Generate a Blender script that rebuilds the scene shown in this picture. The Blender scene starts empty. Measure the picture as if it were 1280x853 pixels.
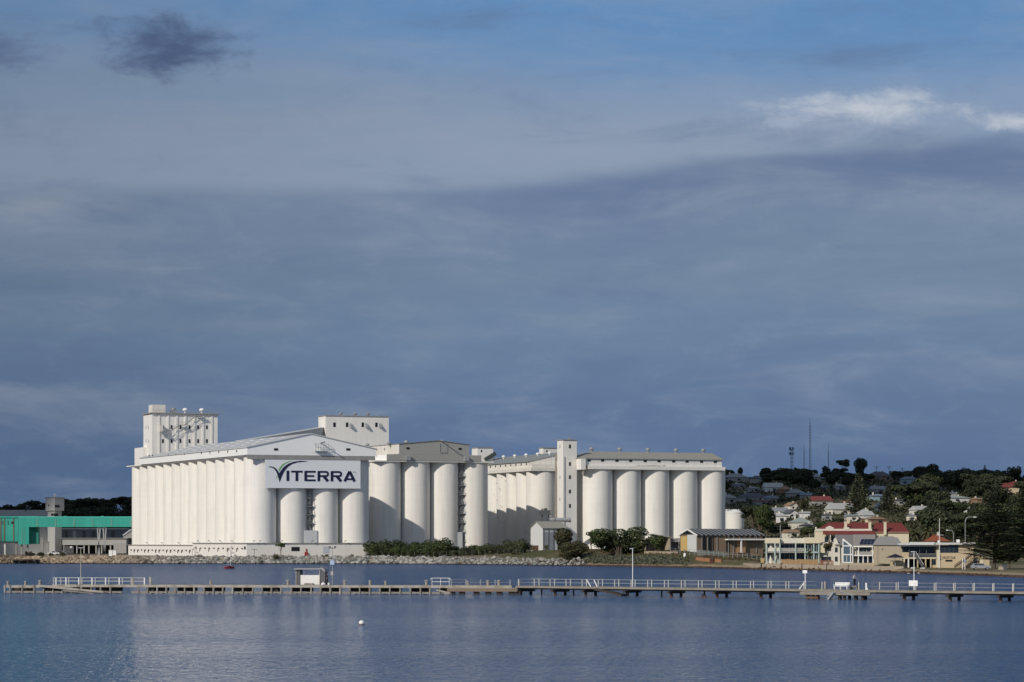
import bpy, math, random
import numpy as np
from mathutils import Vector, Matrix

# ---------------------------------------------------------------- camera, sky, sun
F, CX, CY, CAMH = 3600.0, 640.0, 676.0, 8.0          # focal length in photo pixels, horizon row, eye height
SUN_EL, SUN_AZ = 29.5, 40.0                           # sun: behind the viewer, 40 deg to the left
EXPOSURE = 0.0
sc = bpy.context.scene
col = sc.collection
cam_d = bpy.data.cameras.new('camera')
cam = bpy.data.objects.new('camera', cam_d); col.objects.link(cam)
cam.location = (0, 0, CAMH); cam.rotation_euler = (math.radians(90), 0, 0)
cam_d.sensor_width = 36; cam_d.lens = 36 * F / 1280
cam_d.shift_y = (CY - 426.5) / 1280
cam_d.clip_start = 1; cam_d.clip_end = 30000
sc.camera = cam
sc.view_settings.view_transform = 'Standard'; sc.view_settings.look = 'None'
sc.view_settings.exposure = EXPOSURE; sc.view_settings.gamma = 1
sc.view_settings.use_curve_mapping = False
sc.render.engine = 'CYCLES'
sc.cycles.max_bounces = 6; sc.cycles.diffuse_bounces = 3; sc.cycles.glossy_bounces = 3

def lin(c):
    return tuple((x / 12.92 if x <= .04045 else ((x + .055) / 1.055) ** 2.4) for x in [v / 255 for v in c])

ts = Vector((-math.sin(math.radians(SUN_AZ)) * math.cos(math.radians(SUN_EL)),
             -math.cos(math.radians(SUN_AZ)) * math.cos(math.radians(SUN_EL)), math.sin(math.radians(SUN_EL))))
sun_d = bpy.data.lights.new('sun', 'SUN'); sun_d.energy = 3.05; sun_d.angle = math.radians(.53)
sun_d.color = (1, .93, .82)
sun = bpy.data.objects.new('sun', sun_d); col.objects.link(sun)
sun.rotation_euler = ts.to_track_quat('Z', 'Y').to_euler(); sun.location = (-60, -60, 80)

world = bpy.data.worlds.new('World'); sc.world = world; world.use_nodes = True
class G:
    """small node-graph writer"""
    def __init__(s, nt): s.nt = nt
    def n(s, t, **k):
        o = s.nt.nodes.new(t)
        for a, b in k.items(): setattr(o, a, b)
        return o
    def put(s, sock, v):
        if isinstance(v, bpy.types.NodeSocket): s.nt.links.new(v, sock)
        elif v is not None: sock.default_value = v
    def m(s, op, a, b=None, c=None):
        o = s.n('ShaderNodeMath', operation=op)
        for i, v in enumerate((a, b, c)): s.put(o.inputs[i], v)
        return o.outputs[0]
    def step(s, v, a, b, lo=0., hi=1.):
        o = s.n('ShaderNodeMapRange', interpolation_type='SMOOTHSTEP')
        for i, x in enumerate((v, a, b, lo, hi)): s.put(o.inputs[i], x)
        return o.outputs[0]
    def mix(s, f, a, b, mode='MIX'):
        o = s.n('ShaderNodeMix', data_type='RGBA', blend_type=mode)
        s.put(o.inputs[0], f)
        for i, v in ((6, a), (7, b)):
            if isinstance(v, tuple): v = (*v[:3], 1)
            s.put(o.inputs[i], v)
        return o.outputs[2]
    def noise(s, vec, scale=1., detail=4., rough=.5, dist=0.):
        o = s.n('ShaderNodeTexNoise'); s.put(o.inputs['Vector'], vec)
        o.inputs['Scale'].default_value = scale; o.inputs['Detail'].default_value = detail
        o.inputs['Roughness'].default_value = rough; o.inputs['Distortion'].default_value = dist
        return o.outputs[0]
    def vec(s, x, y, z):
        o = s.n('ShaderNodeCombineXYZ')
        for i, v in enumerate((x, y, z)): s.put(o.inputs[i], v)
        return o.outputs[0]
    def sep(s, v):
        o = s.n('ShaderNodeSeparateXYZ'); s.put(o.inputs[0], v); return o.outputs
    def ramp(s, f, pts):
        o = s.n('ShaderNodeValToRGB'); s.put(o.inputs[0], f); e = o.color_ramp.elements
        while len(e) < len(pts): e.new(.5)
        for i, (p, c) in enumerate(pts): e[i].position = p; e[i].color = (*c, 1)
        return o.outputs[0]
    def scale(s, v, k):
        o = s.n('ShaderNodeVectorMath', operation='MULTIPLY'); s.put(o.inputs[0], v); o.inputs[1].default_value = k
        return o.outputs[0]

def make_sky():
    nt = world.node_tree; nt.nodes.clear(); g = G(nt)
    out = g.n('ShaderNodeOutputWorld'); bg = g.n('ShaderNodeBackground'); nt.links.new(bg.outputs[0], out.inputs[0])
    d = g.n('ShaderNodeTexCoord').outputs['Generated']
    x, y, z = g.sep(d)
    hyp = g.m('SQRT', g.m('ADD', g.m('MULTIPLY', x, x), g.m('MULTIPLY', y, y)))
    el = g.m('MULTIPLY', g.m('DIVIDE', z, g.m('MAXIMUM', hyp, .02)), 3600.)         # height above the horizon
    az = g.m('MULTIPLY', g.m('ARCTAN2', x, y), 3620.)                                # bearing from straight ahead
    big = g.noise(g.scale(d, (7, 7, 42)), 1., 5, .55)
    mid = g.noise(g.scale(d, (12, 12, 55)), 1., 8, .6, .5)
    puff = g.noise(g.scale(d, (48, 48, 110)), 1., 9, .66, .3)
    wob = g.m('MULTIPLY', g.m('SUBTRACT', big, .5), 160.)
    wob2 = g.m('MULTIPLY', g.m('SUBTRACT', mid, .5), 50.)
    e2 = g.m('ADD', el, wob)
    base = g.ramp(g.m('DIVIDE', e2, 760.), [
        (0., lin((82, 107, 145))), (.10, lin((88, 112, 148))), (.21, lin((97, 119, 152))), (.31, lin((106, 129, 158))),
        (.44, lin((114, 134, 160))), (.56, lin((124, 143, 167))), (.68, lin((130, 148, 173))), (.8, lin((121, 147, 180))), (.97, lin((101, 140, 184)))])
    # blue gaps high on the sheet, mostly to the right
    gap = g.m('MULTIPLY', g.step(g.m('ADD', el, g.m('ADD', g.m('MULTIPLY', az, .14), g.m('MULTIPLY', wob2, 2.4))), 520., 690.), .9)
    c = g.mix(gap, base, lin((98, 140, 186)))
    # edge of the nearer dark sheet climbing to the right
    edge = g.m('ADD', g.step(az, -250., 640., 434., 500.), g.m('MULTIPLY', wob2, 1.0))
    over = g.m('SUBTRACT', edge, el)
    dark = g.m('MULTIPLY', g.m('MULTIPLY', g.step(over, -11., 15.), g.step(over, 20., 150., 1., .0)), g.m('MULTIPLY', g.step(az, -420., 250., .3, .95), g.step(big, .3, .55, .35, 1.)))
    c = g.mix(dark, c, lin((103, 121, 153)))
    lite = g.m('MULTIPLY', g.m('MULTIPLY', g.step(over, 10., -14.), g.step(over, -150., -20., 0., 1.)), .5)
    c = g.mix(lite, c, lin((149, 163, 184)))
    # soft mottling
    c = g.mix(g.m('MULTIPLY', g.step(mid, .46, .78), .52), c, lin((146, 158, 177)))
    c = g.mix(g.m('MULTIPLY', g.step(mid, .50, .25), .45), c, lin((95, 113, 147)))
    c = g.mix(g.m('MULTIPLY', g.step(puff, .48, .75), .16), c, lin((150, 164, 184)))
    c = g.mix(g.m('MULTIPLY', g.step(puff, .48, .25), .14), c, lin((92, 113, 148)))
    def blob(a0, e0, ra, re, power, colr, noise, lo, hi):
        nonlocal c
        dx = g.m('DIVIDE', g.m('SUBTRACT', az, a0), ra); dy = g.m('DIVIDE', g.m('SUBTRACT', el, e0), re)
        r = g.m('SQRT', g.m('ADD', g.m('MULTIPLY', dx, dx), g.m('MULTIPLY', dy, dy)))
        v = g.m('ADD', g.m('SUBTRACT', 1., r), g.m('MULTIPLY', g.m('SUBTRACT', noise, .5), 2.2))
        c = g.mix(g.m('MULTIPLY', g.step(v, lo, hi), power), c, colr)
    blob(-575, 416, 150, 34, .55, lin((160, 170, 184)), mid, .1, 1.)
    blob(-330, 270, 190, 24, .5, lin((128, 143, 168)), mid, .1, 1.)
    blob(-60, 262, 120, 16, .3, lin((128, 143, 168)), mid, .1, 1.)
    blob(560, 205, 200, 40, .35, lin((118, 134, 161)), mid, .1, 1.)
    blob(-432, 612, 118, 48, .95, lin((80, 96, 130)), puff, -.05, .9)
    blob(-655, 603, 90, 38, .7, lin((92, 107, 142)), puff, .0, .8)
    blob(420, 530, 190, 40, .6, lin((163, 175, 195)), puff, .0, 1.1)
    blob(440, 538, 140, 24, .82, lin((196, 203, 211)), puff, .0, 1.05)
    blob(632, 516, 70, 17, .8, lin((196, 202, 210)), puff, .1, 1.05)
    blob(330, 520, 60, 14, .6, lin((160, 172, 192)), puff, .1, .8)
    tone = g.step(x, -.19, .03, .83, 1.0); tc_ = g.n('ShaderNodeCombineColor')
    for i in range(3): nt.links.new(tone, tc_.inputs[i])
    c = g.mix(1., c, tc_.outputs[0], 'MULTIPLY')
    sky = g.n('ShaderNodeTexSky', sky_type='NISHITA'); sky.sun_disc = False
    sky.sun_elevation = math.radians(SUN_EL); sky.sun_rotation = math.atan2(ts.x, ts.y)
    sky.air_density = 1.; sky.dust_density = .6; sky.ozone_density = 1.5
    hi = g.mix(1., sky.outputs[0], (.085, .085, .085), 'MULTIPLY')
    # broken cloud overhead, whiter than the blue
    over_c = g.m('MULTIPLY', g.step(g.noise(g.scale(d, (3, 3, 5)), 1., 5, .6),   .40, .62), g.step(y, .7, -.2, .0, .95))
    hi = g.mix(over_c, hi, (.46, .47, .48))
    c = g.mix(g.step(el, 720., 1500.), c, hi)
    nt.links.new(c, bg.inputs[0]); bg.inputs[1].default_value = 1.
make_sky()

# ---------------------------------------------------------------- helpers
rng = random.Random(7)
MATS = {}
def mat(name, c, rough=.8, var=.12, scale=.5, metal=0., streak=0., bump=0., bscale=4., rnd=0., spec=.4, c2=None, c2amt=0., c2scale=.2, wave=None, band=0.):
    """procedural surface: base colour, soft blotches, vertical run-off streaks, optional second colour and ribs"""
    if name in MATS: return MATS[name]
    m = bpy.data.materials.new(name); m.use_nodes = True; MATS[name] = m
    nt = m.node_tree; g = G(nt); p = nt.nodes['Principled BSDF']
    tc = g.n('ShaderNodeTexCoord').outputs['Object']
    n1 = g.noise(tc, scale, 5, .6)
    v = g.m('ADD', 1 - var, g.m('MULTIPLY', n1, 2 * var))
    if streak:
        n2 = g.noise(g.scale(tc, (1.1, 1.1, .05)), 1., 4, .6)
        v = g.m('MULTIPLY', v, g.step(n2, .38, .72, 1., 1. - streak))
    if band:
        n4 = g.noise(g.scale(tc, (.02, .02, .75)), 1., 3, .7); n5 = g.noise(g.scale(tc, (.25, .25, .12)), 1., 5, .65)
        v = g.m('MULTIPLY', v, g.m('ADD', 1 - band, g.m('MULTIPLY', n4, band * 1.6))); v = g.m('MULTIPLY', v, g.step(n5, .5, .8, 1., 1 - band * 1.3))
    if rnd:
        ri = g.n('ShaderNodeObjectInfo').outputs['Random']
        v = g.m('MULTIPLY', v, g.m('ADD', 1 - rnd, g.m('MULTIPLY', ri, 2 * rnd)))
    cc = tuple(c)
    if c2 is not None:
        n3 = g.noise(tc, c2scale, 4, .6)
        cc = g.mix(g.m('MULTIPLY', g.step(n3, .45, .65), c2amt), tuple(c), tuple(c2))
    grey = g.n('ShaderNodeCombineColor'); 
    for i in range(3): nt.links.new(v, grey.inputs[i])
    res = g.mix(1., cc, grey.outputs[0], 'MULTIPLY')
    nt.links.new(res, p.inputs['Base Color'])
    p.inputs['Roughness'].default_value = rough; p.inputs['Metallic'].default_value = metal
    p.inputs['Specular IOR Level'].default_value = spec
    h = None
    if bump: h = g.noise(tc, bscale, 5, .6)
    if wave:
        w = g.n('ShaderNodeTexWave', wave_type='BANDS', bands_direction=wave[0]); nt.links.new(tc, w.inputs[0])
        w.inputs['Scale'].default_value = wave[1]
        h = w.outputs[1]; bump = wave[2]
    if h is not None:
        b = g.n('ShaderNodeBump'); b.inputs['Strength'].default_value = min(1, bump); b.inputs['Distance'].default_value = .1
        nt.links.new(h, b.inputs['Height']); nt.links.new(b.outputs[0], p.inputs['Normal'])
    return m

class MB:
    def __init__(s): s.v = []; s.f = []; s.m = []
    def add(s, vs, fs, mi=0):
        o = len(s.v); s.v += [tuple(p) for p in vs]; s.f += [tuple(i + o for i in f) for f in fs]; s.m += [mi] * len(fs); return s
    def box(s, x0, x1, y0, y1, z0, z1, mi=0):
        return s.add([(x0, y0, z0), (x1, y0, z0), (x1, y1, z0), (x0, y1, z0), (x0, y0, z1), (x1, y0, z1), (x1, y1, z1), (x0, y1, z1)],
                     [(0, 3, 2, 1), (4, 5, 6, 7), (0, 1, 5, 4), (1, 2, 6, 5), (2, 3, 7, 6), (3, 0, 4, 7)], mi)
    def tube(s, p, q, r0, r1=None, n=6, mi=0, cap=True):
        p = Vector(p); q = Vector(q); r1 = r0 if r1 is None else r1
        a = (q - p).normalized(); t = Vector((1, 0, 0)) if abs(a.x) < .9 else Vector((0, 1, 0))
        e = a.cross(t).normalized(); f = a.cross(e)
        vs = []
        for c, r in ((p, r0), (q, r1)):
            for i in range(n):
                th = 2 * math.pi * i / n; vs.append(c + e * (r * math.cos(th)) + f * (r * math.sin(th)))
        fs = [(i, (i + 1) % n, n + (i + 1) % n, n + i) for i in range(n)]
        if cap: fs += [tuple(range(n))[::-1], tuple(range(n, 2 * n))]
        return s.add(vs, fs, mi)
    def cyl(s, x, y, z0, z1, r0, r1=None, n=12, mi=0): return s.tube((x, y, z0), (x, y, z1), r0, r1, n, mi)
    def lathe(s, x, y, prof, n=14, mi=0):
        vs = []; k = len(prof)
        for r, z in prof:
            for i in range(n):
                th = 2 * math.pi * i / n; vs.append((x + r * math.cos(th), y + r * math.sin(th), z))
        fs = [(j * n + i, j * n + (i + 1) % n, (j + 1) * n + (i + 1) % n, (j + 1) * n + i) for j in range(k - 1) for i in range(n)]
        fs += [tuple(range(n))[::-1], tuple(range((k - 1) * n, k * n))]
        return s.add(vs, fs, mi)
    def beam(s, p, q, w, h, mi=0):
        p = Vector(p); q = Vector(q); a = (q - p).normalized()
        up = Vector((0, 0, 1)) if abs(a.z) < .95 else Vector((0, 1, 0))
        e = a.cross(up).normalized() * (w / 2); f = e.cross(a).normalized() * (h / 2)
        vs = [p - e - f, p + e - f, p + e + f, p - e + f, q - e - f, q + e - f, q + e + f, q - e + f]
        return s.add(vs, [(0, 1, 2, 3), (7, 6, 5, 4), (0, 4, 5, 1), (1, 5, 6, 2), (2, 6, 7, 3), (3, 7, 4, 0)], mi)
    def prism(s, poly, axis, t0, t1, mi=0):
        k = len(poly)
        mk = {'y': lambda a, b, t: (a, t, b), 'x': lambda a, b, t: (t, a, b), 'z': lambda a, b, t: (a, b, t)}[axis]
        vs = [mk(a, b, t0) for a, b in poly] + [mk(a, b, t1) for a, b in poly]
        fs = [tuple(range(k)), tuple(range(2 * k - 1, k - 1, -1))] + [(i, (i + 1) % k, k + (i + 1) % k, k + i) for i in range(k)]
        return s.add(vs, fs, mi)
    def ico(s, c, r, R, jit=.2, mi=0):
        t = (1 + 5 ** .5) / 2
        base = [(-1, t, 0), (1, t, 0), (-1, -t, 0), (1, -t, 0), (0, -1, t), (0, 1, t), (0, -1, -t), (0, 1, -t), (t, 0, -1), (t, 0, 1), (-t, 0, -1), (-t, 0, 1)]
        fs = [(0, 11, 5), (0, 5, 1), (0, 1, 7), (0, 7, 10), (0, 10, 11), (1, 5, 9), (5, 11, 4), (11, 10, 2), (10, 7, 6), (7, 1, 8), (3, 9, 4), (3, 4, 2), (3, 2, 6), (3, 6, 8), (3, 8, 9), (4, 9, 5), (2, 4, 11), (6, 2, 10), (8, 6, 7), (9, 8, 1)]
        M = Matrix.Rotation(R.uniform(0, 6.3), 3, 'Z') @ Matrix.Rotation(R.uniform(-.6, .6), 3, 'X')
        vs = []
        for b in base:
            q = Vector(b) / 1.9 * R.uniform(1 - jit, 1 + jit); q = M @ Vector((q.x * r[0], q.y * r[1], q.z * r[2])); vs.append(Vector(c) + q)
        return s.add(vs, fs, mi)
    def mesh(s, name, mats, smooth=False):
        me = bpy.data.meshes.new(name); me.from_pydata(s.v, [], s.f)
        for m in (mats if isinstance(mats, (list, tuple)) else [mats]): me.materials.append(m)
        if any(s.m): me.polygons.foreach_set('material_index', s.m)
        import bmesh
        bm = bmesh.new(); bm.from_mesh(me)
        if smooth != 'leaf': bmesh.ops.recalc_face_normals(bm, faces=bm.faces)
        bm.to_mesh(me); bm.free()
        if smooth is True:
            me.polygons.foreach_set('use_smooth', [True] * len(me.polygons))
            me.set_sharp_from_angle(angle=math.radians(40))
        return me
    def build(s, name, mats, parent=None, smooth=False):
        o = bpy.data.objects.new(name, s.mesh(name, mats, smooth)); col.objects.link(o)
        if parent: o.parent = parent
        return o

def tag(o, label=None, cat=None, group=None, kind=None):
    if label: o['label'] = label
    if cat: o['category'] = cat
    if group: o['group'] = group
    if kind: o['kind'] = kind
    return o
def thing(name, label, cat, loc, rotz=0., group=None):
    o = bpy.data.objects.new(name, None); col.objects.link(o); o.location = loc; o.rotation_euler = (0, 0, rotz)
    o.empty_display_size = .5
    return tag(o, label, cat, group)
def dup(root, loc, rotz=0., label=None, group=None, s=None):
    r = root.copy(); col.objects.link(r); r.location = loc; r.rotation_euler = (0, 0, rotz)
    if s is not None: r.scale = s if isinstance(s, tuple) else (s, s, s)
    if label: r['label'] = label
    if group: r['group'] = group
    for ch in KIDS.get(root.name, [c for c in root.children]):
        c = ch.copy(); col.objects.link(c); c.parent = r
        for gch in ch.children:
            d = gch.copy(); col.objects.link(d); d.parent = c
    return r
KIDS = {}
def P(px, py, d): return Vector(((px - CX) / F * d, d, CAMH + (CY - py) / F * d))
class Frame:
    """a building's own axes: u to the right along its front, w away from the viewer"""
    def __init__(s, px, d, th, z0):
        s.th = math.radians(th); s.o = Vector(((px - CX) / F * d, d)); s.z0 = z0
        s.r = Vector((math.cos(s.th), math.sin(s.th))); s.b = Vector((-math.sin(s.th), math.cos(s.th)))
        s.loc = (s.o.x, s.o.y, z0)
    def u(s, px, w=0.):
        k = (px - CX) / F; q = s.o + s.b * w
        u = (k * q.y - q.x) / (s.r.x - k * s.r.y); return u
    def w(s, px, u=0.):
        k = (px - CX) / F; q = s.o + s.r * u
        return (k * q.y - q.x) / (s.b.x - k * s.b.y)
    def d(s, u, w): return s.o.y + s.r.y * u + s.b.y * w
    def z(s, py, u=0., w=0.): return CAMH + (CY - py) / F * s.d(u, w) - s.z0
    def pt(s, px, py, w=0.):
        u = s.u(px, w); return u, s.z(py, u, w)
    def spt(s, px, py, u=0.):
        w = s.w(px, u); return w, s.z(py, u, w)
    def world(s, u, w): q = s.o + s.r * u + s.b * w; return q.x, q.y

# ---------------------------------------------------------------- ground, shore, hills
SH_P = [-1500, 0, 320, 500, 640, 800, 880, 960, 1120, 1200, 1280, 1500, 2600]
SH_D = [1010, 1005, 990, 982, 940, 873, 838, 785, 708, 668, 620, 520, 400]
def shore(px): return float(np.interp(px, SH_P, SH_D))
GP = [-400, 0, 545, 620, 680, 850, 915, 955, 985, 1100, 1280, 1700]
GL = [2.3, 2.3, 2.3, 3.4, 4.8, 4.9, 3.2, 1.75, 1.6, 1.2, 1.0, 1.0]
GW = [5, 5, 5, 14, 42, 46, 40, 6, 5, 6, 9, 12]
HP = [-1500, 0, 165, 300, 600, 850, 1000, 1150, 1300, 1700, 2600]
HA = [12, 15, 22, 25, 26, 44, 45.5, 45.5, 43.5, 45, 45]
H0 = [1280, 1280, 1300, 1330, 1350, 1230, 930, 860, 830, 700, 600]
H1 = [1700, 1700, 1700, 1700, 1800, 1840, 1830, 1820, 1800, 1700, 1700]
def height(x, y):
    if y < 50: return -3.
    px = CX + F * x / y; s = y - shore(px)
    if s < 0: return max(-3., s * .12)
    g = float(np.interp(px, GP, GL)); w = float(np.interp(px, GP, GW))
    t = min(1., s / w); h = g * (1 - (1 - t) ** 1.6)
    a = float(np.interp(px, HP, HA)); y0 = float(np.interp(px, HP, H0)); y1 = float(np.interp(px, HP, H1))
    t = (y - y0) / (y1 - y0)
    if t > 0:
        t2 = min(t, 1.); h += a * (t2 * .72 + .28 * t2 * t2 * (3 - 2 * t2))
        h += 1.2 * math.sin(x * .021 + 1.3) * math.sin(y * .017) * min(1, t * 4)
    if t > 1.15: h -= min(1, (t - 1.15) * .5) * a * .6
    return h
def ground_d(px, py, dmin=None):
    """distance at which the line of sight through a point of the photo meets the ground"""
    d = dmin or shore(px) + 1
    while d < 2600:
        if height((px - CX) / F * d, d) >= CAMH + (CY - py) / F * d: return d
        d += 3
    return None
def gz(x, y): return height(x, y)
def on(px, d): x = (px - CX) / F * d; return Vector((x, d, height(x, d)))

def ground_mat():
    m = bpy.data.materials.new('ground'); m.use_nodes = True; nt = m.node_tree; g = G(nt); p = nt.nodes['Principled BSDF']
    pos = g.n('ShaderNodeNewGeometry').outputs['Position']; x, y, z = g.sep(pos)
    n = g.noise(pos, .06, 6, .65); n2 = g.noise(pos, .5, 5, .7)
    c = g.mix(g.step(n, .42, .62), (.085, .083, .036), (.17, .135, .085))
    c = g.mix(g.step(n2, .4, .75), c, (.06, .07, .03))
    # gravel yard round the silos
    yard = g.m('MULTIPLY', g.step(x, 5., -35.), g.step(z, 6., 4.))
    c = g.mix(yard, c, g.mix(n2, (.20, .165, .125), (.30, .25, .195)))
    # sand, then weed and wet stone towards the water
    zz = g.m('ADD', z, g.m('MULTIPLY', g.m('SUBTRACT', n2, .5), .5))
    c = g.mix(g.m('MULTIPLY', g.step(zz, 1.25, .7), .85), c, (.30, .235, .16))
    c = g.mix(g.step(zz, .62, .35), c, (.062, .036, .026))
    nt.links.new(c, p.inputs['Base Color']); p.inputs['Roughness'].default_value = .95; p.inputs['Specular IOR Level'].default_value = .15
    return m
def make_ground():
    S = [-400, -60, -20, -6, -2, -.5, 0, .6, 1.3, 2.2, 3.5, 5, 7, 10, 14, 19, 26, 34, 44, 56, 70, 90]
    v = 115.
    while v < 1500: S.append(v); v += 22
    S += [1600, 1800, 2200, 3000, 5000, 9000]
    PX = list(range(-2400, -50, 90)) + list(range(-50, 1340, 10)) + list(range(1340, 3600, 90))
    vs, fs = [], []
    for s in S:
        for px in PX:
            y = shore(px) + s; x = (px - CX) / F * y; vs.append((x, y, height(x, y)))
    n = len(PX)
    for j in range(len(S) - 1):
        for i in range(n - 1): fs.append((j * n + i, j * n + i + 1, (j + 1) * n + i + 1, (j + 1) * n + i))
    mb = MB(); mb.add(vs, fs); o = mb.build('ground', ground_mat(), smooth=True); tag(o, kind='structure')
make_ground()

def water_mat():
    m = bpy.data.materials.new('sea_water'); m.use_nodes = True; nt = m.node_tree; g = G(nt); p = nt.nodes['Principled BSDF']
    pos = g.n('ShaderNodeNewGeometry').outputs['Position']
    rip = g.noise(g.scale(pos, (2.2, .8, 1)), 1., 4, .6, .4)
    chop = g.noise(g.scale(pos, (1.05, .27, 1)), 1., 3, .55, .3)
    patch = g.noise(g.scale(pos, (.006, .02, 1)), 1., 4, .6)
    wx, wy, wz = g.sep(pos)
    amt = g.m('MULTIPLY', g.step(patch, .38, .62, .8, 1.25), g.step(wy, 400., 560., 1., 5.2))
    h = g.m('MULTIPLY', g.m('ADD', g.m('MULTIPLY', rip, .36), g.m('MULTIPLY', chop, .72)), amt)
    b = g.n('ShaderNodeBump'); b.inputs['Strength'].default_value = 1.; b.inputs['Distance'].default_value = 1.25
    nt.links.new(h, b.inputs['Height'])
    nt.nodes.remove(p); out = [n for n in nt.nodes if n.type == 'OUTPUT_MATERIAL'][0]
    fr = g.n('ShaderNodeFresnel'); fr.inputs['IOR'].default_value = 1.333; nt.links.new(b.outputs[0], fr.inputs['Normal'])
    gl = g.n('ShaderNodeBsdfGlossy'); gl.inputs['Roughness'].default_value = .07; gl.inputs['Color'].default_value = (1., 1., 1., 1); nt.links.new(b.outputs[0], gl.inputs['Normal'])
    df = g.n('ShaderNodeBsdfDiffuse'); df.inputs['Color'].default_value = (.032, .082, .195, 1)
    mx = g.n('ShaderNodeMixShader'); nt.links.new(fr.outputs[0], mx.inputs[0]); nt.links.new(df.outputs[0], mx.inputs[1]); nt.links.new(gl.outputs[0], mx.inputs[2])
    nt.links.new(mx.outputs[0], out.inputs[0])
    return m
mb = MB(); mb.add([(-6000, -600, 0), (6000, -600, 0), (6000, 5200, 0), (-6000, 5200, 0)], [(0, 1, 2, 3)])
tag(mb.build('sea_water', water_mat()), kind='structure')

# ---------------------------------------------------------------- shared surfaces
WHITE = mat('white_painted_concrete', (.80, .775, .73), .85, .05, .12, streak=.07, bump=.15, bscale=1.5, rnd=.015)
CELL = mat('silo_concrete', (.82, .79, .735), .85, .04, .1, streak=.09, wave=('Z', .26, .05), rnd=.025, band=.06)
OLDWHITE = mat('weathered_white_concrete', (.72, .69, .63), .88, .09, .25, streak=.16, bump=.3, bscale=2)
SIDING = mat('white_metal_siding', (.86, .855, .84), .55, .03, .2, wave=('X', 1.2, .12))
GREYSIDING = mat('grey_metal_siding', (.34, .335, .32), .6, .04, .2, wave=('X', 1.2, .12))
ROOFG = mat('pale_grey_roof_sheet', (.56, .565, .56), .5, .06, .3, streak=0, wave=('Y', .9, .15))
ROOFTAN = mat('weathered_tan_roof', (.31, .295, .255), .8, .12, .3)
ROOFDK = mat('dark_green_roof', (.06, .075, .07), .7)
DARK = mat('dark_opening', (.012, .012, .014), .6, .2)
GLASS = mat('dark_window_glass', (.025, .035, .05), .12, .2, spec=.6)
STEEL = mat('galvanised_steel', (.36, .37, .38), .5, .15, metal=.3)
DSTEEL = mat('dark_steel', (.08, .085, .09), .6, .2)
WPAINT = mat('white_paint', (.80, .80, .78), .6, .06)
TEAL = mat('teal_metal_cladding', (.03, .33, .265), .5, .12, .2, wave=('X', .5, .2), streak=.12, c2=(.05, .41, .33), c2amt=.6, c2scale=.06)
TEALDK = mat('teal_joint_strip', (.12, .30, .25), .7)
CONC = mat('grey_concrete', (.30, .29, .275), .9, .12, .3, streak=.15)
TIMBER = mat('weathered_timber', (.36, .335, .30), .9, .22, 1.2, bump=.4, c2=(.16, .14, .12), c2amt=.6, c2scale=.8, rnd=.1)
DTIMBER = mat('dark_wet_timber', (.045, .036, .03), .8, .3, 1.)
RUST = mat('rusty_pile', (.15, .085, .055), .9, .3, 1.5)

def window(parent, x, y, z, w, h, name='window', m=None, face='front', t=.08):
    mb = MB()
    if face == 'front': mb.box(x - w / 2, x + w / 2, y - t, y + .05, z - h / 2, z + h / 2)
    else: mb.box(x - t, x + .05, y - w / 2, y + w / 2, z - h / 2, z + h / 2)
    return mb.build(name, m or DARK, parent)

# ---------------------------------------------------------------- the grain silos
def cells(t, nu, nv, p, R, h, z0=-.5):
    """the outer rows of round storage cells (each a part) round one solid core"""
    mb = MB(); mb.box(0, (nu - 1) * p, 0, (nv - 1) * p, z0, h - .05); mb.build('core_wall', CELL, t)
    mb = MB(); mb.cyl(0, 0, z0, h, R, n=56); proto = mb.build('silo_cell', CELL, t, True)
    spots = [(i, 0) for i in range(nu)] + [(0, j) for j in range(1, nv)] + [(nu - 1, j) for j in range(1, nv)]
    for k, (i, j) in enumerate(spots):
        o = proto if k == 0 else proto.copy()
        if k: col.objects.link(o); o.parent = t
        o.location = (i * p, j * p, 0); o.rotation_euler = (0, 0, k * 1.7)
def vent(t, x, y, z, s=1., m=None, name='roof_ventilator'):
    mb = MB(); mb.lathe(x, y, [(.35 * s, z - .3), (.35 * s, z + .7 * s), (.85 * s, z + .75 * s), (1.0 * s, z + 1.15 * s), (.8 * s, z + 1.6 * s), (.2 * s, z + 1.85 * s)], 12)
    return mb.build(name, m or WPAINT, t, True)
def gable_roof(t, pl, pr, pk, w0, w1, m, name='roof', over=.5, th=.28):
    """two roof slopes from eaves pl / pr (u, z) to the ridge pk, running from w0 to w1"""
    def out(e): 
        dx, dz = e[0] - pk[0], e[1] - pk[1]; L = math.hypot(dx, dz); return (e[0] + dx / L * over, e[1] + dz / L * over)
    l, r = out(pl), out(pr)
    mb = MB(); mb.prism([(l[0], l[1] + .02), (pk[0], pk[1] + .02), (r[0], r[1] + .02), (r[0], r[1] + .02 + th), (pk[0], pk[1] + .02 + th), (l[0], l[1] + .02 + th)], 'y', w0, w1)
    return mb.build(name, m, t)
def wall_lamp(t, x, y, z, dx, dy):
    mb = MB(); mb.tube((x, y, z), (x + dx * .9, y + dy * .9, z + .7), .05, n=5); q = (x + dx * .9, y + dy * .9, z + .7)
    mb.box(q[0] - .28, q[0] + .28, q[1] - .28, q[1] + .28, q[2] - .1, q[2] + .12); return mb.build('floodlight', DSTEEL, t)
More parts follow.
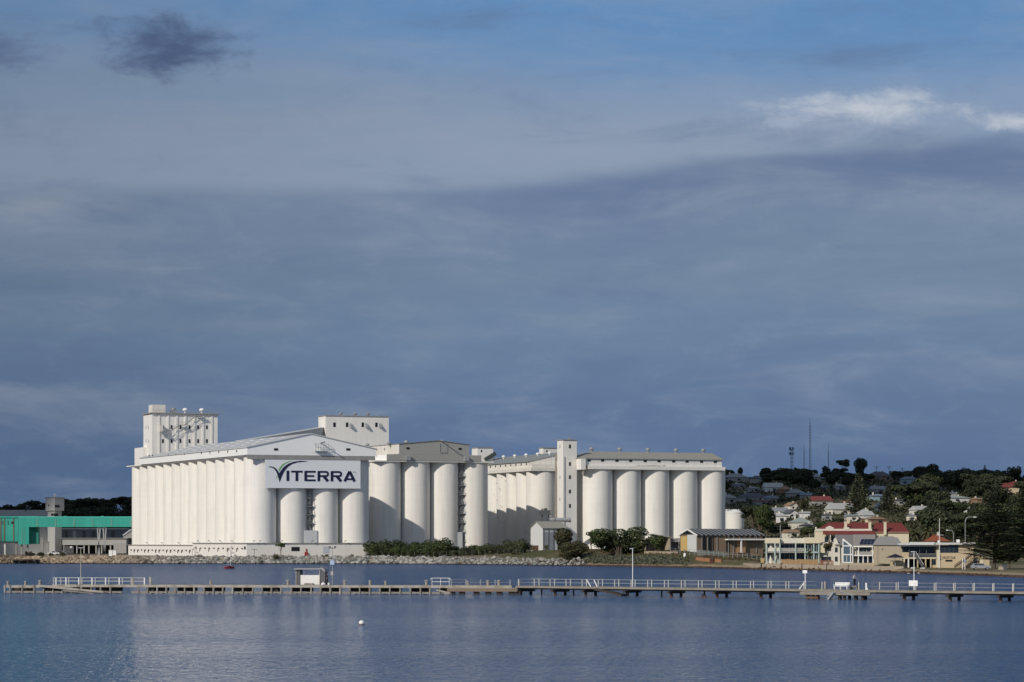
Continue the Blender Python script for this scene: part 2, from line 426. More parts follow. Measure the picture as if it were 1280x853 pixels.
def stair_tower(t, x, y, z1, w=1.9, n=9):
    mb = MB()
    for dx in (-w / 2, w / 2):
        for dy in (-.7, .7): mb.box(x + dx - .08, x + dx + .08, y + dy - .08, y + dy + .08, 0, z1)
    mb.build('stair_frame', DSTEEL, t)
    mb = MB()
    for k in range(1, n + 1):
        z = z1 * k / (n + .4); mb.box(x - w / 2 - .5, x + w / 2 + .5, y - 1.1, y + .9, z, z + .15)
        mb.box(x - w / 2 - .5, x + w / 2 + .5, y - 1.1, y - 1.02, z + .95, z + 1.03)
        for q in (-w / 2 - .5, 0, w / 2 + .5): mb.box(x + q - .03, x + q + .03, y - 1.1, y - 1.04, z, z + 1.)
        z2 = z1 * (k + 1) / (n + .4)
        if k < n: mb.beam((x - w / 2 * (-1) ** k, y - .3, z), (x + w / 2 * (-1) ** k, y - .3, z2), .5, .12)
    return mb.build('stair_landings', STEEL, t)

# ---- block one: long gabled block nearest the water
p1, R1 = 11.5, 5.73
f1 = Frame(325, 1012, 22.6, 2.3)
S1 = thing('grain_silo', 'long white grain silo block nearest the water, gable roof above its big name sign', 'grain silo', f1.loc, f1.th)
h1 = f1.z(570.3, 0, -R1); n1 = 14
cells(S1, 4, n1, p1, R1, h1)
U0, U1, V1 = -R1 - .5, 3 * p1 + R1 + .5, (n1 - 1) * p1
mb = MB(); mb.box(U0, U1, -R1 - .35, V1 + R1 + 1.5, h1, h1 + .35); mb.build('roof_slab', WHITE, S1)
wf = -R1 - 1.1
el1 = f1.pt(309, 559.6, wf); er1 = f1.pt(470, 561.2, wf); pk1 = f1.pt(388.5, 542.7, wf)
zb = h1 + .37
er1 = (er1[0], el1[1])
wend = f1.w(176.5, U0 - .1)
mb = MB(); mb.prism([(el1[0], zb), (el1[0], el1[1]), pk1, (er1[0], er1[1]), (er1[0], zb)], 'y', wf, wend); mb.build('gallery_wall', SIDING, S1)
mb = MB(); mb.box(el1[0] + .3, er1[0] - .3, wf + .05, wf + 1.2, h1 - 1.1, zb - .02); mb.build('gallery_soffit', CONC, S1)
gable_roof(S1, (el1[0], el1[1]), (er1[0], er1[1]), pk1, wf - .35, wend + .3, ROOFG, over=.35)
# pale ventilator strips in rows along the left slope of the roof
for row, fr in enumerate((.25, .52, .8)):
    for k in range(11):
        w = 2 + k * 12.3 + row * 3.
        u = el1[0] + (pk1[0] - el1[0]) * fr; z = el1[1] + (pk1[1] - el1[1]) * fr
        mb = MB(); mb.box(u - .16, u + .16, w, w + 4.2, z + .3, z + .45); mb.build('roof_vent_strip', WPAINT, S1)
for px in (345, 435.3): u, z = f1.pt(px, 562, wf); window(S1, u, wf, z, 1.5, .8, 'gable_vent')
for px in [186.5, 190.7, 210.3, 220, 230.6, 251.8, 262.5, 273.6, 284.6, 296]:
    w, z = f1.spt(px, 569.5 - (px - 176) * .053 + 1., el1[0]); window(S1, el1[0], w, z, .9, .75, 'side_vent', face='left')
# cage on the gable with its jib
u0, zc = f1.pt(393, 564, wf); u1, zd = f1.pt(409, 555.3, wf)
mb = MB(); y = wf - 1.5
mb.box(u0, u1, y, wf, zc - .15, zc)
for k in range(6):
    uu = u0 + (u1 - u0) * k / 5; mb.box(uu - .05, uu + .05, y, y + .1, zc, zd)
for z in (zd, (zc + zd) / 2): mb.box(u0, u1, y, y + .1, z - .05, z + .05)
for uu in (u0, u1): mb.box(uu - .05, uu + .05, y, wf, zd - .05, zd + .05)
mb.build('hoist_cage', STEEL, S1)
uj, zj = f1.pt(401, 554, wf); mb = MB(); mb.beam((uj, wf, zj), (uj, wf - 4.6, zj + .2), .25, .3); mb.build('hoist_jib', DSTEEL, S1)
stair_tower(S1, 1.5 * p1 - .3, -3.6, h1 - 10.5, 2.1, 8)
ua, za = f1.pt(381, 663.2, -5.); ub, zb2 = f1.pt(396.3, 679, -5.)
mb = MB(); mb.box(ua, ub, -5.2, -2, 0, za); mb.build('lift_housing', mat('pale_grey_steel_sheet', (.58, .59, .60), .6, .05), S1)

# ---- the low annex wrapped round its foot
A1 = thing('silo_annex', 'low white annex with loading chutes round the foot of the signed silo block', 'annex', f1.loc, f1.th)
wa = -9.2; uL, zA = f1.pt(308.5, 680., wa); uR, _ = f1.pt(468, 680, wa)
mb = MB(); mb.box(uL, uR, wa, -3, -.6, zA); mb.build('front_wall', WHITE, A1)
wj = f1.w(241, uL); wl = f1.w(160.2, uL)
mb = MB(); mb.box(uL, -2, -2.98, wj, -.6, zA + .02); mb.build('near_side_wall', WHITE, A1)
_, zl = f1.spt(200, 682., uL); mb = MB(); mb.box(uL + .05, -2, wj + .01, wl, -.6, zl); mb.build('far_side_wall', WHITE, A1)
mb = MB(); mb.box(uL - .35, uR + .3, wa - .3, -2.5, zA + .03, zA + .33); mb.box(uL - .35, -1, -2.49, wj + .3, zA + .03, zA + .33); mb.build('roof_edge', CONC, A1)
mb = MB(); mb.box(uL - .3, -1, wj + .32, wl + .4, zl + .02, zl + .26); mb.build('far_roof_edge', CONC, A1)
for px in (250, 264, 278, 293): w, z = f1.spt(px, 680, uL); wall_lamp(A1, uL, w, zA + .35, -1, 0)
for px in (186, 205, 226): w, z = f1.spt(px, 681, uL); wall_lamp(A1, uL, w, zl + .3, -1, 0)
for px in (316, 323.5, 351, 389, 430): u = f1.u(px, wa); wall_lamp(A1, u, wa, zA + .35, .3, -1)
for k in range(17):                                        # chutes along the far half
    w = wj + 3 + k * (wl - wj - 5) / 16.6; z = zl - 1.9
    mb = MB(); mb.prism([(-.12, z - .25), (0, z + .38), (-.75, z + .1)], 'y', w - .3, w + .3)
    o = mb.build('loading_chute', DSTEEL, A1); o.location = (uL + .05, 0, 0)
    if k % 3 != 1: mb = MB(); mb.box(uL - .1, uL + .1, w + .9, w + 1.7, z - .9, z - .1); mb.build('side_window', DARK, A1)
for k in range(11):
    w = -4.5 + k * (wj + 3) / 10.6; z = zA - 1.7
    mb = MB(); mb.prism([(-.12, z - .22), (0, z + .34), (-.7, z + .1)], 'y', w - .34, w + .34)
    o = mb.build('loading_chute', DSTEEL, A1); o.location = (uL, 0, 0)
    if k % 2: mb = MB(); mb.box(uL - .06, uL + .1, w + 1, w + 1.9, z - 1.1, z - .2); mb.build('side_window', DARK, A1)
for px in (249, 294):
    w, z = f1.spt(px, 690, uL); mb = MB()
    for a, b in ((0, 0), (3.5, 0)): mb.box(uL - 1.6, uL - 1.5, w + a - .05, w + a + .05, 0, 2.3)
    mb.box(uL - 1.65, uL - 1.45, w - .1, w + 3.6, 2.25, 2.4); mb.beam((uL - 1.55, w + 3.5, 2.3), (uL - .1, w + 3.5, 3.7), .15, .15); mb.build('pipe_frame', DSTEEL, A1)
u, z = f1.pt(369.3, 686.5, wa); window(A1, u, wa, z, 3., 1.45, 'window')
u, z = f1.pt(407.7, 687.5, wa); mb = MB(); mb.box(u - 1.2, u + 1.2, wa - .06, wa, z - 1.2, z + 1.2); mb.build('panel_door', mat('blue_grey_panel', (.50, .54, .58), .6), A1)
u, z = f1.pt(382.5, 692.5, wa); mb = MB(); mb.box(u - .55, u + .55, wa - .5, wa, .1, 1.7); mb.box(u - .12, u + .12, wa - .3, wa - .05, 1.7, 3.); mb.build('hose_box', mat('red_paint', (.33, .05, .04), .6), A1)
u, z = f1.pt(302.5, 687, wa); mb = MB(); mb.box(uL - .05, uL + .1, -8, -6.2, 2.6, 3.7); mb.build('side_window', DARK, A1)

# ---- the sign
ws = -R1 - .55
us0, zs1 = f1.pt(331., 573., ws); us1, _ = f1.pt(450.2, 573., ws); zs0 = f1.z(610.6, (us0 + us1) / 2, ws)
SG = thing('company_sign', 'huge white rectangular sign reading VITERRA with a navy and green swoosh', 'sign', (f1.loc[0], f1.loc[1], f1.loc[2]), f1.th)
SIGNW = mat('sign_board_white', (.76, .775, .79), .5, .02)
mb = MB(); mb.box(us0, us1, ws - .35, ws, zs0, zs1); mb.build('sign_board', SIGNW, SG)
mb = MB(); 
for zz in (zs0 + .8, zs1 - .8): mb.box(us0 + 1, us1 - 1, ws + .02, ws + .4, zz - .15, zz + .15)
mb.build('sign_rails', STEEL, SG)
NAVY = mat('navy_lettering', (.012, .016, .055), .55, .05); GREEN = mat('green_swoosh_paint', (.16, .40, .14), .55, .05); TMG = mat('grey_lettering', (.42, .44, .46), .6)
sx = (us1 - us0) / (1182. - 8); sz = (zs1 - zs0) / (502. - 130)
def sp(x, y): return (us0 + (x - 8) * sx, zs0 + (502 - y) * sz)
def glyph(mb, pts, wd, closed=False):
    """one pen stroke of a letter, a mitred ribbon of the given width in sign units"""
    n = len(pts); L, Rr = [], []
    for i, q in enumerate(pts):
        a = Vector(pts[(i - 1) % n]) if (closed or i > 0) else None; b = Vector(pts[(i + 1) % n]) if (closed or i < n - 1) else None; q = Vector(q)
        d1 = (q - a).normalized() if a is not None else None; d2 = (b - q).normalized() if b is not None else None
        if d1 is None: d1 = d2
        if d2 is None: d2 = d1
        t = (d1 + d2).normalized(); nrm = Vector((-t.y, t.x)); k = wd / 2 / max(.35, nrm.dot(Vector((-d1.y, d1.x))))
        L.append(q + nrm * k); Rr.append(q - nrm * k)
    m = n if closed else n - 1
    for i in range(m):
        j = (i + 1) % n; mb.prism([sp(*L[i]), sp(*L[j]), sp(*Rr[j]), sp(*Rr[i])], 'y', ws - .43, ws - .352)
def letter(strokes, wd=29):
    mb = MB()
    for s in strokes:
        if isinstance(s, tuple): glyph(mb, s[0], s[1] * 1.1)
        else: glyph(mb, s, wd * 1.1)
    return mb.build('letter', NAVY, SG)
T, B, HW = 283, 413, 25
letter([[(285, T), (285, B)]], 31)
letter([[(395, T + 20), (395, B)], ([(325, T + 11), (465, T + 11)], 22)], 31)
letter([[(503, T), (503, B)], ([(510, T + 11), (626, T + 11)], 22), ([(510, 348), (608, 348)], 21), ([(510, B - 11), (626, B - 11)], 22)], 30)
for x in (650, 812):
    bowl = [(x + 22, T + 11), (x + 105, T + 11)] + [(x + 105 + 24 * math.sin(a), T + 37 - 26 * math.cos(a)) for a in (.5, 1., 1.57, 2.1, 2.6)] + [(x + 105, T + 64), (x + 22, T + 64)]
    letter([[(x + 15, T), (x + 15, B)], (bowl, 22), ([(x + 78, T + 70), (x + 128, B)], 33)], 30)
letter([[(984, B), (1046, T + 2)], [(1046, T + 2), (1108, B)], ([(1010, 384), (1082, 384)], 20)], 31)
mb = MB()
for s in ([(1085, 288), (1103, 288)], [(1094, 288), (1094, 304)], [(1107, 304), (1107, 288)], [(1107, 288), (1115, 298)], [(1115, 298), (1123, 288)], [(1123, 288), (1123, 304)]): glyph(mb, s, 4.5)
mb.build('trademark', TMG, SG)
sw = [(42, 238), (78, 231), (116, 240), (147, 263), (170, 300), (181, 318), (196, 288), (232, 240), (288, 196), (362, 168), (440, 158), (486, 160), (536, 169),
      (470, 171), (400, 179), (338, 199), (284, 236), (244, 288), (213, 350), (196, 400), (183, 432), (172, 384), (152, 318), (128, 274), (94, 248)]
mb = MB(); mb.prism([sp(*q) for q in sw], 'y', ws - .43, ws - .352); mb.build('navy_swoosh', NAVY, SG)
gs = [(168, 284), (186, 240), (220, 203), (264, 176), (312, 160), (352, 154), (312, 168), (268, 188), (226, 222), (200, 256), (182, 292)]
mb = MB(); mb.prism([sp(*q) for q in gs], 'y', ws - .425, ws - .352); mb.prism([sp(*q) for q in [(140, 400), (144, 368), (160, 334), (150, 372)]], 'y', ws - .42, ws - .352); mb.build('green_swoosh', GREEN, SG)

# ---- block two, behind and to the right
p2, R2 = 12.0, 5.98
P2d = 1117.; f2 = Frame(609.7 - R2 * F / P2d, P2d, 22.6, 4.)
f2.o = f2.o - f2.r * (3 * p2); f2.loc = (f2.o.x, f2.o.y, 4.)
S2 = thing('grain_silo', 'white four cell silo block under a grey gallery, left cells in shadow', 'grain silo', f2.loc, f2.th)
h2 = f2.z(577.3, 0, -R2); n2 = 7
cells(S2, 4, n2, p2, R2, h2)
mb = MB(); mb.box(-R2 - .5, 3 * p2 + R2 + .3, -R2 - .5, (n2 - 1) * p2 + R2, h2, h2 + .45); mb.build('roof_slab', WHITE, S2)
wf2 = -R2 - .7
a0 = f2.pt(483.5, 568, wf2); a1 = f2.pt(601.7, 568, wf2); zt = f2.z(575.8, 10, wf2)
mb = MB(); mb.box(a0[0], a1[0], wf2, (n2 - 1) * p2, h2 + .47, a0[1]); mb.build('lower_gallery', [GREYSIDING], S2)
mb = MB(); mb.box(a0[0] - .06, a0[0] - .01, wf2 + .02, (n2 - 1) * p2, h2 + .47, a0[1] - .02); mb.build('lower_side_cladding', SIDING, S2)
b0 = f2.pt(499, 555.2, wf2); b1 = f2.pt(586.8, 555.2, wf2); bk = f2.pt(548, 551.2, wf2); b1 = (b1[0], b0[1])
mb = MB(); mb.prism([(b0[0], a0[1] + .02), b0, bk, b1, (b1[0], a0[1] + .02)], 'y', wf2, (n2 - 1) * p2 - 2); mb.build('upper_gallery', GREYSIDING, S2)
mb = MB(); mb.box(b0[0] - .06, b0[0] - .01, wf2 + .02, (n2 - 1) * p2 - 2, a0[1] + .3, b0[1] - .05); mb.build('upper_side_cladding', OLDWHITE, S2)
gable_roof(S2, b0, b1, bk, wf2 - .3, (n2 - 1) * p2 - 1.5, mat('dull_grey_roof', (.25, .25, .24), .7), over=.3, th=.2)
for px, py in ((510, 560.6), (575.2, 561.3)): u, z = f2.pt(px, py, wf2); window(S2, u, wf2, z, 1.3, .8, 'gable_vent')
ua, zc = f2.pt(550, 566, wf2); ub, zd = f2.pt(559, 554.5, wf2); mb = MB()
for uu in (ua, ub): mb.box(uu - .05, uu + .05, wf2 - .2, wf2 - .05, zc, zd)
mb.box(ua, ub, wf2 - .2, wf2 - .05, zc - .1, zc + .1); mb.build('access_hatch', STEEL, S2)
u, z = f2.pt(552.5, 552.4, wf2); mb = MB(); mb.beam((u, wf2, z), (u, wf2 - 4.5, z), .25, .3); mb.build('hoist_jib', DSTEEL, S2)
for px, py in ((508, 553.7), (552.5, 553), (459, 557.5), (486, 555)): u, z = f2.pt(px, py, 2); vent(S2, u, 2, z - .7, .9, STEEL)
for px, py in ((509.5, 573), (582.5, 574)):
    u, z = f2.pt(px, py, wf2); mb = MB(); mb.box(u - .9, u + .9, wf2 - 1.2, wf2 - .02, z - .8, z + .9); mb.build('dust_collector', STEEL, S2)
for px, py in ((471.3, 562.2), (480.6, 561.7)): w, z = f2.spt(px, py, b0[0] - .06); window(S2, b0[0] - .06, w, z, .7, .8, 'side_vent', face='left')
stair_tower(S2, 2.5 * p2 - .3, -3.4, h2 - .3, 2.2)
u, z = f2.pt(573, 665.5, -4.5); mb = MB(); mb.box(u - 1.6, u + 1.6, -4.7, -2, 0, z); mb.build('lift_housing', MATS['pale_grey_steel_sheet'], S2)

# ---- tall workhouse towers
fw = Frame(190, 1172, 22.6, 2.4)
W1 = thing('workhouse_tower', 'tallest white tower with pilasters and two window rows, rear left of the signed silo', 'tower', fw.loc, fw.th)
uw = fw.u(272, 0); ht = fw.z(517.6, 10, 0); dw = fw.w(179.3, 0)
mb = MB(); mb.box(0, uw, 0, dw, -1, ht); mb.build('tower_wall', WHITE, W1)
for px in (198.7, 210, 220.8, 231.8, 242.8, 253.7, 264.5):
    u = fw.u(px, 0); mb = MB(); mb.box(u - .4, u + .4, -.3, -.01, 0, ht - .05); mb.build('pilaster', WHITE, W1)
mb = MB(); mb.box(-.7, uw + .7, -1., dw + .6, ht + .02, ht + .4); mb.build('roof_slab', CONC, W1)
mb = MB()
for k in range(17):
    uu = -.5 + k * (uw + 1) / 16; mb.box(uu - .04, uu + .04, -.9, -.82, ht + .4, ht + 1.5)
mb.box(-.5, uw + .5, -.9, -.82, ht + 1.42, ht + 1.5); mb.build('roof_railing', STEEL, W1)
for py in (534.3, 551.6):
    for k, px in enumerate((203.6, 214.5, 225.5, 236.8, 247.6, 258.6)):
        u, z = fw.pt(px, py, -.06); window(W1, u, 0, z, .75, 1.6)
    for px in (182.6, 185.5): w, z = fw.spt(px, py, 0); window(W1, 0, w, z, .9, 1.5, m=MATS['grey_lettering'], face='left')
u0, z = fw.pt(190, 506, .8); pa = fw.u(207, .8); pw = fw.w(187, u0); zp = fw.z(506.2, 3, 1)
mb = MB(); mb.box(fw.u(190.5, .8), pa, .8, 6.5, ht + .42, zp); mb.build('penthouse', OLDWHITE, W1)
for px, s in ((231.5, 1.15), (252.3, 1.15)): u = fw.u(px, 2); vent(W1, u, 2, ht + .5, s)
u = fw.u(217, 2); mb = MB(); mb.box(u - 1, u + 1.2, 1.5, 3.2, ht + .42, ht + 1.5); mb.lathe(u + .2, 2.3, [(.3, ht + 1.5), (.9, ht + 1.7), (.9, ht + 2.4), (.2, ht + 2.7)], 10); mb.build('fan_unit', STEEL, W1)
for px in (199, 214, 262): u = fw.u(px, 1); mb = MB(); mb.box(u - .05, u + .05, 1, 1.1, ht + .42, ht + 3.6); mb.build('roof_mast', STEEL, W1)
# outside stair climbing across the face
def land(px, py, wd): 
    u, z = fw.pt(px, py, -1.9); mb = MB(); mb.box(u - wd / 2, u + wd / 2, -2.4, -.72, z - .12, z + .1)
    for q in (-wd / 2, 0, wd / 2): mb.box(u + q - .05, u + q + .05, -2.4, -2.3, z, z + 1.1)
    mb.box(u - wd / 2, u + wd / 2, -2.4, -2.3, z + 1.05, z + 1.15); mb.build('stair_landing', STEEL, W1); return u, z
l0 = land(205.5, 542.5, 2.6); l1 = land(227.5, 531.5, 2.8); l2 = land(248.5, 519.6, 3.)
for (ua, za), (ub, zb3) in ((l0, l1), (l1, l2)):
    mb = MB()
    for y in (-2.35, -1.2): mb.beam((ua + 1.1, y, za), (ub - 1.1, y, zb3), .12, .3)
    mb.beam((ua + 1.1, -2.35, za + 1.1), (ub - 1.1, -2.35, zb3 + 1.1), .1, .1); mb.build('stair_flight', STEEL, W1)
mb = MB(); u, z = fw.pt(204, 536, -1.5); mb.box(u - 1.6, u - .2, -2.2, -.72, z - 1.3, z + 1.6); mb.build('stair_cabin', MATS['weathered_white_concrete'], W1)
w0 = fw.w(179, -1.6); w1 = fw.w(168.2, -1.6)
_, zz = fw.spt(173, 560, -1.6); mb = MB(); mb.box(-1.6, 3, w0, w1, -1, zz); mb.build('lift_shaft', WHITE, W1)

ft = Frame(407, 1150, 22.6, 3.)
W2 = thing('workhouse_tower', 'plain square white tower with four hooded openings between the signed block and the grey gallery', 'tower', ft.loc, ft.th)
uw = ft.u(486, 0); ht = ft.z(520.8, 12, 0); dw = ft.w(398, 0)
mb = MB(); mb.box(0, uw, 0, dw, -1, ht); mb.build('tower_wall', WHITE, W2)
mb = MB(); mb.box(-.3, uw + .3, -.3, dw + .3, ht + .02, ht + .35); mb.build('roof_slab', CONC, W2)
mb = MB()
for k in range(15):
    uu = k * uw / 14; mb.box(uu - .04, uu + .04, .1, .18, ht + .35, ht + 1.3)
mb.box(0, uw, .1, .18, ht + 1.24, ht + 1.32); mb.build('roof_railing', STEEL, W2)
for k, px in enumerate((418, 433.8, 453.4, 470.4)):
    u, z = ft.pt(px, 531.2, 0); window(W2, u, 0, z, 1., 1.8)
    if k: mb = MB(); mb.prism([(0, z - 1.), (-1.3, z - 1.3), (-1.3, z - .9), (0, z + .6)], 'x', u + 1., u + 2.); mb.build('spout_hood', STEEL, W2)
for px in (426, 444, 460): u = ft.u(px, 4); vent(W2, u, 4, ht + .4, .75, CONC)

# inclined conveyor gallery from the ridge of block one up to that tower
ux, ww = pk1[0], f1.w(300, pk1[0])
q0 = Vector((*f1.world(ux, ww), 2.3 + pk1[1] - 1.6)); q1x, q1y = ft.world(-.05, dw * .5); d1 = q1y
q1 = Vector((q1x, q1y, CAMH + (CY - 539.5) / F * d1))
cg = thing('conveyor_gallery', 'grey sloping conveyor gallery climbing from the signed block roof to the square tower', 'conveyor', q0)
mb = MB(); v = q1 - q0; mb.beam((0, 0, .2), v, 3.2, 3.0); mb.build('gallery_casing', mat('grey_gallery_sheet', (.42, .425, .42), .6), cg)
mb = MB(); mb.beam((0, 0, 1.85), v + Vector((0, 0, 1.65)), 3.7, .2); mb.build('gallery_roof', ROOFG, cg)

# small plant rooms beyond
for k, (px0, px1, pl, pt_, d, lab) in enumerate(((597, 616.3, 589.8, 560.2, 1215, 'small white plant room above the roof just right of the grey gallery'),
                                           (679, 697, 674, 551.5 + 9, 1300, 'small white plant room with a rounded corner, left of the slim tower'))):
    f = Frame(px0, d, 22.6, 3.); t = thing('plant_room', lab, 'plant room', f.loc, f.th)
    u = f.u(px1, 0); h = f.z(pt_, 2, 0); dd = f.w(pl, 0)
    mb = MB(); mb.box(0, u, 0, dd, -1, h); mb.build('wall', WHITE, t)
    mb = MB(); mb.box(-.3, u + .3, -.3, dd + .3, h + .02, h + .3); mb.build('roof', CONC, t)
    mb = MB(); mb.beam((u * .45, -.4, h - 5), (u * 1.15, -.4, h - 2.2), .5, 1.6); mb.build('spout', ROOFDK, t)
    window(t, u * .25, 0, h - 1.3, .6, .9)

# ---- block three: the older block seen along its left flank
p3, R3 = 12.0, 5.98
f3 = Frame(676.4, 1152, 19.5, 4.8)
S3 = thing('grain_silo', 'older stained silo block seen along its scalloped, half shadowed flank left of the slim tower', 'grain silo', f3.loc, f3.th)
h3 = f3.z(589, 0, -R3); n3 = 9
cells(S3, 3, n3, p3, R3, h3)
mb = MB(); mb.box(-R3 - .6, 2 * p3 + R3 + .3, -R3 - .4, (n3 - 1) * p3 + R3, h3, h3 + 1.3); mb.build('roof_slab', OLDWHITE, S3)
zt3 = f3.spt(640, 578.7, -R3 + .6)[1]
rk = f3.spt(640, 571.5, p3)[1]
mb = MB(); mb.prism([(-R3 + .6, h3 + 1.32), (-R3 + .6, zt3), (p3, rk), (2 * p3 + R3 - .6, zt3), (2 * p3 + R3 - .6, h3 + 1.32)], 'y', -R3 + 5.2, (n3 - 1) * p3 + R3 - 1); mb.build('gallery_wall', OLDWHITE, S3)
mb = MB(); mb.box(-R3 + .1, 2 * p3, -R3 + .6, -R3 + 5.1, h3 + 1.32, h3 + 2.6); mb.build('lower_parapet', OLDWHITE, S3)
for k in range(15):
    w = -R3 + 8.2 + k * 6.3; window(S3, -R3 + .6, w, (h3 + 1.3 + zt3) / 2 + .3, 1.0, .8, 'side_window', face='left')
rk = f3.spt(640, 571.5, p3)[1]
gable_roof(S3, (-R3 + .6, zt3), (2 * p3 + R3 - .6, zt3), (p3, rk), -R3 + 4.9, (n3 - 1) * p3 + R3 - .7, mat('slate_grey_roof', (.27, .285, .275), .6, .08), over=.6)
for k in range(7): vent(S3, p3 * .55, -R3 + 14 + k * 14., zt3 + (rk - zt3) * .75, .8)
mb = MB()
for k in range(9): mb.box(-R3 - .12, -R3 - .02, 30 + (k * 7) % 11, 30.6 + (k * 7) % 11, h3 - 2 - k * 2.3, h3 - 1.7 - k * 2.3)
mb.build('rust_marks', RUST, S3)

# ---- the slim lift tower
fl = Frame(703.8, 1094, 22.6, 4.8)
W3 = thing('lift_tower', 'slim white lift tower with one column of six windows, left of the five cell block', 'tower', fl.loc, fl.th)
uw = fl.u(721, 0); ht = fl.z(550.6, 3, 0); dw = fl.w(696.6, 0)
mb = MB(); mb.box(0, uw, 0, dw, -1, ht); mb.build('tower_wall', WHITE, W3)
mb = MB(); mb.box(-.3, uw + .3, -.3, dw + .3, ht + .02, ht + .3); mb.build('roof_slab', CONC, W3)
for py in (558.3, 580.2, 596.6, 614.6, 632.6, 650.6): u, z = fl.pt(712.3, py, 0); window(W3, u, 0, z, .75, 1.4)
for py in (558.3, 596.8, 624.5): w, z = fl.spt(700, py, 0); window(W3, 0, w, z, 1., 1.2, m=MATS['grey_lettering'], face='left')
mb = MB(); mb.cyl(.5, -.2, 0, fl.z(571, 0, 0), .15, n=6); mb.build('riser_pipe', STEEL, W3)
u = fl.u(712.5, 2); mb = MB(); mb.box(u - .5, u + .5, 2, 3, ht + .3, ht + 1.1); mb.box(u - .05, u + .05, 2, 2.1, ht + 1.1, ht + 2.); mb.build('roof_hatch', STEEL, W3)

# ---- block four: five round cells
p4, R4 = 12.05, 6.0
f4 = Frame(746, 1101.5, 22.6, 4.9)
S4 = thing('grain_silo', 'white silo block of five round cells under a tan roof with five ventilators', 'grain silo', f4.loc, f4.th)
h4 = f4.z(586.8, 0, -R4)
cells(S4, 5, 2, p4, R4, h4)
wf4 = -R4 - .5
e0 = f4.u(731, wf4); e1 = f4.u(906.6, wf4); zb0 = f4.z(582.6, 10, wf4)
mb = MB(); mb.box(-R4 - .4, e1, wf4, p4 + R4, h4, zb0); mb.build('ring_beam', WHITE, S4)
g0 = f4.u(726.5, wf4 + .4); g1 = f4.u(903, wf4 + .4); zw = f4.z(573.6, 10, wf4)
mb = MB(); mb.box(g0, g1, wf4 + .8, p4 + R4 - 1, zb0 + .02, zw); mb.build('gallery_wall', WHITE, S4)
mb = MB(); mb.box(g0 - .3, g0 + 1.6, wf4 - .15, wf4 + 4, h4 - .2, zw - .2); mb.build('corner_wall', WHITE, S4)
for k, px in enumerate((736.3, 753.2, 771.2, 788.3, 806.5, 823.8, 842, 858.8, 876.9, 894.1)):
    u = f4.u(px, wf4 + .8); window(S4, u, wf4 + .8, (zb0 + zw) / 2 + .55, 1.3, .75)
pm = p4 / 2; zr = f4.z(565.6, 25, pm); rl = f4.u(739, pm); rr = f4.u(890, pm)
mb = MB(); x0, x1, y0, y1 = g0 - .6, g1 + .8, wf4 + .45, p4 + R4 - .2
mb.add([(x0, y0, zw + .02), (x1, y0, zw + .02), (x1, y1, zw + .02), (x0, y1, zw + .02), (rl, pm, zr), (rr, pm, zr)], [(0, 1, 5, 4), (1, 2, 5), (2, 3, 4, 5), (3, 0, 4), (0, 3, 2, 1)])
mb.build('roof', ROOFTAN, S4)
mb = MB(); mb.box(x0, x1, y0 - .15, y0 - .02, zw - .18, zw + .1); mb.build('gutter', STEEL, S4)
for px in (739.3, 774.5, 810, 845, 879):
    u = f4.u(px, pm); mb = MB(); mb.lathe(u, pm, [(.4, zr - .6), (.4, zr + .5), (.8, zr + .6), (.95, zr + 1.05), (.7, zr + 1.5), (.2, zr + 1.7)], 12); mb.build('roof_ventilator', STEEL, S4, True)
mb = MB(); rr_ = random.Random(3)
for k in range(15): u = f4.u(797 + k * 2.4, wf4 - .02); mb.box(u, u + rr_.uniform(.3, .8), wf4 + .62, wf4 + .79, zb0 + .03, zb0 + rr_.uniform(.15, .4))
mb.build('ledge_debris', CONC, S4)
mb = MB(); u = f4.u(723.5, 3); mb.box(u - 1.2, u + 5, 19, 23, 0, f4.z(568, 0, 19)); mb.build('lift_link', mat('brown_shaded_wall', (.33, .28, .23), .9, .1, streak=.2), S4)  # shade of the narrow gap is put into this wall's brown

# ---------------------------------------------------------------- shore: rock armour, sea wall, planting
ROCK = bpy.data.materials.new('granite_armour'); ROCK.use_nodes = True; g = G(ROCK.node_tree); pr = ROCK.node_tree.nodes['Principled BSDF']
geo = g.n('ShaderNodeNewGeometry'); isl = geo.outputs['Random Per Island']; gx, gy, gzz = g.sep(geo.outputs['Position'])
cc = g.ramp(isl, [(0., (.09, .085, .08)), (.3, (.17, .165, .15)), (.6, (.27, .26, .24)), (1., (.40, .39, .36))])
tanc = g.ramp(isl, [(0., (.10, .075, .05)), (.4, (.30, .225, .15)), (1., (.44, .35, .25))])
cc = g.mix(g.step(gx, -105., -150.), cc, tanc); cc = g.mix(g.step(gzz, .45, .1), cc, (.045, .038, .03))
nn = g.noise(geo.outputs['Position'], 2., 4, .6); vv = g.n('ShaderNodeCombineColor')
for i in range(3): ROCK.node_tree.links.new(g.m('ADD', .55, g.m('MULTIPLY', nn, .9)), vv.inputs[i])
ROCK.node_tree.links.new(g.mix(1., cc, vv.outputs[0], 'MULTIPLY'), pr.inputs['Base Color']); pr.inputs['Roughness'].default_value = .9
mb = MB(); R_ = random.Random(11)
for k in range(5200):
    px = R_.uniform(-90, 735); t = R_.random(); s = -1.0 + 7.0 * t
    d = shore(px) + s; x = (px - CX) / F * d
    if px > 640 and R_.random() < (px - 640) / 110: continue
    r = R_.choice((.3, .42, .55, .75, .95)) * R_.uniform(.85, 1.15) * (.72 if px > 560 else 1); zb_ = -.1 + 2.45 * t ** .75
    mb.ico((x, d, zb_ + R_.uniform(-.25, .2)), (r, r * .85, r * .75), R_, .28)
tag(mb.build('rock_revetment', ROCK), 'grey and tan armour rocks heaped along the waterline below the silos', 'rock armour', kind='stuff')

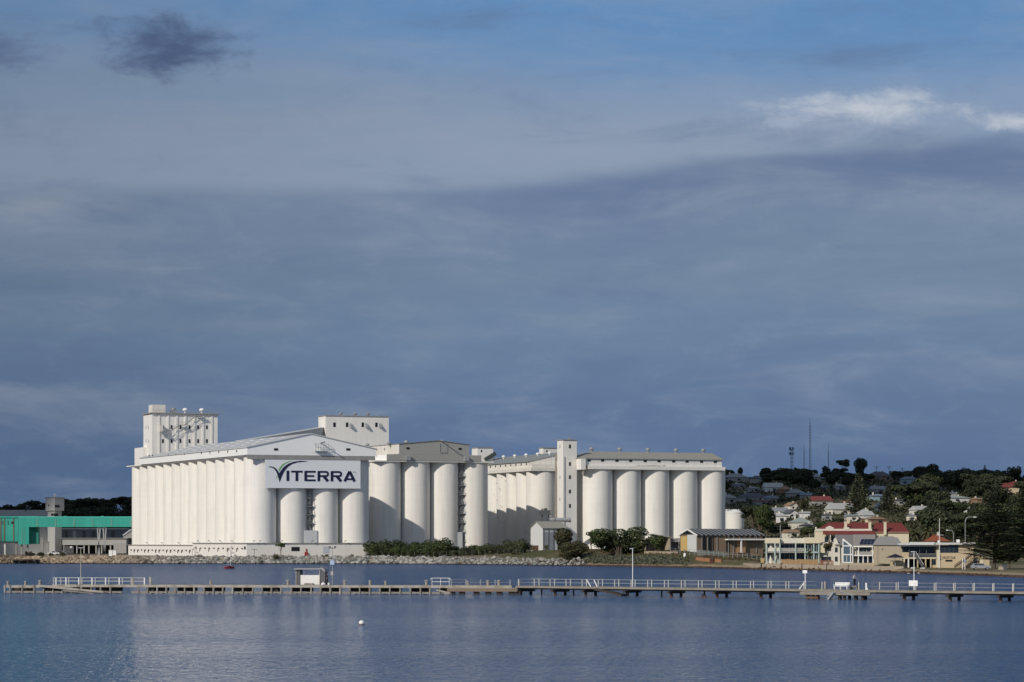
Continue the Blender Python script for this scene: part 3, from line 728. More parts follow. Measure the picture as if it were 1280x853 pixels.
SEAWALL = mat('sea_wall_concrete', (.40, .33, .25), .9, .15, .3, streak=.2)
mb = MB()
pts = [(930, 9.), (945, 3.5), (960, 2.4), (985, 2.2), (1010, 2.2), (1040, 2.2), (1070, 2.2), (1095, 2.4), (1118, 3.2), (1130, 7)]
W = []
for px, s in pts: d = shore(px) + s; W.append(((px - CX) / F * d, d))
for (a, b) in zip(W[:-1], W[1:]): mb.beam((*a, .6), (*b, .6), .5, 2.1)
o = mb.build('sea_wall', SEAWALL); tag(o, 'low tan concrete sea wall below the houses on the right shore', 'sea wall')
mb = MB()
for k, (px, dz) in enumerate(((977, .9), (1003, .9), (1034, 1.), (952, .8), (1061, .7))):
    d = shore(px) + 1.9; x = (px - CX) / F * d; mb.box(x - .25, x + .25, d - .3, d + .1, .2, 1.5 + dz * .4)
mb.build('wall_post', DTIMBER, o)
mb = MB()
for k in range(420):
    px = R_.uniform(715, 1300); d = shore(px) + R_.uniform(-.8, 2.2); x = (px - CX) / F * d
    r = R_.uniform(.15, .5); mb.ico((x, d, height(x, max(d, shore(px) + .05)) + .02), (r * 1.6, r, r * .55), R_, .3)
tag(mb.build('shore_stones', mat('weedy_stone', (.075, .05, .036), .9, .4, .6)), 'dark weedy stones along the foot of the right shore', 'shore stones', kind='stuff')

# ---- unseen clouds added over the viewer's left shoulder, shaped to shade both hills
def cloud(region, h0, zc, label, seed):
    R = random.Random(seed); mb = MB(); k = (zc - h0) / math.tan(math.radians(SUN_EL)); sh = Vector((ts.x, ts.y)).normalized() * k
    xs = [q[0] for q in region]; ys = [q[1] for q in region]; n = 0
    def inside(x, y):
        c = False; j = len(region) - 1
        for i in range(len(region)):
            xi, yi = region[i]; xj, yj = region[j]
            if (yi > y) != (yj > y) and x < (xj - xi) * (y - yi) / (yj - yi) + xi: c = not c
            j = i
        return c
    y = min(ys)
    while y < max(ys):
        x = min(xs)
        while x < max(xs):
            if inside(x, y):
                r = R.uniform(30, 44); mb.ico((x + sh.x + R.uniform(-8, 8), y + sh.y + R.uniform(-8, 8), zc + R.uniform(-10, 26)), (r, r, r * .62), R, .14)
            x += 26
        y += 26
    tag(mb.build('cloud', mat('cloud_grey', (.62, .63, .66), 1., .05, .01), smooth=True), label, 'cloud', kind='stuff')
def gp(px, d): return ((px - CX) / F * d, d)
cloud([gp(840, 1430), gp(930, 1410), gp(1000, 1440), gp(1060, 1500), gp(1120, 1500), gp(1200, 1500), gp(1240, 1620), gp(1330, 1680), gp(1400, 2200), gp(700, 2200)], 36, 760, 'unseen grey cloud high over the viewer, added to shade the top of the town hill', 4)
cloud([(-176, 1245), (-236, 1215), (-248, 1150), (-208, 985), (-330, 960), (-560, 960), (-620, 2000), (-150, 2000), (-190, 1560)], 10, 760, 'unseen grey cloud high over the viewer, added to shade the left hill', 5)

# ---- foliage
def leafmat(name, c, c2, rnd=.25):
    m = bpy.data.materials.new(name); m.use_nodes = True; nt = m.node_tree; g = G(nt); p = nt.nodes['Principled BSDF']
    tc = g.n('ShaderNodeTexCoord').outputs['Object']; n = g.noise(tc, .55, 3, .6)
    ri = g.n('ShaderNodeObjectInfo').outputs['Random']
    cc = g.mix(g.step(n, .38, .62), c, c2)
    k = g.m('ADD', 1 - rnd, g.m('MULTIPLY', ri, 2 * rnd))
    gr = g.n('ShaderNodeCombineColor')
    for i in range(3): nt.links.new(k, gr.inputs[i])
    nt.links.new(g.mix(1., cc, gr.outputs[0], 'MULTIPLY'), p.inputs['Base Color'])
    p.inputs['Roughness'].default_value = .7; p.inputs['Specular IOR Level'].default_value = .25
    return m
LEAF = leafmat('dull_green_foliage', (.030, .046, .016), (.060, .075, .026))
LEAFG = leafmat('grey_green_foliage', (.050, .058, .032), (.095, .095, .052))
LEAFB = leafmat('brown_green_foliage', (.052, .046, .022), (.070, .070, .030))
LEAFD = leafmat('dark_pine_foliage', (.014, .028, .010), (.045, .058, .018), .15)
LEAFH = leafmat('hill_tree_foliage', (.019, .027, .013), (.042, .047, .021), .4)
BARK = mat('tree_bark', (.10, .08, .06), .9, .3, 1.)
def crown(mb, lobes, n, size, R, flat=.0):
    """many small leaf sprays through a set of lobes"""
    wts = [l[3] * l[4] * l[5] for l in lobes]
    for k in range(n):
        L = R.choices(lobes, wts)[0]
        while True:
            q = Vector((R.uniform(-1, 1), R.uniform(-1, 1), R.uniform(-1, 1)))
            if .0 < q.length < 1: break
        q = q.normalized() * (q.length ** .42)
        c = Vector((L[0] + q.x * L[3], L[1] + q.y * L[4], L[2] + q.z * L[5]))
        nrm = (q + Vector((R.uniform(-1, 1), R.uniform(-1, 1), R.uniform(-.6, 1))) * .8).normalized()
        e = nrm.cross(Vector((R.uniform(-1, 1), R.uniform(-1, 1), R.uniform(-1, 1)))).normalized(); f = nrm.cross(e)
        s = size * R.uniform(.55, 1.3); b = R.uniform(.5, 1.1)
        mb.add([c - e * s, c - f * s * b * .7 + nrm * s * .15, c + e * s, c + f * s * b], [(0, 1, 2, 3)])
def tree_mesh(kind, seed):
    """crown and trunk meshes for a tree of one metre-true size, base at the origin"""
    R = random.Random(seed); c = MB(); t = MB()
    if kind == 'round':
        lobes = [(0, 0, 5.0, 3.2, 3.2, 2.4)] + [(R.uniform(-2.6, 2.6), R.uniform(-2.2, 2.2), R.uniform(3.2, 6.6), R.uniform(1.2, 2.1), R.uniform(1.2, 2.), R.uniform(1., 1.6)) for _ in range(8)]
        crown(c, lobes, 1300, .42, R); t.tube((0, 0, -.8), (.2, 0, 4.2), .3, .14)
        for k in range(4): a = R.uniform(0, 6.3); t.tube((.1, 0, 2 + .4 * k), (2.2 * math.cos(a), 2.2 * math.sin(a), 4.6 + .5 * k), .13, .05, 5)
    elif kind == 'dense':
        lobes = [(R.uniform(-3.6, 3.6), R.uniform(-3, 3), R.uniform(3., 6.5), R.uniform(1.6, 2.4), R.uniform(1.5, 2.3), R.uniform(1.2, 1.8)) for _ in range(11)] + [(-3.4, 0, 3.2, 1.7, 1.6, 1.3), (3.8, 0, 3.4, 1.6, 1.5, 1.2), (1.5, -1, 3.2, 1.5, 1.4, 1.3)]
        lobes += [(R.uniform(-3, 3), R.uniform(-2, 0), R.uniform(1.6, 2.6), 1.7, 1.5, 1.1) for _ in range(5)]; crown(c, lobes, 6500, .25, R)
        for k in range(5): a = R.uniform(0, 6.3); t.tube((.1 * k - .2, 0, -.8), (2. * math.cos(a), 1.6 * math.sin(a), 4.4), .26, .08, 6)
    elif kind == 'gum':
        lobes = [(R.uniform(-3.2, 3.2), R.uniform(-3, 3), R.uniform(6.2, 10.4), R.uniform(1., 1.9), R.uniform(1., 1.9), R.uniform(.6, 1.1)) for _ in range(10)]
        crown(c, lobes, 900, .44, R); t.tube((0, 0, -.8), (.3, .1, 5.2), .34, .2)
        for L in lobes: t.tube((.25, .1, R.uniform(3.6, 5.)), (L[0] * .8, L[1] * .8, L[2] - .3), .14, .04, 5)
    elif kind == 'umbrella':
        lobes = [(R.uniform(-4, 4), R.uniform(-3.5, 3.5), 7.4 + R.uniform(-.6, .8), R.uniform(1.6, 2.6), R.uniform(1.6, 2.4), R.uniform(.6, .95)) for _ in range(9)]
        crown(c, lobes, 1300, .40, R); t.tube((0, 0, -.8), (.1, 0, 3.4), .36, .25)
        for L in lobes: t.tube((.1, 0, R.uniform(2.6, 3.4)), (L[0] * .8, L[1] * .8, L[2] - .3), .16, .05, 5)
    elif kind == 'shrub':
        lobes = [(R.uniform(-1.3, 1.3), R.uniform(-1., 1.), R.uniform(.5, 2.1), R.uniform(.5, 1.0), R.uniform(.5, .9), R.uniform(.45, .85)) for _ in range(9)]
        crown(c, lobes, 1300, .14, R); t.tube((0, 0, -.5), (0, 0, 1.2), .12, .05, 5)
    elif kind == 'conifer':
        for k in range(17):
            z = 1.0 + k * .66; L = 3.1 * (1 - (k / 17.5) ** 1.1) + .2
            for j in range(max(8, int(L * 46))):
                a = R.uniform(0, 6.283); fr = R.random() ** .55; a = round(a * 1.11) / 1.11 + R.uniform(-.3, .3) + k
                p = Vector((math.cos(a) * L * fr, math.sin(a) * L * fr, z + .35 * fr * fr * L * .5 + R.uniform(-.16, .16)))
                s = R.uniform(.2, .38); e = Vector((math.cos(a), math.sin(a), R.uniform(-.2, .7))).normalized() * s * 1.3
                f = e.cross(Vector((R.uniform(-1, 1), R.uniform(-1, 1), R.uniform(-.3, 1)))).normalized() * s * .7
                c.add([p - e, p - f, p + e, p + f], [(0, 1, 2, 3)])
        t.tube((0, 0, -.8), (0, 0, 12.3), .22, .03)
    elif kind == 'palm':
        t.tube((0, 0, -.6), (.15, 0, 6.2), .26, .2)
        for j in range(30):
            a = j * 2.4; up = R.uniform(-.5, 1.15); L = R.uniform(1.7, 2.3); pts = []
            for i in range(6):
                s = i / 5 * L; pts.append(Vector((math.cos(a) * s * math.cos(up) + .15, math.sin(a) * s * math.cos(up), 6.2 + math.sin(up) * s - .26 * s * s)))
            for i in range(5):
                wv = Vector((-math.sin(a), math.cos(a), 0)) * (.30 if i < 4 else .16); dn = Vector((0, 0, -.22))
                c.add([pts[i] - wv + dn, pts[i], pts[i + 1], pts[i + 1] - wv + dn], [(0, 1, 2, 3)]); c.add([pts[i], pts[i] + wv + dn, pts[i + 1] + wv + dn, pts[i + 1]], [(0, 1, 2, 3)])
    return c, t
TREES = {}
def tree(kind, loc, s=1., rot=None, label=None, cat='tree', group=None, leaf=None, name=None, seed=0, trunk=True):
    key = (kind, seed, leaf.name if leaf else '')
    if key not in TREES:
        c, t = tree_mesh(kind, seed * 17 + 3); TREES[key] = (c.mesh('crown', leaf or LEAF, 'leaf'), t.mesh('trunk', BARK, True))
    nm = name or {'dense': 'spreading_tree', 'round': 'bushy_tree', 'gum': 'gum_tree', 'umbrella': 'spreading_tree', 'shrub': 'shrub', 'conifer': 'pine_tree', 'palm': 'palm_tree'}[kind]
    r = thing(nm, label, cat, loc, rng.uniform(0, 6.3) if rot is None else rot, group); r.scale = s if isinstance(s, tuple) else (s, s, s)
    for nm2, me in zip(('crown', 'trunk') if cat != 'shrub' else ('foliage', 'stem'), TREES[key]):
        o = bpy.data.objects.new(nm2, me); col.objects.link(o); o.parent = r
    return r

# shrubs in the belt under block two and the older block
R_ = random.Random(5)
for k in range(40):
    px = 470 + k * 4.7 + R_.uniform(-2, 2); d = shore(px) + R_.uniform(16, 30) + (8 if k % 3 == 0 else 0); p = on(px, d)
    if 662 < px < 712 and d > 955: p = on(px, d - 14)
    s = R_.uniform(1.3, 2.0) if px < 560 else R_.uniform(1.0, 1.8)
    if k % 3 == 0: s *= 1.25
    dark = px < 540 or R_.random() < .4
    if dark: tree('shrub', p, (s * 1.25, s * 1.25, s), None, 'dark green shrub in the belt below the grey gallery silos', 'shrub', 'dark shrubs below the silos', LEAF, seed=k % 3)
    else: tree('shrub', p, (s * 1.1, s * 1.1, s * .85), None, 'olive grey shrub in the belt in front of the stained silo flank', 'shrub', 'olive shrubs below the silos', LEAFG, seed=k % 3)
# hand-placed trees and bushes in front of the five cell block
def place(kind, px, py, h, w, label, leaf=None, cat='tree', seed=0, base_h=None, d=None, name=None):
    """h, w: height and width in photo pixels"""
    d = d or ground_d(px, py); H = {'dense': 8., 'round': 7.6, 'gum': 11., 'umbrella': 8.6, 'shrub': 2.6, 'conifer': 12.6, 'palm': 7.6}[kind]; Wd = {'dense': 10., 'round': 8.2, 'gum': 8.4, 'umbrella': 11., 'shrub': 4.2, 'conifer': 6., 'palm': 4.2}[kind]
    if d is None: d = 1790. if py < 640 else 900.
    p = on(px, d)
    sz = h * d / F / H; sw = w * d / F / Wd
    return tree(kind, p, (sw, sw, sz), None, label, cat, None, leaf, seed=seed, name=name)
place('dense', 775, 696, 38, 72, 'big dense dark green tree on the bank before the five cell block', LEAF, seed=1)
place('umbrella', 739, 690, 25, 26, 'small open tree with forked trunk left of the big bank tree', LEAF, seed=2)
place('dense', 716, 701, 27, 54, 'wide brownish bush leaning over the rocks by the small gabled shed', LEAFB, seed=3, name='bush', cat='bush')
place('round', 704, 690, 30, 30, 'brown green tree directly behind the wide bank bush', LEAFB, seed=4)
place('round', 822, 692, 22, 24, 'dark round tree in front of the open tan shelter', LEAF, seed=5)
place('round', 908, 692, 22, 26, 'dark tree against the middle of the long black roofed shed', LEAF, seed=6)
place('round', 933, 692, 20, 22, 'dark tree at the right end of the long black roofed shed', LEAF, seed=7)
place('umbrella', 351, 696.8, 18, 17, 'lone little round tree against the white annex wall', LEAF, seed=3, d=996)
for px, py, h, w, lab, lf in ((345, 696.8, 8, 9, 'yellowish round bush at the foot of the lone annex tree', LEAFB), (408.5, 696.8, 4, 6, 'tiny dark bush below the pale panel of the annex', LEAFB), (440, 696.8, 4, 6, 'tiny dark bush near the right end of the annex', LEAFB), (461, 697, 9, 8, 'dark bush at the right corner of the annex', LEAF), (683, 686.5, 7, 8, 'small bush touching the front of the gabled shed', LEAFG)):
    d = 991 if px < 470 else 978
    place('shrub', px, py, h, w, lab, lf, 'bush', seed=int(px) % 3, d=d, name='bush')
mb = MB(); R_ = random.Random(21)
for k in range(1500):
    px = R_.triangular(690, 868, 800); d = shore(px) + R_.uniform(4, 17); x = (px - CX) / F * d; z = height(x, d)
    q = (x, d, z + R_.uniform(.05, .8)); crown(mb, [(*q, .8, .8, .35)], 6, .3, R_)
tag(mb.build('ground_cover', leafmat('grey_saltbush', (.085, .095, .062), (.135, .14, .10)), smooth='leaf'), 'grey green saltbush cover along the bank below the big tree', 'ground cover', kind='stuff')
mb = MB()
for k in range(900):
    px = R_.choice((R_.uniform(700, 860), R_.uniform(880, 955))); d = shore(px) + R_.uniform(20, 42); x = (px - CX) / F * d; z = height(x, d)
    crown(mb, [(x, d, z + .2, .8, .8, .25)], 5, .26, R_)
tag(mb.build('scrub_grass', leafmat('red_brown_scrub', (.15, .075, .045), (.10, .11, .04)), smooth='leaf'), 'reddish brown scrub and green grass behind the bank', 'scrub', kind='stuff')

# ---------------------------------------------------------------- sheds in the middle
SHEDW = mat('pale_shed_sheet', (.60, .61, .60), .6, .07, .3, wave=('X', 1.3, .15))
fs = Frame(678.4, 985, 30, 4.3); fs.z0 = height(*fs.o) - .1; fs.loc = (fs.o.x, fs.o.y, fs.z0)
t = thing('gabled_shed', 'small pale gabled shed with tan roof standing before the slim lift tower', 'shed', fs.loc, fs.th)
Lw = fs.u(709, 0); Dw = fs.w(663.3, 0); he = fs.z(660.3, 0, 0); hr = fs.z(652.8, 0, Dw / 2)
mb = MB(); mb.prism([(0, -1), (0, he), (Dw / 2, hr), (Dw, he), (Dw, -1)], 'x', 0, Lw * .985); mb.build('wall', SHEDW, t)
mb = MB(); mb.prism([(-.4, he - .15), (Dw / 2, hr + .03), (Dw + .4, he - .15), (Dw + .4, he + .03), (Dw / 2, hr + .25), (-.4, he + .03)], 'x', -.35, Lw + .1); mb.build('roof', ROOFTAN, t)
for a, b, m_ in ((.02, .42, STEEL), (.62, .78, DARK)): mb = MB(); mb.box(Lw * a, Lw * b, -.08, -.01, .1, he * .82); mb.build('door', m_, t)
for a in (.03, .24, .45, .6, .8): mb = MB(); mb.box(Lw * a - .1, Lw * a + .1, -.16, -.09, .1, he - .2); mb.build('downpipe', DSTEEL, t)
mb = MB(); mb.box(-1.2, -.02, Dw * .35, Dw * .75, 0, 1.7); mb.build('porch', RUST, t)
mb = MB(); mb.box(Lw * .75, Lw * .77, Dw / 2, Dw / 2 + .2, hr, hr + 1.6); mb.build('flue', DSTEEL, t)
# dark plant with a pipe beside it, against the older block
p = on(680, 1085); t = thing('dust_plant', 'dark steel dust plant with a horizontal pale duct behind the gabled shed', 'plant', p)
z = lambda py: CAMH + (CY - py) / F * 1085 - p.z
mb = MB(); mb.box(-1.7, 2.5, -1, 1, z(643), z(638)); mb.box(-3, 3.5, -1.2, -1, z(644), z(643.2)); mb.box(-1, -.4, -.3, .3, 0, z(636)); mb.box(1.4, 2, -.3, .3, 0, z(643)); mb.build('filter_box', DSTEEL, t)
mb = MB(); mb.tube((2, 0, z(650)), (10, .5, z(650)), .8, n=10); mb.build('duct', STEEL, t); mb = MB(); mb.cyl(.5, 0, z(638), z(635.5), .7, n=8); mb.build('fan', DSTEEL, t)

# open tan shelter between big tree and black roofed shed
fo = Frame(799, 935, 12, 4.8); fo.z0 = height(*fo.o) - .1; fo.loc = (fo.o.x, fo.o.y, fo.z0)
t = thing('open_shelter', 'open fronted tan shelter with low gable roof behind the dark round tree', 'shelter', fo.loc, fo.th)
a = fo.u(838.5, 0); dd = 8.; he = fo.z(672.6, 3, 0); hr = fo.z(668.3, 4, 4)
TAN = mat('tan_rendered_wall', (.42, .35, .26), .9, .1, .3, streak=.1)
mb = MB(); mb.box(-.2, 2.2, 0, dd, -1, he - .05); mb.box(a - .8, a - .1, 0, dd, -1, he - .05); mb.box(2.2, a - .8, dd - .3, dd, -1, he - .05); mb.build('wall', TAN, t)
mb = MB(); mb.prism([(-.6, he), (a * .42, hr), (a + .4, he), (a + .4, he + .25), (a * .42, hr + .25), (-.6, he + .25)], 'y', -.5, dd + .3); mb.build('roof', mat('dusty_roof', (.36, .33, .28), .8, .1), t)
mb = MB(); mb.box(a + .5, a + 6.2, 2, 6, he - 1.2, he - .1); mb.box(a + .5, a + .8, 2.2, 2.5, -1, he - 1.2); mb.box(a + 5.8, a + 6.1, 2.2, 2.5, -1, he - 1.2); mb.box(a + .5, a + 6.1, 5.5, 5.9, -1, he - 1.25); mb.build('lean_to', CONC, t)
mb = MB()
for k in range(4): mb.box(a + 3.2 + k * .8, a + 3.28 + k * .8, 1.9, 1.98, 0, 3.4)
mb.box(a + 3.2, a + 5.7, 1.9, 1.98, 2.2, 2.3); mb.box(a + 3.2, a + 5.7, 1.9, 1.98, 3.3, 3.4); mb.build('steel_rack', WPAINT, t)

# long black roofed shed
fd = Frame(871.3, 893, 24, 4.6); fd.z0 = height(*fd.o) - .1; fd.loc = (fd.o.x, fd.o.y, fd.z0)
t = thing('long_shed', 'long brown shed with black striped roof and a yellow and white gable end', 'shed', fd.loc, fd.th)
Lw = fd.u(953.5, 0); Dw = fd.w(850, 0); he = fd.z(668.2, 0, 0); hr = fd.z(662.3, 0, Dw / 2)
BROWN = mat('brown_timber_cladding', (.22, .16, .11), .85, .15, .4, wave=('X', .8, .15))
mb = MB(); mb.prism([(0, -1), (0, he), (Dw / 2, hr - .1), (Dw, he), (Dw, -1)], 'x', 0, Lw); mb.build('wall', BROWN, t)
m = bpy.data.materials.new('black_striped_roof'); m.use_nodes = True; g = G(m.node_tree); pr = m.node_tree.nodes['Principled BSDF']
tc = g.n('ShaderNodeTexCoord').outputs['Object']; xx, yy, zz = g.sep(tc)
saw = g.m('FRACT', g.m('ADD', g.m('MULTIPLY', xx, .64), g.m('MULTIPLY', yy, .12)))
m.node_tree.links.new(g.mix(g.step(saw, .62, .66), (.020, .021, .023), (.33, .34, .34)), pr.inputs['Base Color']); pr.inputs['Roughness'].default_value = .6
mb = MB(); mb.prism([(-.6, he - .35), (Dw / 2, hr), (Dw + .6, he - .35), (Dw + .6, he - .1), (Dw / 2, hr + .28), (-.6, he - .1)], 'x', -.2, Lw + .3); mb.build('roof', m, t)
mb = MB()
for a, b in (((-.7, he - .35), (Dw / 2, hr + .1)), ((Dw / 2, hr + .1), (Dw + .7, he - .35))): mb.beam((-.35, a[0], a[1]), (-.35, b[0], b[1]), .2, .45)
mb.build('bargeboard', WPAINT, t)
mb = MB(); mb.box(-.15, -.02, Dw * .56, Dw * .93, 0, he - .6); mb.build('yellow_panel', mat('ochre_panel', (.55, .38, .15), .8), t)
mb = MB(); mb.box(-.18, -.02, .15, Dw * .54, 0, he - .1); mb.build('sliding_door', SHEDW, t)
mb = MB(); mb.prism([(.2, he), (Dw / 2, hr - .3), (Dw - .2, he)], 'x', -.12, -.02); mb.build('gable_panel', DARK, t)
for a, b in ((.09, .14), (.17, .22), (.235, .25), (.44, .49)): mb = MB(); mb.box(Lw * a, Lw * b, -.08, -.01, 0, he - .9); mb.build('opening', DARK, t)
for a in (.07, .155, .3, .47, .55, .9): mb = MB(); mb.box(Lw * a - .1, Lw * a + .1, -.25, -.09, 0, he - .3); mb.build('wall_post', CONC, t)
mb = MB(); zc = fd.z(674.6, 14, 0); mb.box(Lw * .42, Lw * .99, -2., -.1, zc - .2, zc + .2)
for a in (.63,): mb.box(Lw * a - .2, Lw * a + .2, -1.9, -1.5, 0, zc - .2)
mb.build('awning', WPAINT, t)
for a in (.52, .6, .68, .76, .84, .92): window(t, Lw * a, 0, zc + .9, 1.0, .6)
mb = MB(); mb.box(Lw * .6, Lw * .74, -.3, -.06, 0, zc - .3); mb.build('brick_panel', mat('ochre_brick', (.42, .25, .13), .9, .15, .6), t)

# white tank
d = 1265; p = on(918.5, d); t = thing('storage_tank', 'round white storage tank behind the black roofed shed', 'tank', p)
zt = CAMH + (CY - 641.5) / F * d - p.z; r = 11.8 * d / F
mb = MB(); mb.cyl(0, 0, -1, zt, r, n=40); mb.build('tank_shell', WHITE, t, True)
mb = MB(); mb.lathe(0, 0, [(r + .15, zt + .02), (r + .15, zt + .5), (r - .5, zt + .7), (.5, zt + 1.6)], 40); mb.build('tank_roof', WPAINT, t)
mb = MB()
for k in range(30): a = k * .2094; mb.box((r - .2) * math.cos(a) - .06, (r - .2) * math.cos(a) + .06, (r - .2) * math.sin(a) - .06, (r - .2) * math.sin(a) + .06, zt + .5, zt + 1.7)
mb.build('tank_railing', WPAINT, t)

# wire fence along the middle bank, small things on it
mb = MB(); pts = []
for px in range(838, 958, 6):
    d = shore(px) + 27; q = on(px, d); pts.append(q); mb.box(q.x - .06, q.x + .06, q.y - .06, q.y + .06, q.z - .3, q.z + 1.9)
o = thing('wire_fence', 'thin wire fence with slim posts before the long black roofed shed', 'fence', (0, 0, 0)); mb.build('fence_posts', STEEL, o)
mb = MB()
for a, b in zip(pts[:-1], pts[1:]):
    for h_ in (.6, 1.2, 1.8): mb.tube(a + Vector((0, 0, h_)), b + Vector((0, 0, h_)), .025, n=4)
mb.build('fence_wires', STEEL, o)
mb = MB(); pts = [on(px, shore(px) + 16) for px in range(470, 660, 8)]
for q in pts: mb.box(q.x - .05, q.x + .05, q.y - .05, q.y + .05, q.z - .3, q.z + 1.8)
FENCE = mat('dull_fence_steel', (.13, .13, .125), .7)
o = thing('wire_fence', 'thin wire fence in front of the dark shrub belt above the rocks', 'fence', (0, 0, 0)); mb.build('fence_posts', FENCE, o)
mb = MB()
for a, b in zip(pts[:-1], pts[1:]):
    for h_ in (.8, 1.7): mb.tube(a + Vector((0, 0, h_)), b + Vector((0, 0, h_)), .015, n=4)
mb.build('fence_wires', FENCE, o)
p = on(856, shore(856) + 20); t = thing('marker_drum', 'upright white marker drum on the bank below the black roofed shed', 'marker', p)
mb = MB(); mb.lathe(0, 0, [(.35, -.2), (.42, .5), (.4, 1.1), (.2, 1.35)], 12); mb.build('drum', WPAINT, t, True); mb = MB(); mb.box(-.5, .5, -.5, .5, -.4, .05); mb.build('footing', CONC, t)
o = thing('retaining_wall', 'low orange timber retaining wall left of the tan sea wall', 'retaining wall', on(885, shore(885) + 15)); mb = MB()
q0 = on(870, shore(870) + 16) - o.location; q1 = on(902, shore(902) + 14) - o.location; mb.beam(q0 + Vector((0, 0, .3)), q1 + Vector((0, 0, .3)), .3, 1.0); mb.build('timber_boards', mat('orange_timber', (.36, .17, .085), .85, .2), o)
mb = MB()
for f_ in (0, .33, .66, 1): q = q0.lerp(q1, f_); mb.box(q.x - .12, q.x + .12, q.y - .3, q.y - .1, q.z - .5, q.z + .95)
mb.build('timber_posts', DTIMBER, o)
for px, lab, c in ((889.5, 'dark red bin standing on the sand beside the orange retaining wall', (.10, .03, .02)), (953, 'ochre box at the left corner of the cream apartment house', (.42, .32, .16))):
    p = on(px, shore(px) + 11); t = thing('bin' if px < 900 else 'pump_box', lab, 'bin' if px < 900 else 'box', p)
    mb = MB(); mb.prism([(-.45, -.2), (.45, -.2), (.55, 1.2), (-.55, 1.2)], 'y', -.5, .5); mb.build('body', mat('paint_%d' % px, c, .7), t)
    mb = MB(); mb.box(-.62, .62, -.6, .6, 1.2, 1.35); mb.build('lid', DSTEEL if px < 900 else TAN, t)
# pale low wall / path strip above the bank
mb = MB(); P0 = [on(px, shore(px) + 30) for px in range(806, 850, 6)]
for a, b in zip(P0[:-1], P0[1:]): mb.beam(a + Vector((0, 0, .2)), b + Vector((0, 0, .2)), .4, .9)
o = mb.build('garden_wall', SEAWALL); tag(o, 'low pale garden wall between the big tree and the marker drum', 'wall')
o = thing('corrugated_fence', 'low grey green corrugated fence in front of the long black roofed shed', 'fence', (0, 0, 0)); mb = MB(); pts = [on(px, shore(px) + 31) for px in range(872, 914, 6)]
for a, b in zip(pts[:-1], pts[1:]): mb.beam(a + Vector((0, 0, .7)), b + Vector((0, 0, .5)), .08, 1.5)
mb.build('fence_sheets', mat('grey_green_sheet', (.15, .165, .14), .8, .1), o)
mb = MB()
for q in pts: mb.box(q.x - .08, q.x + .08, q.y - .16, q.y - .05, q.z - .4, q.z + 1.35)
mb.build('fence_posts', STEEL, o)

# ---------------------------------------------------------------- left: conveyor, transfer towers, sheds
GREYS = mat('grey_concrete_tower', (.40, .40, .39), .85, .06, .3, streak=.1)
def fbox(t, f, px0, px1, py0, py1, w, depth, m, name, lift=0):
    u0 = f.u(px0, w); u1 = f.u(px1, w); z1 = f.z(py0, (u0 + u1) / 2, w); z0 = f.z(py1, (u0 + u1) / 2, w)
    mb = MB(); mb.box(u0, u1, w, w + depth, z0, z1); return mb.build(name, m, t)
fg = Frame(95, 1150, 0, 2.3); GC = thing('conveyor_gallery', 'long teal enclosed conveyor running level into the left end of the signed silo block', 'conveyor', fg.loc)
fbox(GC, fg, 22.8, 168, 646.9, 659, 0, 4, TEAL, 'gallery_casing')
fbox(GC, fg, 22.8, 166, 645.9, 646.8, .3, 3.4, mat('pale_teal_roof', (.09, .50, .42), .5), 'gallery_roof')
for px in (46.5, 69.5, 92.6, 115.6, 139.3, 163): fbox(GC, fg, px - .9, px + .9, 649, 658.5, -.12, .1, TEALDK, 'joint_strip')
for px in (81, 127.6): fbox(GC, fg, px - 1.6, px + 1.6, 645.2, 646.0, .8, 2., TEAL, 'roof_hatch')
fbox(GC, fg, 22.8, 36, 659.05, 680.8, 0, 4, TEAL, 'chute_casing'); fbox(GC, fg, 36.05, 48, 659.05, 680.3, 3, 3.5, mat('shaded_teal_cladding', (.02, .20, .16), .6), 'chute_shaded_side')  # second box is the chute's dark side, its shade put into a deeper teal
for px in (27.5, 30.5): fbox(GC, fg, px - .4, px + .4, 661, 680, -.1, .08, TEALDK, 'joint_strip')
mb = MB()
for px, px2 in ((121.7, 124.5), (125.2, 122.6), (129, 131), (132.5, 130.5)):
    a = fg.pt(px, 659.2, 1); b = fg.pt(px2, 690, 1); mb.beam((a[0], 1, a[1]), (b[0], 1, -.5), .45, .45)
a = fg.pt(121.5, 660, 1); b = fg.pt(133, 660, 1); mb.beam((a[0], 1, a[1]), (b[0], 1, a[1]), .4, .4); mb.build('trestle', STEEL, GC)
mb = MB()
for px in (27, 34.5): a = fg.u(px, 2); mb.box(a - .3, a + .3, 2, 2.6, -.5, fg.z(680.5, 0, 2))
mb.build('chute_leg', CONC, GC)
TT = thing('transfer_house', 'square dark teal transfer house on legs at the left edge of the photo', 'transfer house', Frame(0, 1156, 0, 2.3).loc); f = Frame(0, 1156, 0, 2.3)
fbox(TT, f, -28, 22.5, 647.5, 677, 0, 9, TEAL, 'house_casing'); fbox(TT, f, -29, 46, 645.5, 647.4, -.4, 9.8, TEAL, 'roof')
for px in (1, 5.5, 17): fbox(TT, f, px - .7, px + .7, 648.5, 676.5, -.15, .12, mat('rust_brown_strip', (.16, .10, .07), .8), 'joint_strip')
for px in (-26, -8, 6, 20): fbox(TT, f, px - 1, px + 1, 677.1, 697, 1, 1, CONC if px != 6 else WPAINT, 'leg')
fbox(TT, f, -27, 21, 677.2, 679, .5, 8, DSTEEL, 'floor_frame'); fbox(TT, f, 14, 17, 652, 655, -.2, .15, DARK, 'window')
for px in (3, 10): fbox(TT, f, px - .3, px + .3, 651, 656, -.25, .1, DSTEEL, 'ladder')
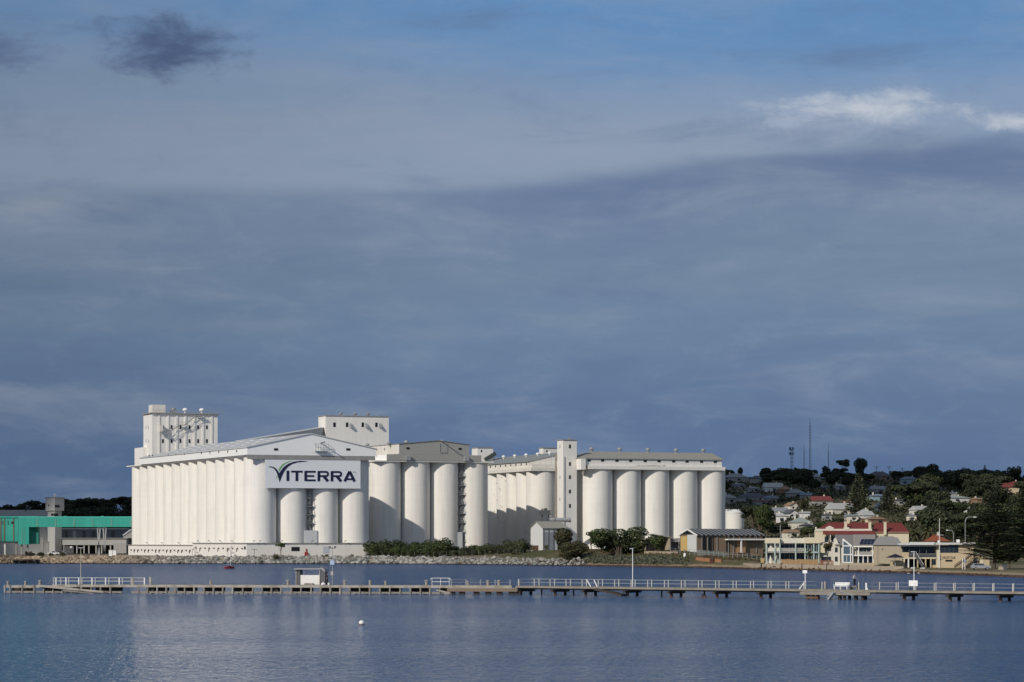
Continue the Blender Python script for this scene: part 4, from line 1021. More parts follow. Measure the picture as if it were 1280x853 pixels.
# grey tower
f = Frame(68.4, 1195, 45, 2.3); t = thing('concrete_tower', 'square grey tower with overhanging top, seen corner on above the teal conveyor', 'tower', f.loc, f.th)
hw = f.u(80.2, 0); hd = f.w(57., 0); ht = f.z(622.5, 0, 0); hm = f.z(638.6, 0, 0)
mb = MB(); mb.box(0, hw, 0, hd, hm, ht); mb.build('upper_tower', GREYS, t)
mb = MB(); mb.box(.6, hw - .9, .6, hd - .6, -1, hm - .02); mb.build('lower_tower', GREYS, t)
mb = MB(); mb.box(-.2, hw + .2, -.2, hd + .2, ht + .02, ht + .3); mb.build('roof', CONC, t)
for px, py, w_, h_ in ((71.5, 633, 2.4, 1.), (71, 643.6, 2.2, 1.1)): u, z = f.pt(px, py, 0); window(t, u, 0 if py < 640 else .6, z, w_, h_)
w_, z = f.spt(65.5, 643.5, .6); window(t, .6, w_, z, 1.7, .9, face='left')
w_, z = f.spt(61, 632, 0); window(t, 0, w_, z, .6, .8, face='left')
mb = MB(); mb.lathe(hw * .4, hd * .4, [(.3, ht + .3), (.3, ht + .9), (.7, ht + 1.0), (.6, ht + 1.5), (.15, ht + 1.7)], 8); mb.build('roof_ventilator', WPAINT, t)
# shed with the long sloping roof
f = Frame(59, 1222, 4, 2.3); t = thing('storage_shed', 'large shed with grey sloping roof behind the teal transfer house', 'shed', f.loc, f.th)
u0 = f.u(-60, 0); he = f.z(647.5, -5, 0); hr = f.z(638.6, 0, 14)
mb = MB(); mb.prism([(0, -1), (0, he), (14, hr), (28, he), (28, -1)], 'x', u0, 0); mb.build('wall', GREYS, t)
mb = MB(); mb.prism([(-.5, he - .1), (14, hr + .03), (28.5, he - .1), (28.5, he + .15), (14, hr + .3), (-.5, he + .15)], 'x', u0 - .5, .4); mb.build('roof', mat('dull_ribbed_roof', (.30, .295, .28), .7, .1, .2, wave=('X', .35, .3)), t)
mb = MB(); mb.beam((f.u(31, 6), 5, he + 2.8), (f.u(39, 6), 9, he + 4.6), .3, .3); mb.build('roof_pipe', DSTEEL, t)
# low loading sheds under the conveyor
f = Frame(72, 1192, 3, 2.3); t = thing('loading_shed', 'low grey loading shed with dark open bays beneath the teal conveyor', 'shed', f.loc, f.th)
fbox(t, f, 78, 158, 673.5, 681.5, 0, 14, GREYS, 'upper_wall'); fbox(t, f, 78, 158, 681.6, 692, 6, 8, DARK, 'back_wall')
fbox(t, f, 76, 160, 672.6, 673.4, -.6, 15, mat('flat_grey_roof', (.27, .27, .25), .8), 'roof')
for px in (80, 96, 105, 111, 120, 127, 138, 147, 156): fbox(t, f, px - .7, px + .7, 681.55, 692, .3, .6, GREYS, 'bay_post')
fbox(t, f, 142, 158, 679, 692, -.1, .35, mat('grey_roller_door', (.34, .34, .33), .7), 'door')
fbox(t, f, 80, 92, 683, 692, -.2, .3, DSTEEL, 'door')
f = Frame(110, 1232, 3, 2.3); t = thing('storage_shed', 'dark bluish storage shed with tall doors behind the low loading shed', 'shed', f.loc, f.th)
fbox(t, f, 72, 156, 662, 690, 0, 20, mat('bluish_sheet_wall', (.16, .18, .21), .7, .1), 'wall'); fbox(t, f, 71, 157, 660.5, 661.9, -.5, 21, ROOFG, 'roof')
for px in (82, 92, 104, 116, 140): fbox(t, f, px - 1, px + 3.2, 664, 676, -.1, .08, DSTEEL if px != 92 else GREYS, 'door')
f = Frame(168, 1205, 12, 2.3); t = thing('gabled_hut', 'small grey gabled hut at the left foot of the signed silo block', 'hut', f.loc, f.th)
mb = MB(); hk = f.z(666, 0, 0); mb.prism([(-4., -1), (-4., hk - 1.), (-1, hk + 1.2), (3, hk - 1.), (3, -1)], 'y', 0, 8); mb.build('wall', GREYS, t)
mb = MB(); mb.prism([(-4.4, hk - 1.2), (-1, hk + 1.25), (3.4, hk - 1.2), (3.4, hk - 1), (-1, hk + 1.5), (-4.4, hk - 1)], 'y', -.3, 8.3); mb.build('roof', ROOFG, t)
window(t, -1, 0, hk - 3, 1.2, 1.2)
# yard clutter: utility trucks, tanks, poles
def ute(loc, rot, label, paint):
    t = thing('utility_truck', label, 'truck', loc, rot)
    mb = MB(); mb.prism([(-2.3, .45), (2.3, .45), (2.35, .95), (1.1, 1.05), (.55, 1.65), (-.7, 1.7), (-.8, 1.05), (-2.35, 1.05)], 'y', -.85, .85); mb.build('body', paint, t)
    mb = MB(); mb.prism([(.95, 1.1), (.52, 1.58), (-.6, 1.62), (-.65, 1.1)], 'y', -.87, .87); mb.build('window', GLASS, t)
    for x in (-1.45, 1.45):
        for y in (-.8, .8): mb = MB(); mb.tube((x, y - .12, .36), (x, y + .12, .36), .36, n=14); mb.build('wheel', DARK, t)
    for y in (-.6, .6): mb = MB(); mb.box(2.33, 2.38, y - .15, y + .15, .7, .88); mb.build('headlight', WPAINT, t)
    return t
UTEW = mat('white_car_paint', (.7, .7, .7), .3, .03, spec=.6)
for px, lab in ((67, 'white utility truck parked under the grey corner tower'), (76, 'second utility truck, half behind the white one, under the conveyor')):
    p = on(px, 1120 + (px - 67)); ute(p, .1 if px < 70 else 2.9, lab, UTEW if px < 70 else mat('grey_blue_paint', (.25, .28, .33), .4))
for px, s, lab, m_ in ((141, 1.4, 'white box cabinet on the bank beside the signed silo annex', WPAINT), (89, .5, 'round white lamp globe on a short post in the left yard', WPAINT)):
    p = on(px, 1030); t = thing('cabinet' if s > 1 else 'yard_lamp', lab, 'cabinet' if s > 1 else 'lamp', p)
    if s > 1:
        mb = MB(); mb.box(-1.3, 1.3, -1, 1, -.2, 2.3); mb.build('body', m_, t); mb = MB(); mb.box(-1.4, 1.4, -1.1, 1.1, 2.3, 2.45); mb.build('lid', CONC, t); mb = MB(); mb.box(-.05, .05, -1.04, -1, .1, 2.2); mb.build('door_seam', DSTEEL, t)
    else:
        mb = MB(); mb.cyl(0, 0, -.2, 2.8, .08, n=6); mb.build('post', DSTEEL, t); mb = MB(); mb.lathe(0, 0, [(.1, 2.8), (.5, 3.1), (.5, 3.4), (.1, 3.7)], 10); mb.build('globe', m_, t, True)
for k, px in enumerate((53, 59.5)):
    p = on(px, 1120); t = thing('bollard_post', ('taller' if k == 0 else 'shorter') + ' grey concrete post in the yard right of the teal chute', 'post', p)
    h_ = 6.5 - 1.5 * k; mb = MB(); mb.box(-.5, .5, -.5, .5, -.4, h_); mb.build('shaft', CONC, t); mb = MB(); mb.box(-.7, .7, -.7, .7, h_, h_ + .3); mb.build('cap', CONC, t)
# small timber landing against the rocks on the far left
p = Vector(((28 - CX) / F * 1000, 1000, 0)); t = thing('shore_landing', 'dark low timber landing against the rocks at far left', 'landing', p)
mb = MB(); mb.box(-4.5, 5, -1, 4, 1.2, 1.5); mb.build('deck', DTIMBER, t)
for x in (-4, -1, 2, 4.6): mb = MB(); mb.box(x - .15, x + .15, -.8, -.5, -2, 1.2); mb.build('pile', DTIMBER, t)
R_ = random.Random(8)
for k in range(9):
    px = R_.uniform(30, 78); d = 1012 + R_.uniform(0, 10); tree('shrub', on(px, d), R_.uniform(.5, .8), None, 'low grey scrub bush above the left rocks', 'shrub', 'scrub bushes above the left rocks', LEAFG, seed=k % 3)
# little tree-side annex lamp post (pole lamps in the yard)
for px, py0, py1, d, lab in ((318, 687, 697, 994, 'short T shaped lamp post against the white annex wall'),):
    p = on(px, d); t = thing('lamp_post', lab, 'lamp', p); mb = MB(); h_ = (py1 - py0) * d / F; mb.cyl(0, 0, -.2, h_, .07, n=6); mb.build('pole', DSTEEL, t); mb = MB(); mb.box(-.9, .9, -.15, .15, h_, h_ + .18); mb.build('lamp_head', DSTEEL, t)

# ---------------------------------------------------------------- town waterfront
CREAM = mat('cream_render', (.66, .585, .43), .85, .05, .3, streak=.05)
PALEC = mat('pale_cream_render', (.66, .62, .53), .85, .05, .3)
TANB = mat('tan_block_wall', (.43, .365, .27), .9, .08, .4, streak=.06)
SANDW = mat('sand_render', (.55, .445, .30), .85, .06, .3, streak=.06)
BLUEG = mat('pale_sea_green_paint', (.42, .52, .49), .6, .04)
SLATE = mat('slate_tile_roof', (.20, .19, .185), .8, .15, 1.5, wave=('X', 1.2, .2))
REDR = mat('red_iron_roof', (.165, .034, .028), .65, .1, .4, wave=('X', 1.5, .15))
ORANGE = mat('orange_tile_roof', (.28, .075, .035), .8, .2, 1.)
GREYB = mat('grey_balustrade', (.33, .32, .30), .6)

# cream apartment house
fa = Frame(956.5, 792, -4, 1.6); fa.z0 = height(*fa.o); fa.loc = (fa.o.x, fa.o.y, fa.z0)
t = thing('apartment_house', 'two storey cream apartment house with flat parapet and pale sea green columns', 'house', fa.loc, fa.th)
zp1 = fa.z(672.7, 8, 0); zp0 = fa.z(679.3, 8, 0); zf = fa.z(690., 8, 0); zf0 = fa.z(704.5, 8, 0)
U = lambda px, w=0: fa.u(px, w)
mb = MB(); mb.box(U(956.5), U(974.8), 0, 9, zp0, zp1); mb.build('parapet', CREAM, t)
mb = MB(); mb.box(U(974.8) + .01, U(1005.6) - .01, 1.6, 9, zp0 + .01, zp1 - .05); mb.build('parapet', PALEC, t)
mb = MB(); mb.box(U(1005.6), U(1026), -.3, 9, zp0, zp1 + .15); mb.build('parapet', CREAM, t)
mb = MB(); mb.box(U(956.5) + .3, U(1026) - .2, 3.5, 9, -1, zp0 - .01); mb.build('wall', PALEC, t)
mb = MB(); mb.box(U(956.5), U(1026), .2, 3.48, zf - .25, zf); mb.build('balcony_floor', GREYB, t)
mb = MB(); mb.box(U(956.5), U(975.5), -.1, 3.48, -.6, zf0); mb.build('terrace_base', CREAM, t)
mb = MB(); mb.box(U(975.5) + .01, U(1026), .4, 3.48, -.6, zf0 - .5); mb.build('terrace_floor', CONC, t)
for px in (957.8, 968.6, 974.7, 994.5, 1006.2, 1017.2, 1023.3):
    u = U(px, .2); mb = MB(); mb.box(u - .17, u + .17, -.05, .3, zf0, zp0 - .01); mb.build('column', BLUEG, t)
for (a, b) in ((958.5, 968), (969, 974.2), (975.4, 994), (995, 1005.7)):
    mb = MB(); mb.box(U(a), U(b), .32, .4, zf + .1, zf + 1.05); mb.build('balustrade', GREYB if a > 970 else PALEC, t)
for (a, b) in ((959, 965), (976, 986), (987, 993.5), (995.5, 1005), (1007.5, 1012), (1012.6, 1016.6), (1018, 1022.6)):
    for z0, z1 in ((zf + .05, zp0 - .35), (zf0 + .05, zf - .5)):
        w = 3.46 if a < 1006 else .6; mb = MB(); mb.box(U(a, w), U(b, w), w - .08, w, z0, z1); o = mb.build('window', GLASS, t)
        m2 = MB(); um = (U(a, w) + U(b, w)) / 2; m2.box(um - .05, um + .05, w - .14, w - .085, z0, z1); m2.build('frame', BLUEG, o)
for px, hh in ((963, 2.2), (970.8, 2.), (962.5, 2.1), (970.5, 2.)):
    pass
for px, base in ((963.5, zf), (971.5, zf), (963, zf0), (971, zf0)):
    u = U(px, 1.4); mb = MB(); mb.lathe(u, 1.4, [(.85, base + .02), (.7, base + .9), (.3, base + 1.7), (.08, base + 2.3)], 10); mb.build('folded_sunshade', PALEC, t)
mb = MB(); mb.prism([(U(1005.8), zf - .35), (U(1011), zf + .35), (U(1023), zf - .05), (U(1023), zf - .35)], 'y', -.28, .2); mb.build('canopy', BLUEG, t)
mb = MB(); mb.box(U(1012.), U(1012.3), 1, 1.2, zp1, zp1 + 1.2); mb.box(U(979.4), U(979.9), 3, 3.2, zp1, zp1 + 1.4); mb.build('roof_pipe', PALEC, t)
# side wing
mb = MB(); mb.box(U(1026) + .01, U(1042), 1.5, 8, -1, fa.z(678, 18, 0)); mb.build('side_wing', PALEC, t)
for px in (1029, 1035): 
    for py in (686, 699): u, z = fa.pt(px, py, 1.5); window(t, u, 1.5, z, 1.0 if px < 1030 else 1.6, 1.3, m=GLASS)
mb = MB(); mb.box(U(1024, .5), U(1031, .5), .5, 1.48, zf - .3, zp0 + .02); mb.build('stair_bay', CREAM, t)
# timber fences before it
for px0, px1, lab, c in ((976.5, 1023, 'long honey timber fence before the cream apartment house', (.42, .27, .14)), (1024.5, 1042, 'short red brown slatted gate fence right of the cream apartment house', (.27, .10, .06))):
    d = 783; a = P(px0, 706, d); b = P(px1, 706, d); z0 = height(a.x, d); t2 = thing('timber_fence', lab, 'fence', (a.x, a.y, z0)); L = b.x - a.x
    mb = MB(); n = int(L / .32)
    for k in range(n): x = k * L / n; mb.box(x, x + L / n * (.9 if px0 < 1000 else .55), -.03, .03, -.2, 1.25 + .15 * math.sin(k * 1.7) * (k % 5 == 0))
    mb.build('palings', mat('fence_%d' % px0, c, .85, .25, 1.5), t2); mb = MB(); mb.box(0, L, .031, .08, .3, .4); mb.box(0, L, .031, .08, .95, 1.05); mb.build('fence_rails', TANB, t2)
    mb = MB()
    for k in range(int(L / 2.4) + 1): mb.box(k * 2.4 - .08, k * 2.4 + .08, .09, .25, -.3, 1.35)
    mb.build('fence_posts', TANB, t2)
place('umbrella', 1034.5, 707, 29, 16, 'feathery olive tree with slim trunk right of the cream apartment house', LEAFB, seed=4, d=780)
place('palm', 1012, 706, 19, 11, 'young palm in front of the cream apartment columns', LEAFG, seed=1, d=786)

# glass fronted house
fb = Frame(1053.8, 765, -6.5, 1.5); fb.z0 = height(*fb.o); fb.loc = (fb.o.x, fb.o.y, fb.z0)
t = thing('glass_house', 'white framed house with tall glass gable and roof solar panels on the shore', 'house', fb.loc, fb.th)
U = fb.u; Z = lambda py, w=0, u=4: fb.z(py, u, w)
zr, ze, zm, z0 = Z(672.6), Z(682.), Z(694), Z(703.5)
mb = MB(); mb.prism([(-.0, -1), (-.0, ze), (7., zr + .6), (7., -1)], 'x', U(1044.5, 1), U(1093) ); mb.build('wall', PALEC, t)
uL, uR = U(1044.5, 1) - .2, U(1093) + .25
mb = MB(); mb.prism([(-.9, ze - .02), (7., zr + .62), (7., zr + .85), (-.9, ze + .2)], 'x', uL, U(1066.) ); mb.build('roof', SLATE, t)
mb = MB(); mb.prism([(-1.3, ze - .1), (7., zr + .66), (7., zr + .92), (-1.3, ze + .16)], 'x', U(1066.) + .02, uR); mb.build('roof', mat('warm_grey_roof', (.27, .25, .23), .8, .12, 1.5), t)
def onroof(px, py):
    for i in range(400):
        w = -1.2 + i * .02; z = ze + .2 + (zr + .9 - ze - .2) * (w + 1.2) / 8.2
        if z >= fb.z(py, 6, w): return U(px, w), w, z
    return U(px, 6), 6, zr
for c_ in range(4):
    a = onroof(1074.2 + c_ * 4.6, 681); b = onroof(1076.8 + c_ * 4.4, 674.4); dx = 3.5 / 4.8
    mb = MB()
    for r_ in (0, 1):
        q0 = Vector(a).lerp(Vector(b), r_ * .52); q1 = Vector(a).lerp(Vector(b), r_ * .52 + .46)
        mb.add([q0 + Vector((0, -.1, .08)), q0 + Vector((dx + .1, -.1, .08)), q1 + Vector((dx + .1, -.1, .08)), q1 + Vector((0, -.1, .08))], [(0, 1, 2, 3)])
        mb.add([q0 + Vector((0, -.02, -.05)), q0 + Vector((dx + .1, -.02, -.05)), q1 + Vector((dx + .1, -.02, -.05)), q1 + Vector((0, -.02, -.05))], [(0, 1, 2, 3)])
    mb.build('solar_panel', mat('solar_glass', (.012, .016, .035), .2, .1), t)
# left white gable wall
mb = MB(); mb.prism([(U(1042, -.5), -1), (U(1042, -.5), zr - .3), (U(1044.6, -.5), zr + .1), (U(1049.6, -.5), ze - .2), (U(1050.6, -.5), -1)], 'y', -.5, -.02); mb.build('gable_wall', PALEC, t)
for py in (687.5, 699): u, z = fb.pt(1045.3, py, -.5); window(t, u, -.5, z, .7, 1.3, m=GLASS)
# projecting glass bay
wb = -1.6; a, b, c_ = U(1053.8, wb), U(1063.2, wb), U(1066., wb)
mb = MB(); mb.prism([(a, 0), (a, Z(674.3)), (b, Z(683.)), (b, 0)], 'y', wb + .1, -.95); mb.build('bay_glass', mat('bay_window_glass', (.10, .14, .19), .1, .1, spec=.7), t)
mb = MB()
for u0, u1, za, zb_ in ((a - .15, a + .12, 0, Z(674.)), (b - .12, b + .12, 0, Z(683)), ((a + b) / 2 - .06, (a + b) / 2 + .06, 0, Z(694.8)), (c_ - .15, c_ + .1, 0, Z(683))): mb.box(u0, u1, wb - .05, wb + .09, za, zb_)
for py, hh in ((682.6, .3), (693.5, .3), (703.3, .25)): mb.box(a + .13, c_ - .16, wb - .06, wb + .08, Z(py) - hh / 2, Z(py) + hh / 2)
mb.beam((a - .1, wb - .1, Z(674)), (c_ - .3, wb - .1, Z(683)), .25, .4); mb.build('bay_frame', WPAINT, t)
# balcony part
mb = MB(); mb.box(c_ + .12, U(1091.5), -1.3, -.05, zm - .25, zm + .05); mb.box(c_ + .12, U(1091.5), -1.3, -.9, ze - .45, ze - .12); mb.build('balcony', WPAINT, t)
mb = MB()
for px in (1066.6, 1073, 1079, 1084.7, 1091): u = U(px, -1); mb.box(u - .1, u + .1, -1.25, -1.05, 0, zm - .26)
for px in (1073.3, 1090.6): u = U(px, -1); mb.box(u - .1, u + .1, -1.25, -1.05, zm + .06, ze - .46)
mb.build('frame_posts', WPAINT, t)
mb = MB(); mb.box(U(1073.5, -1), U(1090.4, -1), -1.2, -1.15, zm + .1, zm + .9); mb.build('balustrade', GREYB, t)
for px0, px1 in ((1073.8, 1078.2), (1078.8, 1082.8), (1083.6, 1088)): mb = MB(); mb.box(U(px0), U(px1), -.1, -.02, zm + .2, ze - .7); mb.build('window', GLASS, t)
for px0, px1 in ((1067.2, 1071.5), (1073.2, 1077.7), (1079.6, 1084), (1085.4, 1090.4)): mb = MB(); mb.box(U(px0), U(px1), -.1, -.02, .2, zm - .4); mb.build('window', GLASS if px0 > 1070 else mat('grey_curtain_glass', (.2, .19, .16), .4), t)
mb = MB(); mb.box(U(1050), U(1094), -2.6, -2.2, -.6, Z(703.8)); mb.build('garden_wall', TANB, t)
# plain tan neighbour
fn = Frame(1092, 757, -7.2, 1.4); fn.z0 = height(*fn.o); fn.loc = (fn.o.x, fn.o.y, fn.z0)
t = thing('block_house', 'plain windowless tan block house with grey roof between glass house and clubhouse', 'house', fn.loc, fn.th)
ue = fn.u(1127.5, 0); he = fn.z(681.7, 3, 0); hr = fn.z(671.8, 3, 5)
mb = MB(); mb.box(0, ue, 0, 10, -1, he); mb.build('wall', TANB, t)
mb = MB(); mb.add([(-.3, -.4, he + .02), (ue + .3, -.4, he + .02), (ue + .3, 10, he + .02), (-.3, 10, he + .02), (1., 5, hr), (ue - 1.2, 5, hr)], [(0, 1, 5, 4), (1, 2, 5), (2, 3, 4, 5), (3, 0, 4), (3, 2, 1, 0)]); mb.build('roof', mat('grey_tile_roof', (.27, .26, .25), .8, .12, 1.5), t)
mb = MB(); mb.box(1.0, 1.12, -.1, -.01, 0, he - .2); mb.build('downpipe', CONC, t); mb = MB(); mb.box(2.2, 2.5, -.06, -.01, he - 1.2, he - .9); mb.build('wall_vent', DARK, t)
mb = MB(); mb.box(ue * .22, ue * .72, 6.5, 8.5, hr - 1., hr + .25); mb.build('rear_roof', mat('grey_green_roof', (.24, .26, .24), .8), t)
tree('shrub', on(1107, 742), (1.6, .8, .35), 0, 'low green hedge at the foot of the plain tan block house', 'hedge', None, LEAF, name='hedge')

# beach umbrella with bar
p = on(1119, 721); t = thing('beach_umbrella', 'wide dark navy sunshade over a tan bar box before the clubhouse', 'sunshade', p)
mb = MB(); mb.lathe(0, 0, [(2.4, 2.55), (2.35, 2.62), (1., 3.15), (.08, 3.5)], 8); mb.build('canopy', mat('navy_canvas', (.012, .014, .03), .8), t); mb = MB(); mb.cyl(0, 0, 0, 3.4, .06, n=6); mb.build('pole', WPAINT, t)
p = on(1120, 725); t = thing('bar_box', 'tan panelled bar box under the dark navy sunshade', 'bar', p); mb = MB(); mb.box(-1.4, 1.5, -.6, .8, -.3, 1.75); mb.build('body', SANDW, t); mb = MB(); mb.prism([(1.55, -.3), (2.1, -.3), (2.4, 2.6), (2.1, 2.6)], 'y', .4, .9); mb.build('side_panel', CREAM, t); mb = MB(); mb.box(-1.5, 1.6, -.8, .9, 1.75, 1.85); mb.build('counter', TANB, t)

# the yacht clubhouse
fy = Frame(1128, 731, -6, 1.2); fy.z0 = height(*fy.o); fy.loc = (fy.o.x, fy.o.y, fy.z0)
t = thing('clubhouse', 'sand coloured yacht clubhouse with dark upper glazing and flat grey roof', 'clubhouse', fy.loc, fy.th)
U = fy.u; Z = lambda py, u=9, w=0: fy.z(py, u, w)
zr = Z(681.5); zf = Z(697.); u1, u2, u3, u4 = U(1127.5), U(1170.3), U(1175.3), U(1217)
mb = MB(); mb.box(u2, u4, 0, 11, -1, zr - .02); mb.box(u1, u2 - .01, 4., 11, -1, zr - .03); mb.build('wall', SANDW, t)
mb = MB(); mb.box(U(1123), U(1168), -1.6, 11.5, zr, zr + .45); mb.build('roof', ROOFG, t)
mb = MB(); mb.box(U(1168) + .01, U(1219), -1.2, 11.5, zr + .1, zr + .6); mb.build('roof', ROOFG, t)
mb = MB(); mb.box(U(1137, -1.7), U(1168, -1.7), -1.75, -1.62, zr + .02, zr + .75); mb.build('roof_fascia', mat('white_fascia', (.62, .64, .63), .6), t)
mb = MB(); mb.box(U(1123, -1.5), U(1172), -1.5, -.2, zr - .35, zr - .02); mb.build('eave_shade', DSTEEL, t)
mb = MB(); mb.box(u1, u2 - .05, -.3, 3.9, zf - .35, zf); mb.build('balcony_floor', CREAM, t)
mb = MB(); mb.box(u1, U(1136), -.28, -.05, zf, zf + 1.3); mb.box(U(1128, -.2), U(1136), -.28, -.05, zf - .3, zf); mb.build('balcony_wall', SANDW, t)
mb = MB(); mb.box(u1 + .2, u2 - .3, 3.9, 3.98, zf + .1, zr - .4); mb.build('balcony_glazing', GLASS, t)
mb = MB(); mb.box(u1 + .2, u2 - .3, 3.9, 3.98, -.1, zf - .5); mb.build('ground_floor_opening', DARK, t)
for px in (1128, 1136.4, 1149.5, 1158, 1169.7): u = U(px, -.2); mb = MB(); mb.box(u - .1, u + .1, -.22, -.06, zf + .02, zr - .36); mb.build('balcony_post', DSTEEL, t)
mb = MB(); mb.box(U(1136.5), U(1169.5), -.2, -.14, zf + .85, zf + .95); mb.build('balcony_rail', GREYB, t)
mb = MB(); mb.box(U(1137), U(1169), -.19, -.15, zf + .05, zf + .8); mb.build('balcony_screen', mat('dark_screen', (.07, .075, .08), .4), t)
for px in (1135.5, 1147, 1157, 1163.5): u = U(px, -.2); mb = MB(); mb.box(u - .16, u + .16, -.25, .1, -.3, zf - .36); mb.build('column', SANDW if px != 1135.5 else WPAINT, t)
mb = MB(); mb.box(U(1163, .2), U(1170.3, .2), .2, 3.95, -.6, zf - .36); mb.build('corner_wall', SANDW, t); u, z = fy.pt(1167.3, 703.3, .2); window(t, u, .2, z, 1., 1.2, m=GLASS)
mb = MB(); mb.box(U(1175.5), U(1197.8), -.1, -.02, Z(691), Z(681.8)); o = mb.build('window', GLASS, t)
for px in (1181, 1186.6, 1192.2): u = U(px); m2 = MB(); m2.box(u - .05, u + .05, -.15, -.11, Z(690.9), Z(682)); m2.build('frame', DSTEEL, o)
mb = MB(); mb.box(u2 + .05, U(1175), -.2, -.02, 0, zr - .1); mb.build('pier', CREAM, t)
window(t, U(1186.), 0, Z(701), 1.75, .45)
# club lettering and the pennant on the wall
def text(s, parent, name, loc, size, m, sxk=1.):
    cu = bpy.data.curves.new('lettering', 'FONT'); cu.body = s; cu.size = size; cu.extrude = .02; cu.align_x = 'CENTER'; cu.offset = size * .012
    ob = bpy.data.objects.new('lettering', cu); col.objects.link(ob); dg = bpy.context.evaluated_depsgraph_get(); me = bpy.data.meshes.new_from_object(ob.evaluated_get(dg))
    bpy.data.objects.remove(ob); me.materials.clear(); me.materials.append(m); o = bpy.data.objects.new(name, me); col.objects.link(o); o.parent = parent
    o.location = loc; o.rotation_euler = (math.pi / 2, 0, 0); o.scale = (sxk, 1, 1); return o
u, z = fy.pt(1186.2, 698.6, 0); text('YACHT CLUB', t, 'lettering', (u, -.04, z), .86, mat('brown_lettering', (.05, .04, .035), .7), .62)
mb = MB(); a = fy.pt(1175.7, 694.3, 0); b = fy.pt(1175.7, 700.4, 0); c_ = fy.pt(1178.6, 697.6, 0)
for p_, q_ in ((a, b), (b, c_), (c_, a)): mb.beam((p_[0], -.08, p_[1]), (q_[0], -.08, q_[1]), .04, .06)
mb.build('pennant_emblem', mat('blue_emblem_paint', (.12, .13, .2), .6), t)
# two outside stairs
mb = MB(); a = fy.pt(1193.3, 711.8, -1.2); b = fy.pt(1216.3, 695.6, -1.2)
mb.beam((a[0], -1.6, a[1]), (b[0], -1.6, b[1]), .9, .35); mb.build('stair_flight', SANDW, t)
mb = MB()
for y in (-2.05, -1.2):
    mb.beam((a[0], y, a[1] + 1.1), (b[0], y, b[1] + 1.1), .08, .1)
    for k in range(13): q = k / 12; x = a[0] + (b[0] - a[0]) * q; zz = a[1] + (b[1] - a[1]) * q; mb.box(x - .05, x + .05, y - .04, y + .04, zz, zz + 1.1)
mb.beam((a[0], -2.05, a[1] + .6), (b[0], -2.05, b[1] + .6), .06, .35); mb.build('stair_railing', mat('brown_steel', (.07, .04, .03), .7), t)
mb = MB(); a = fy.pt(1144.5, 694, -1.5); b = fy.pt(1154.5, 710.5, -1.5)
for y in (-1.9, -1.1): mb.beam((a[0], y, a[1]), (b[0], y, b[1]), .1, .55)
for k in range(10): q = k / 9; x = a[0] + (b[0] - a[0]) * q; zz = a[1] + (b[1] - a[1]) * q; mb.box(x - .2, x + .2, -1.85, -1.15, zz - .05, zz + .02)
mb.build('balcony_stair', DSTEEL, t)
mb = MB(); mb.beam((a[0], -1.95, a[1] + .9), (b[0], -1.95, b[1] + .9), .07, .09); mb.build('stair_handrail', WPAINT, t)
# right wing
mb = MB(); a, b = U(1217.2), U(1237); zq = Z(693, 19); zk = Z(695.5, 19)
mb.prism([(a, -1), (a, zk), (a + (b - a) * .35, zq), (b, zk - .6), (b, -1)], 'y', .6, 8); mb.build('right_wing', SANDW, t)
mb = MB(); mb.prism([(a - .3, zk), (a + (b - a) * .35, zq + .05), (b + .3, zk - .7), (b + .3, zk - .5), (a + (b - a) * .35, zq + .25), (a - .3, zk + .2)], 'y', .3, 8.2); mb.build('wing_roof', ROOFTAN, t)
for px, wd in ((1218.3, 1.1), (1227, .9)): mb = MB(); u = U(px, .6); mb.box(u - wd / 2, u + wd / 2, .5, .59, 0, 2.3); mb.build('door', DSTEEL if px < 1220 else CREAM, t)
for px, py, s in ((1197.5, 675.5, .75), (1173.5, 675.5, .55)): u = U(px, 4); mb = MB(); mb.box(u - .55 * s, u + .55 * s, 3.4, 4.6, zr + .45, zr + .45 + 1.25 * s); mb.build('roof_unit', WPAINT, t)

# flagpole, ramps, shore clutter
p = on(1174.3, 718); t = thing('flagpole', 'tall white flagpole with yardarm standing before the clubhouse', 'flagpole', p)
h = (713 - 650.5) * 718 / F; mb = MB(); mb.cyl(0, 0, -.2, h, .13, .06, 8); mb.build('pole', WPAINT, t); zy = h - 21 * 718 / F
mb = MB(); mb.beam((-.8, 0, zy), (1., 0, zy), .08, .08); mb.build('yardarm', WPAINT, t)
for k, px in enumerate((1140.5, 1153)):
    d = shore(px) + 8; p = on(px, d); t = thing('boat_ramp', ('left' if k == 0 else 'right') + ' white sloping boat ramp running down to the water before the clubhouse', 'ramp', p)
    mb = MB(); mb.prism([(-6.5, -p.z + .02), (1.5, .3), (1.5, .05), (-6.5, -p.z - .4)], 'x', -.55, .55); mb.build('ramp_slab', mat('pale_ramp_concrete', (.60, .57, .52), .8), t); t.rotation_euler = (0, 0, -.25)
for k, px in enumerate((1203.2, 1206.2)):
    d = 690; p = on(px, d); t = thing('sign_post', ('left' if k == 0 else 'right') + ' white post of the pair left of the silver car', 'post', p); mb = MB(); mb.cyl(0, 0, -.2, 2.4 if k == 0 else 2.9, .09, n=6); mb.build('pole', WPAINT, t)
    mb = MB(); mb.box(-.3, .35, -.06, .06, 1.6, 2.3) if k == 1 else mb.box(-.15, .15, -.06, .06, 2.4, 2.6); mb.build('panel', mat('blue_sign_paint', (.12, .18, .3), .6) if k else WPAINT, t)
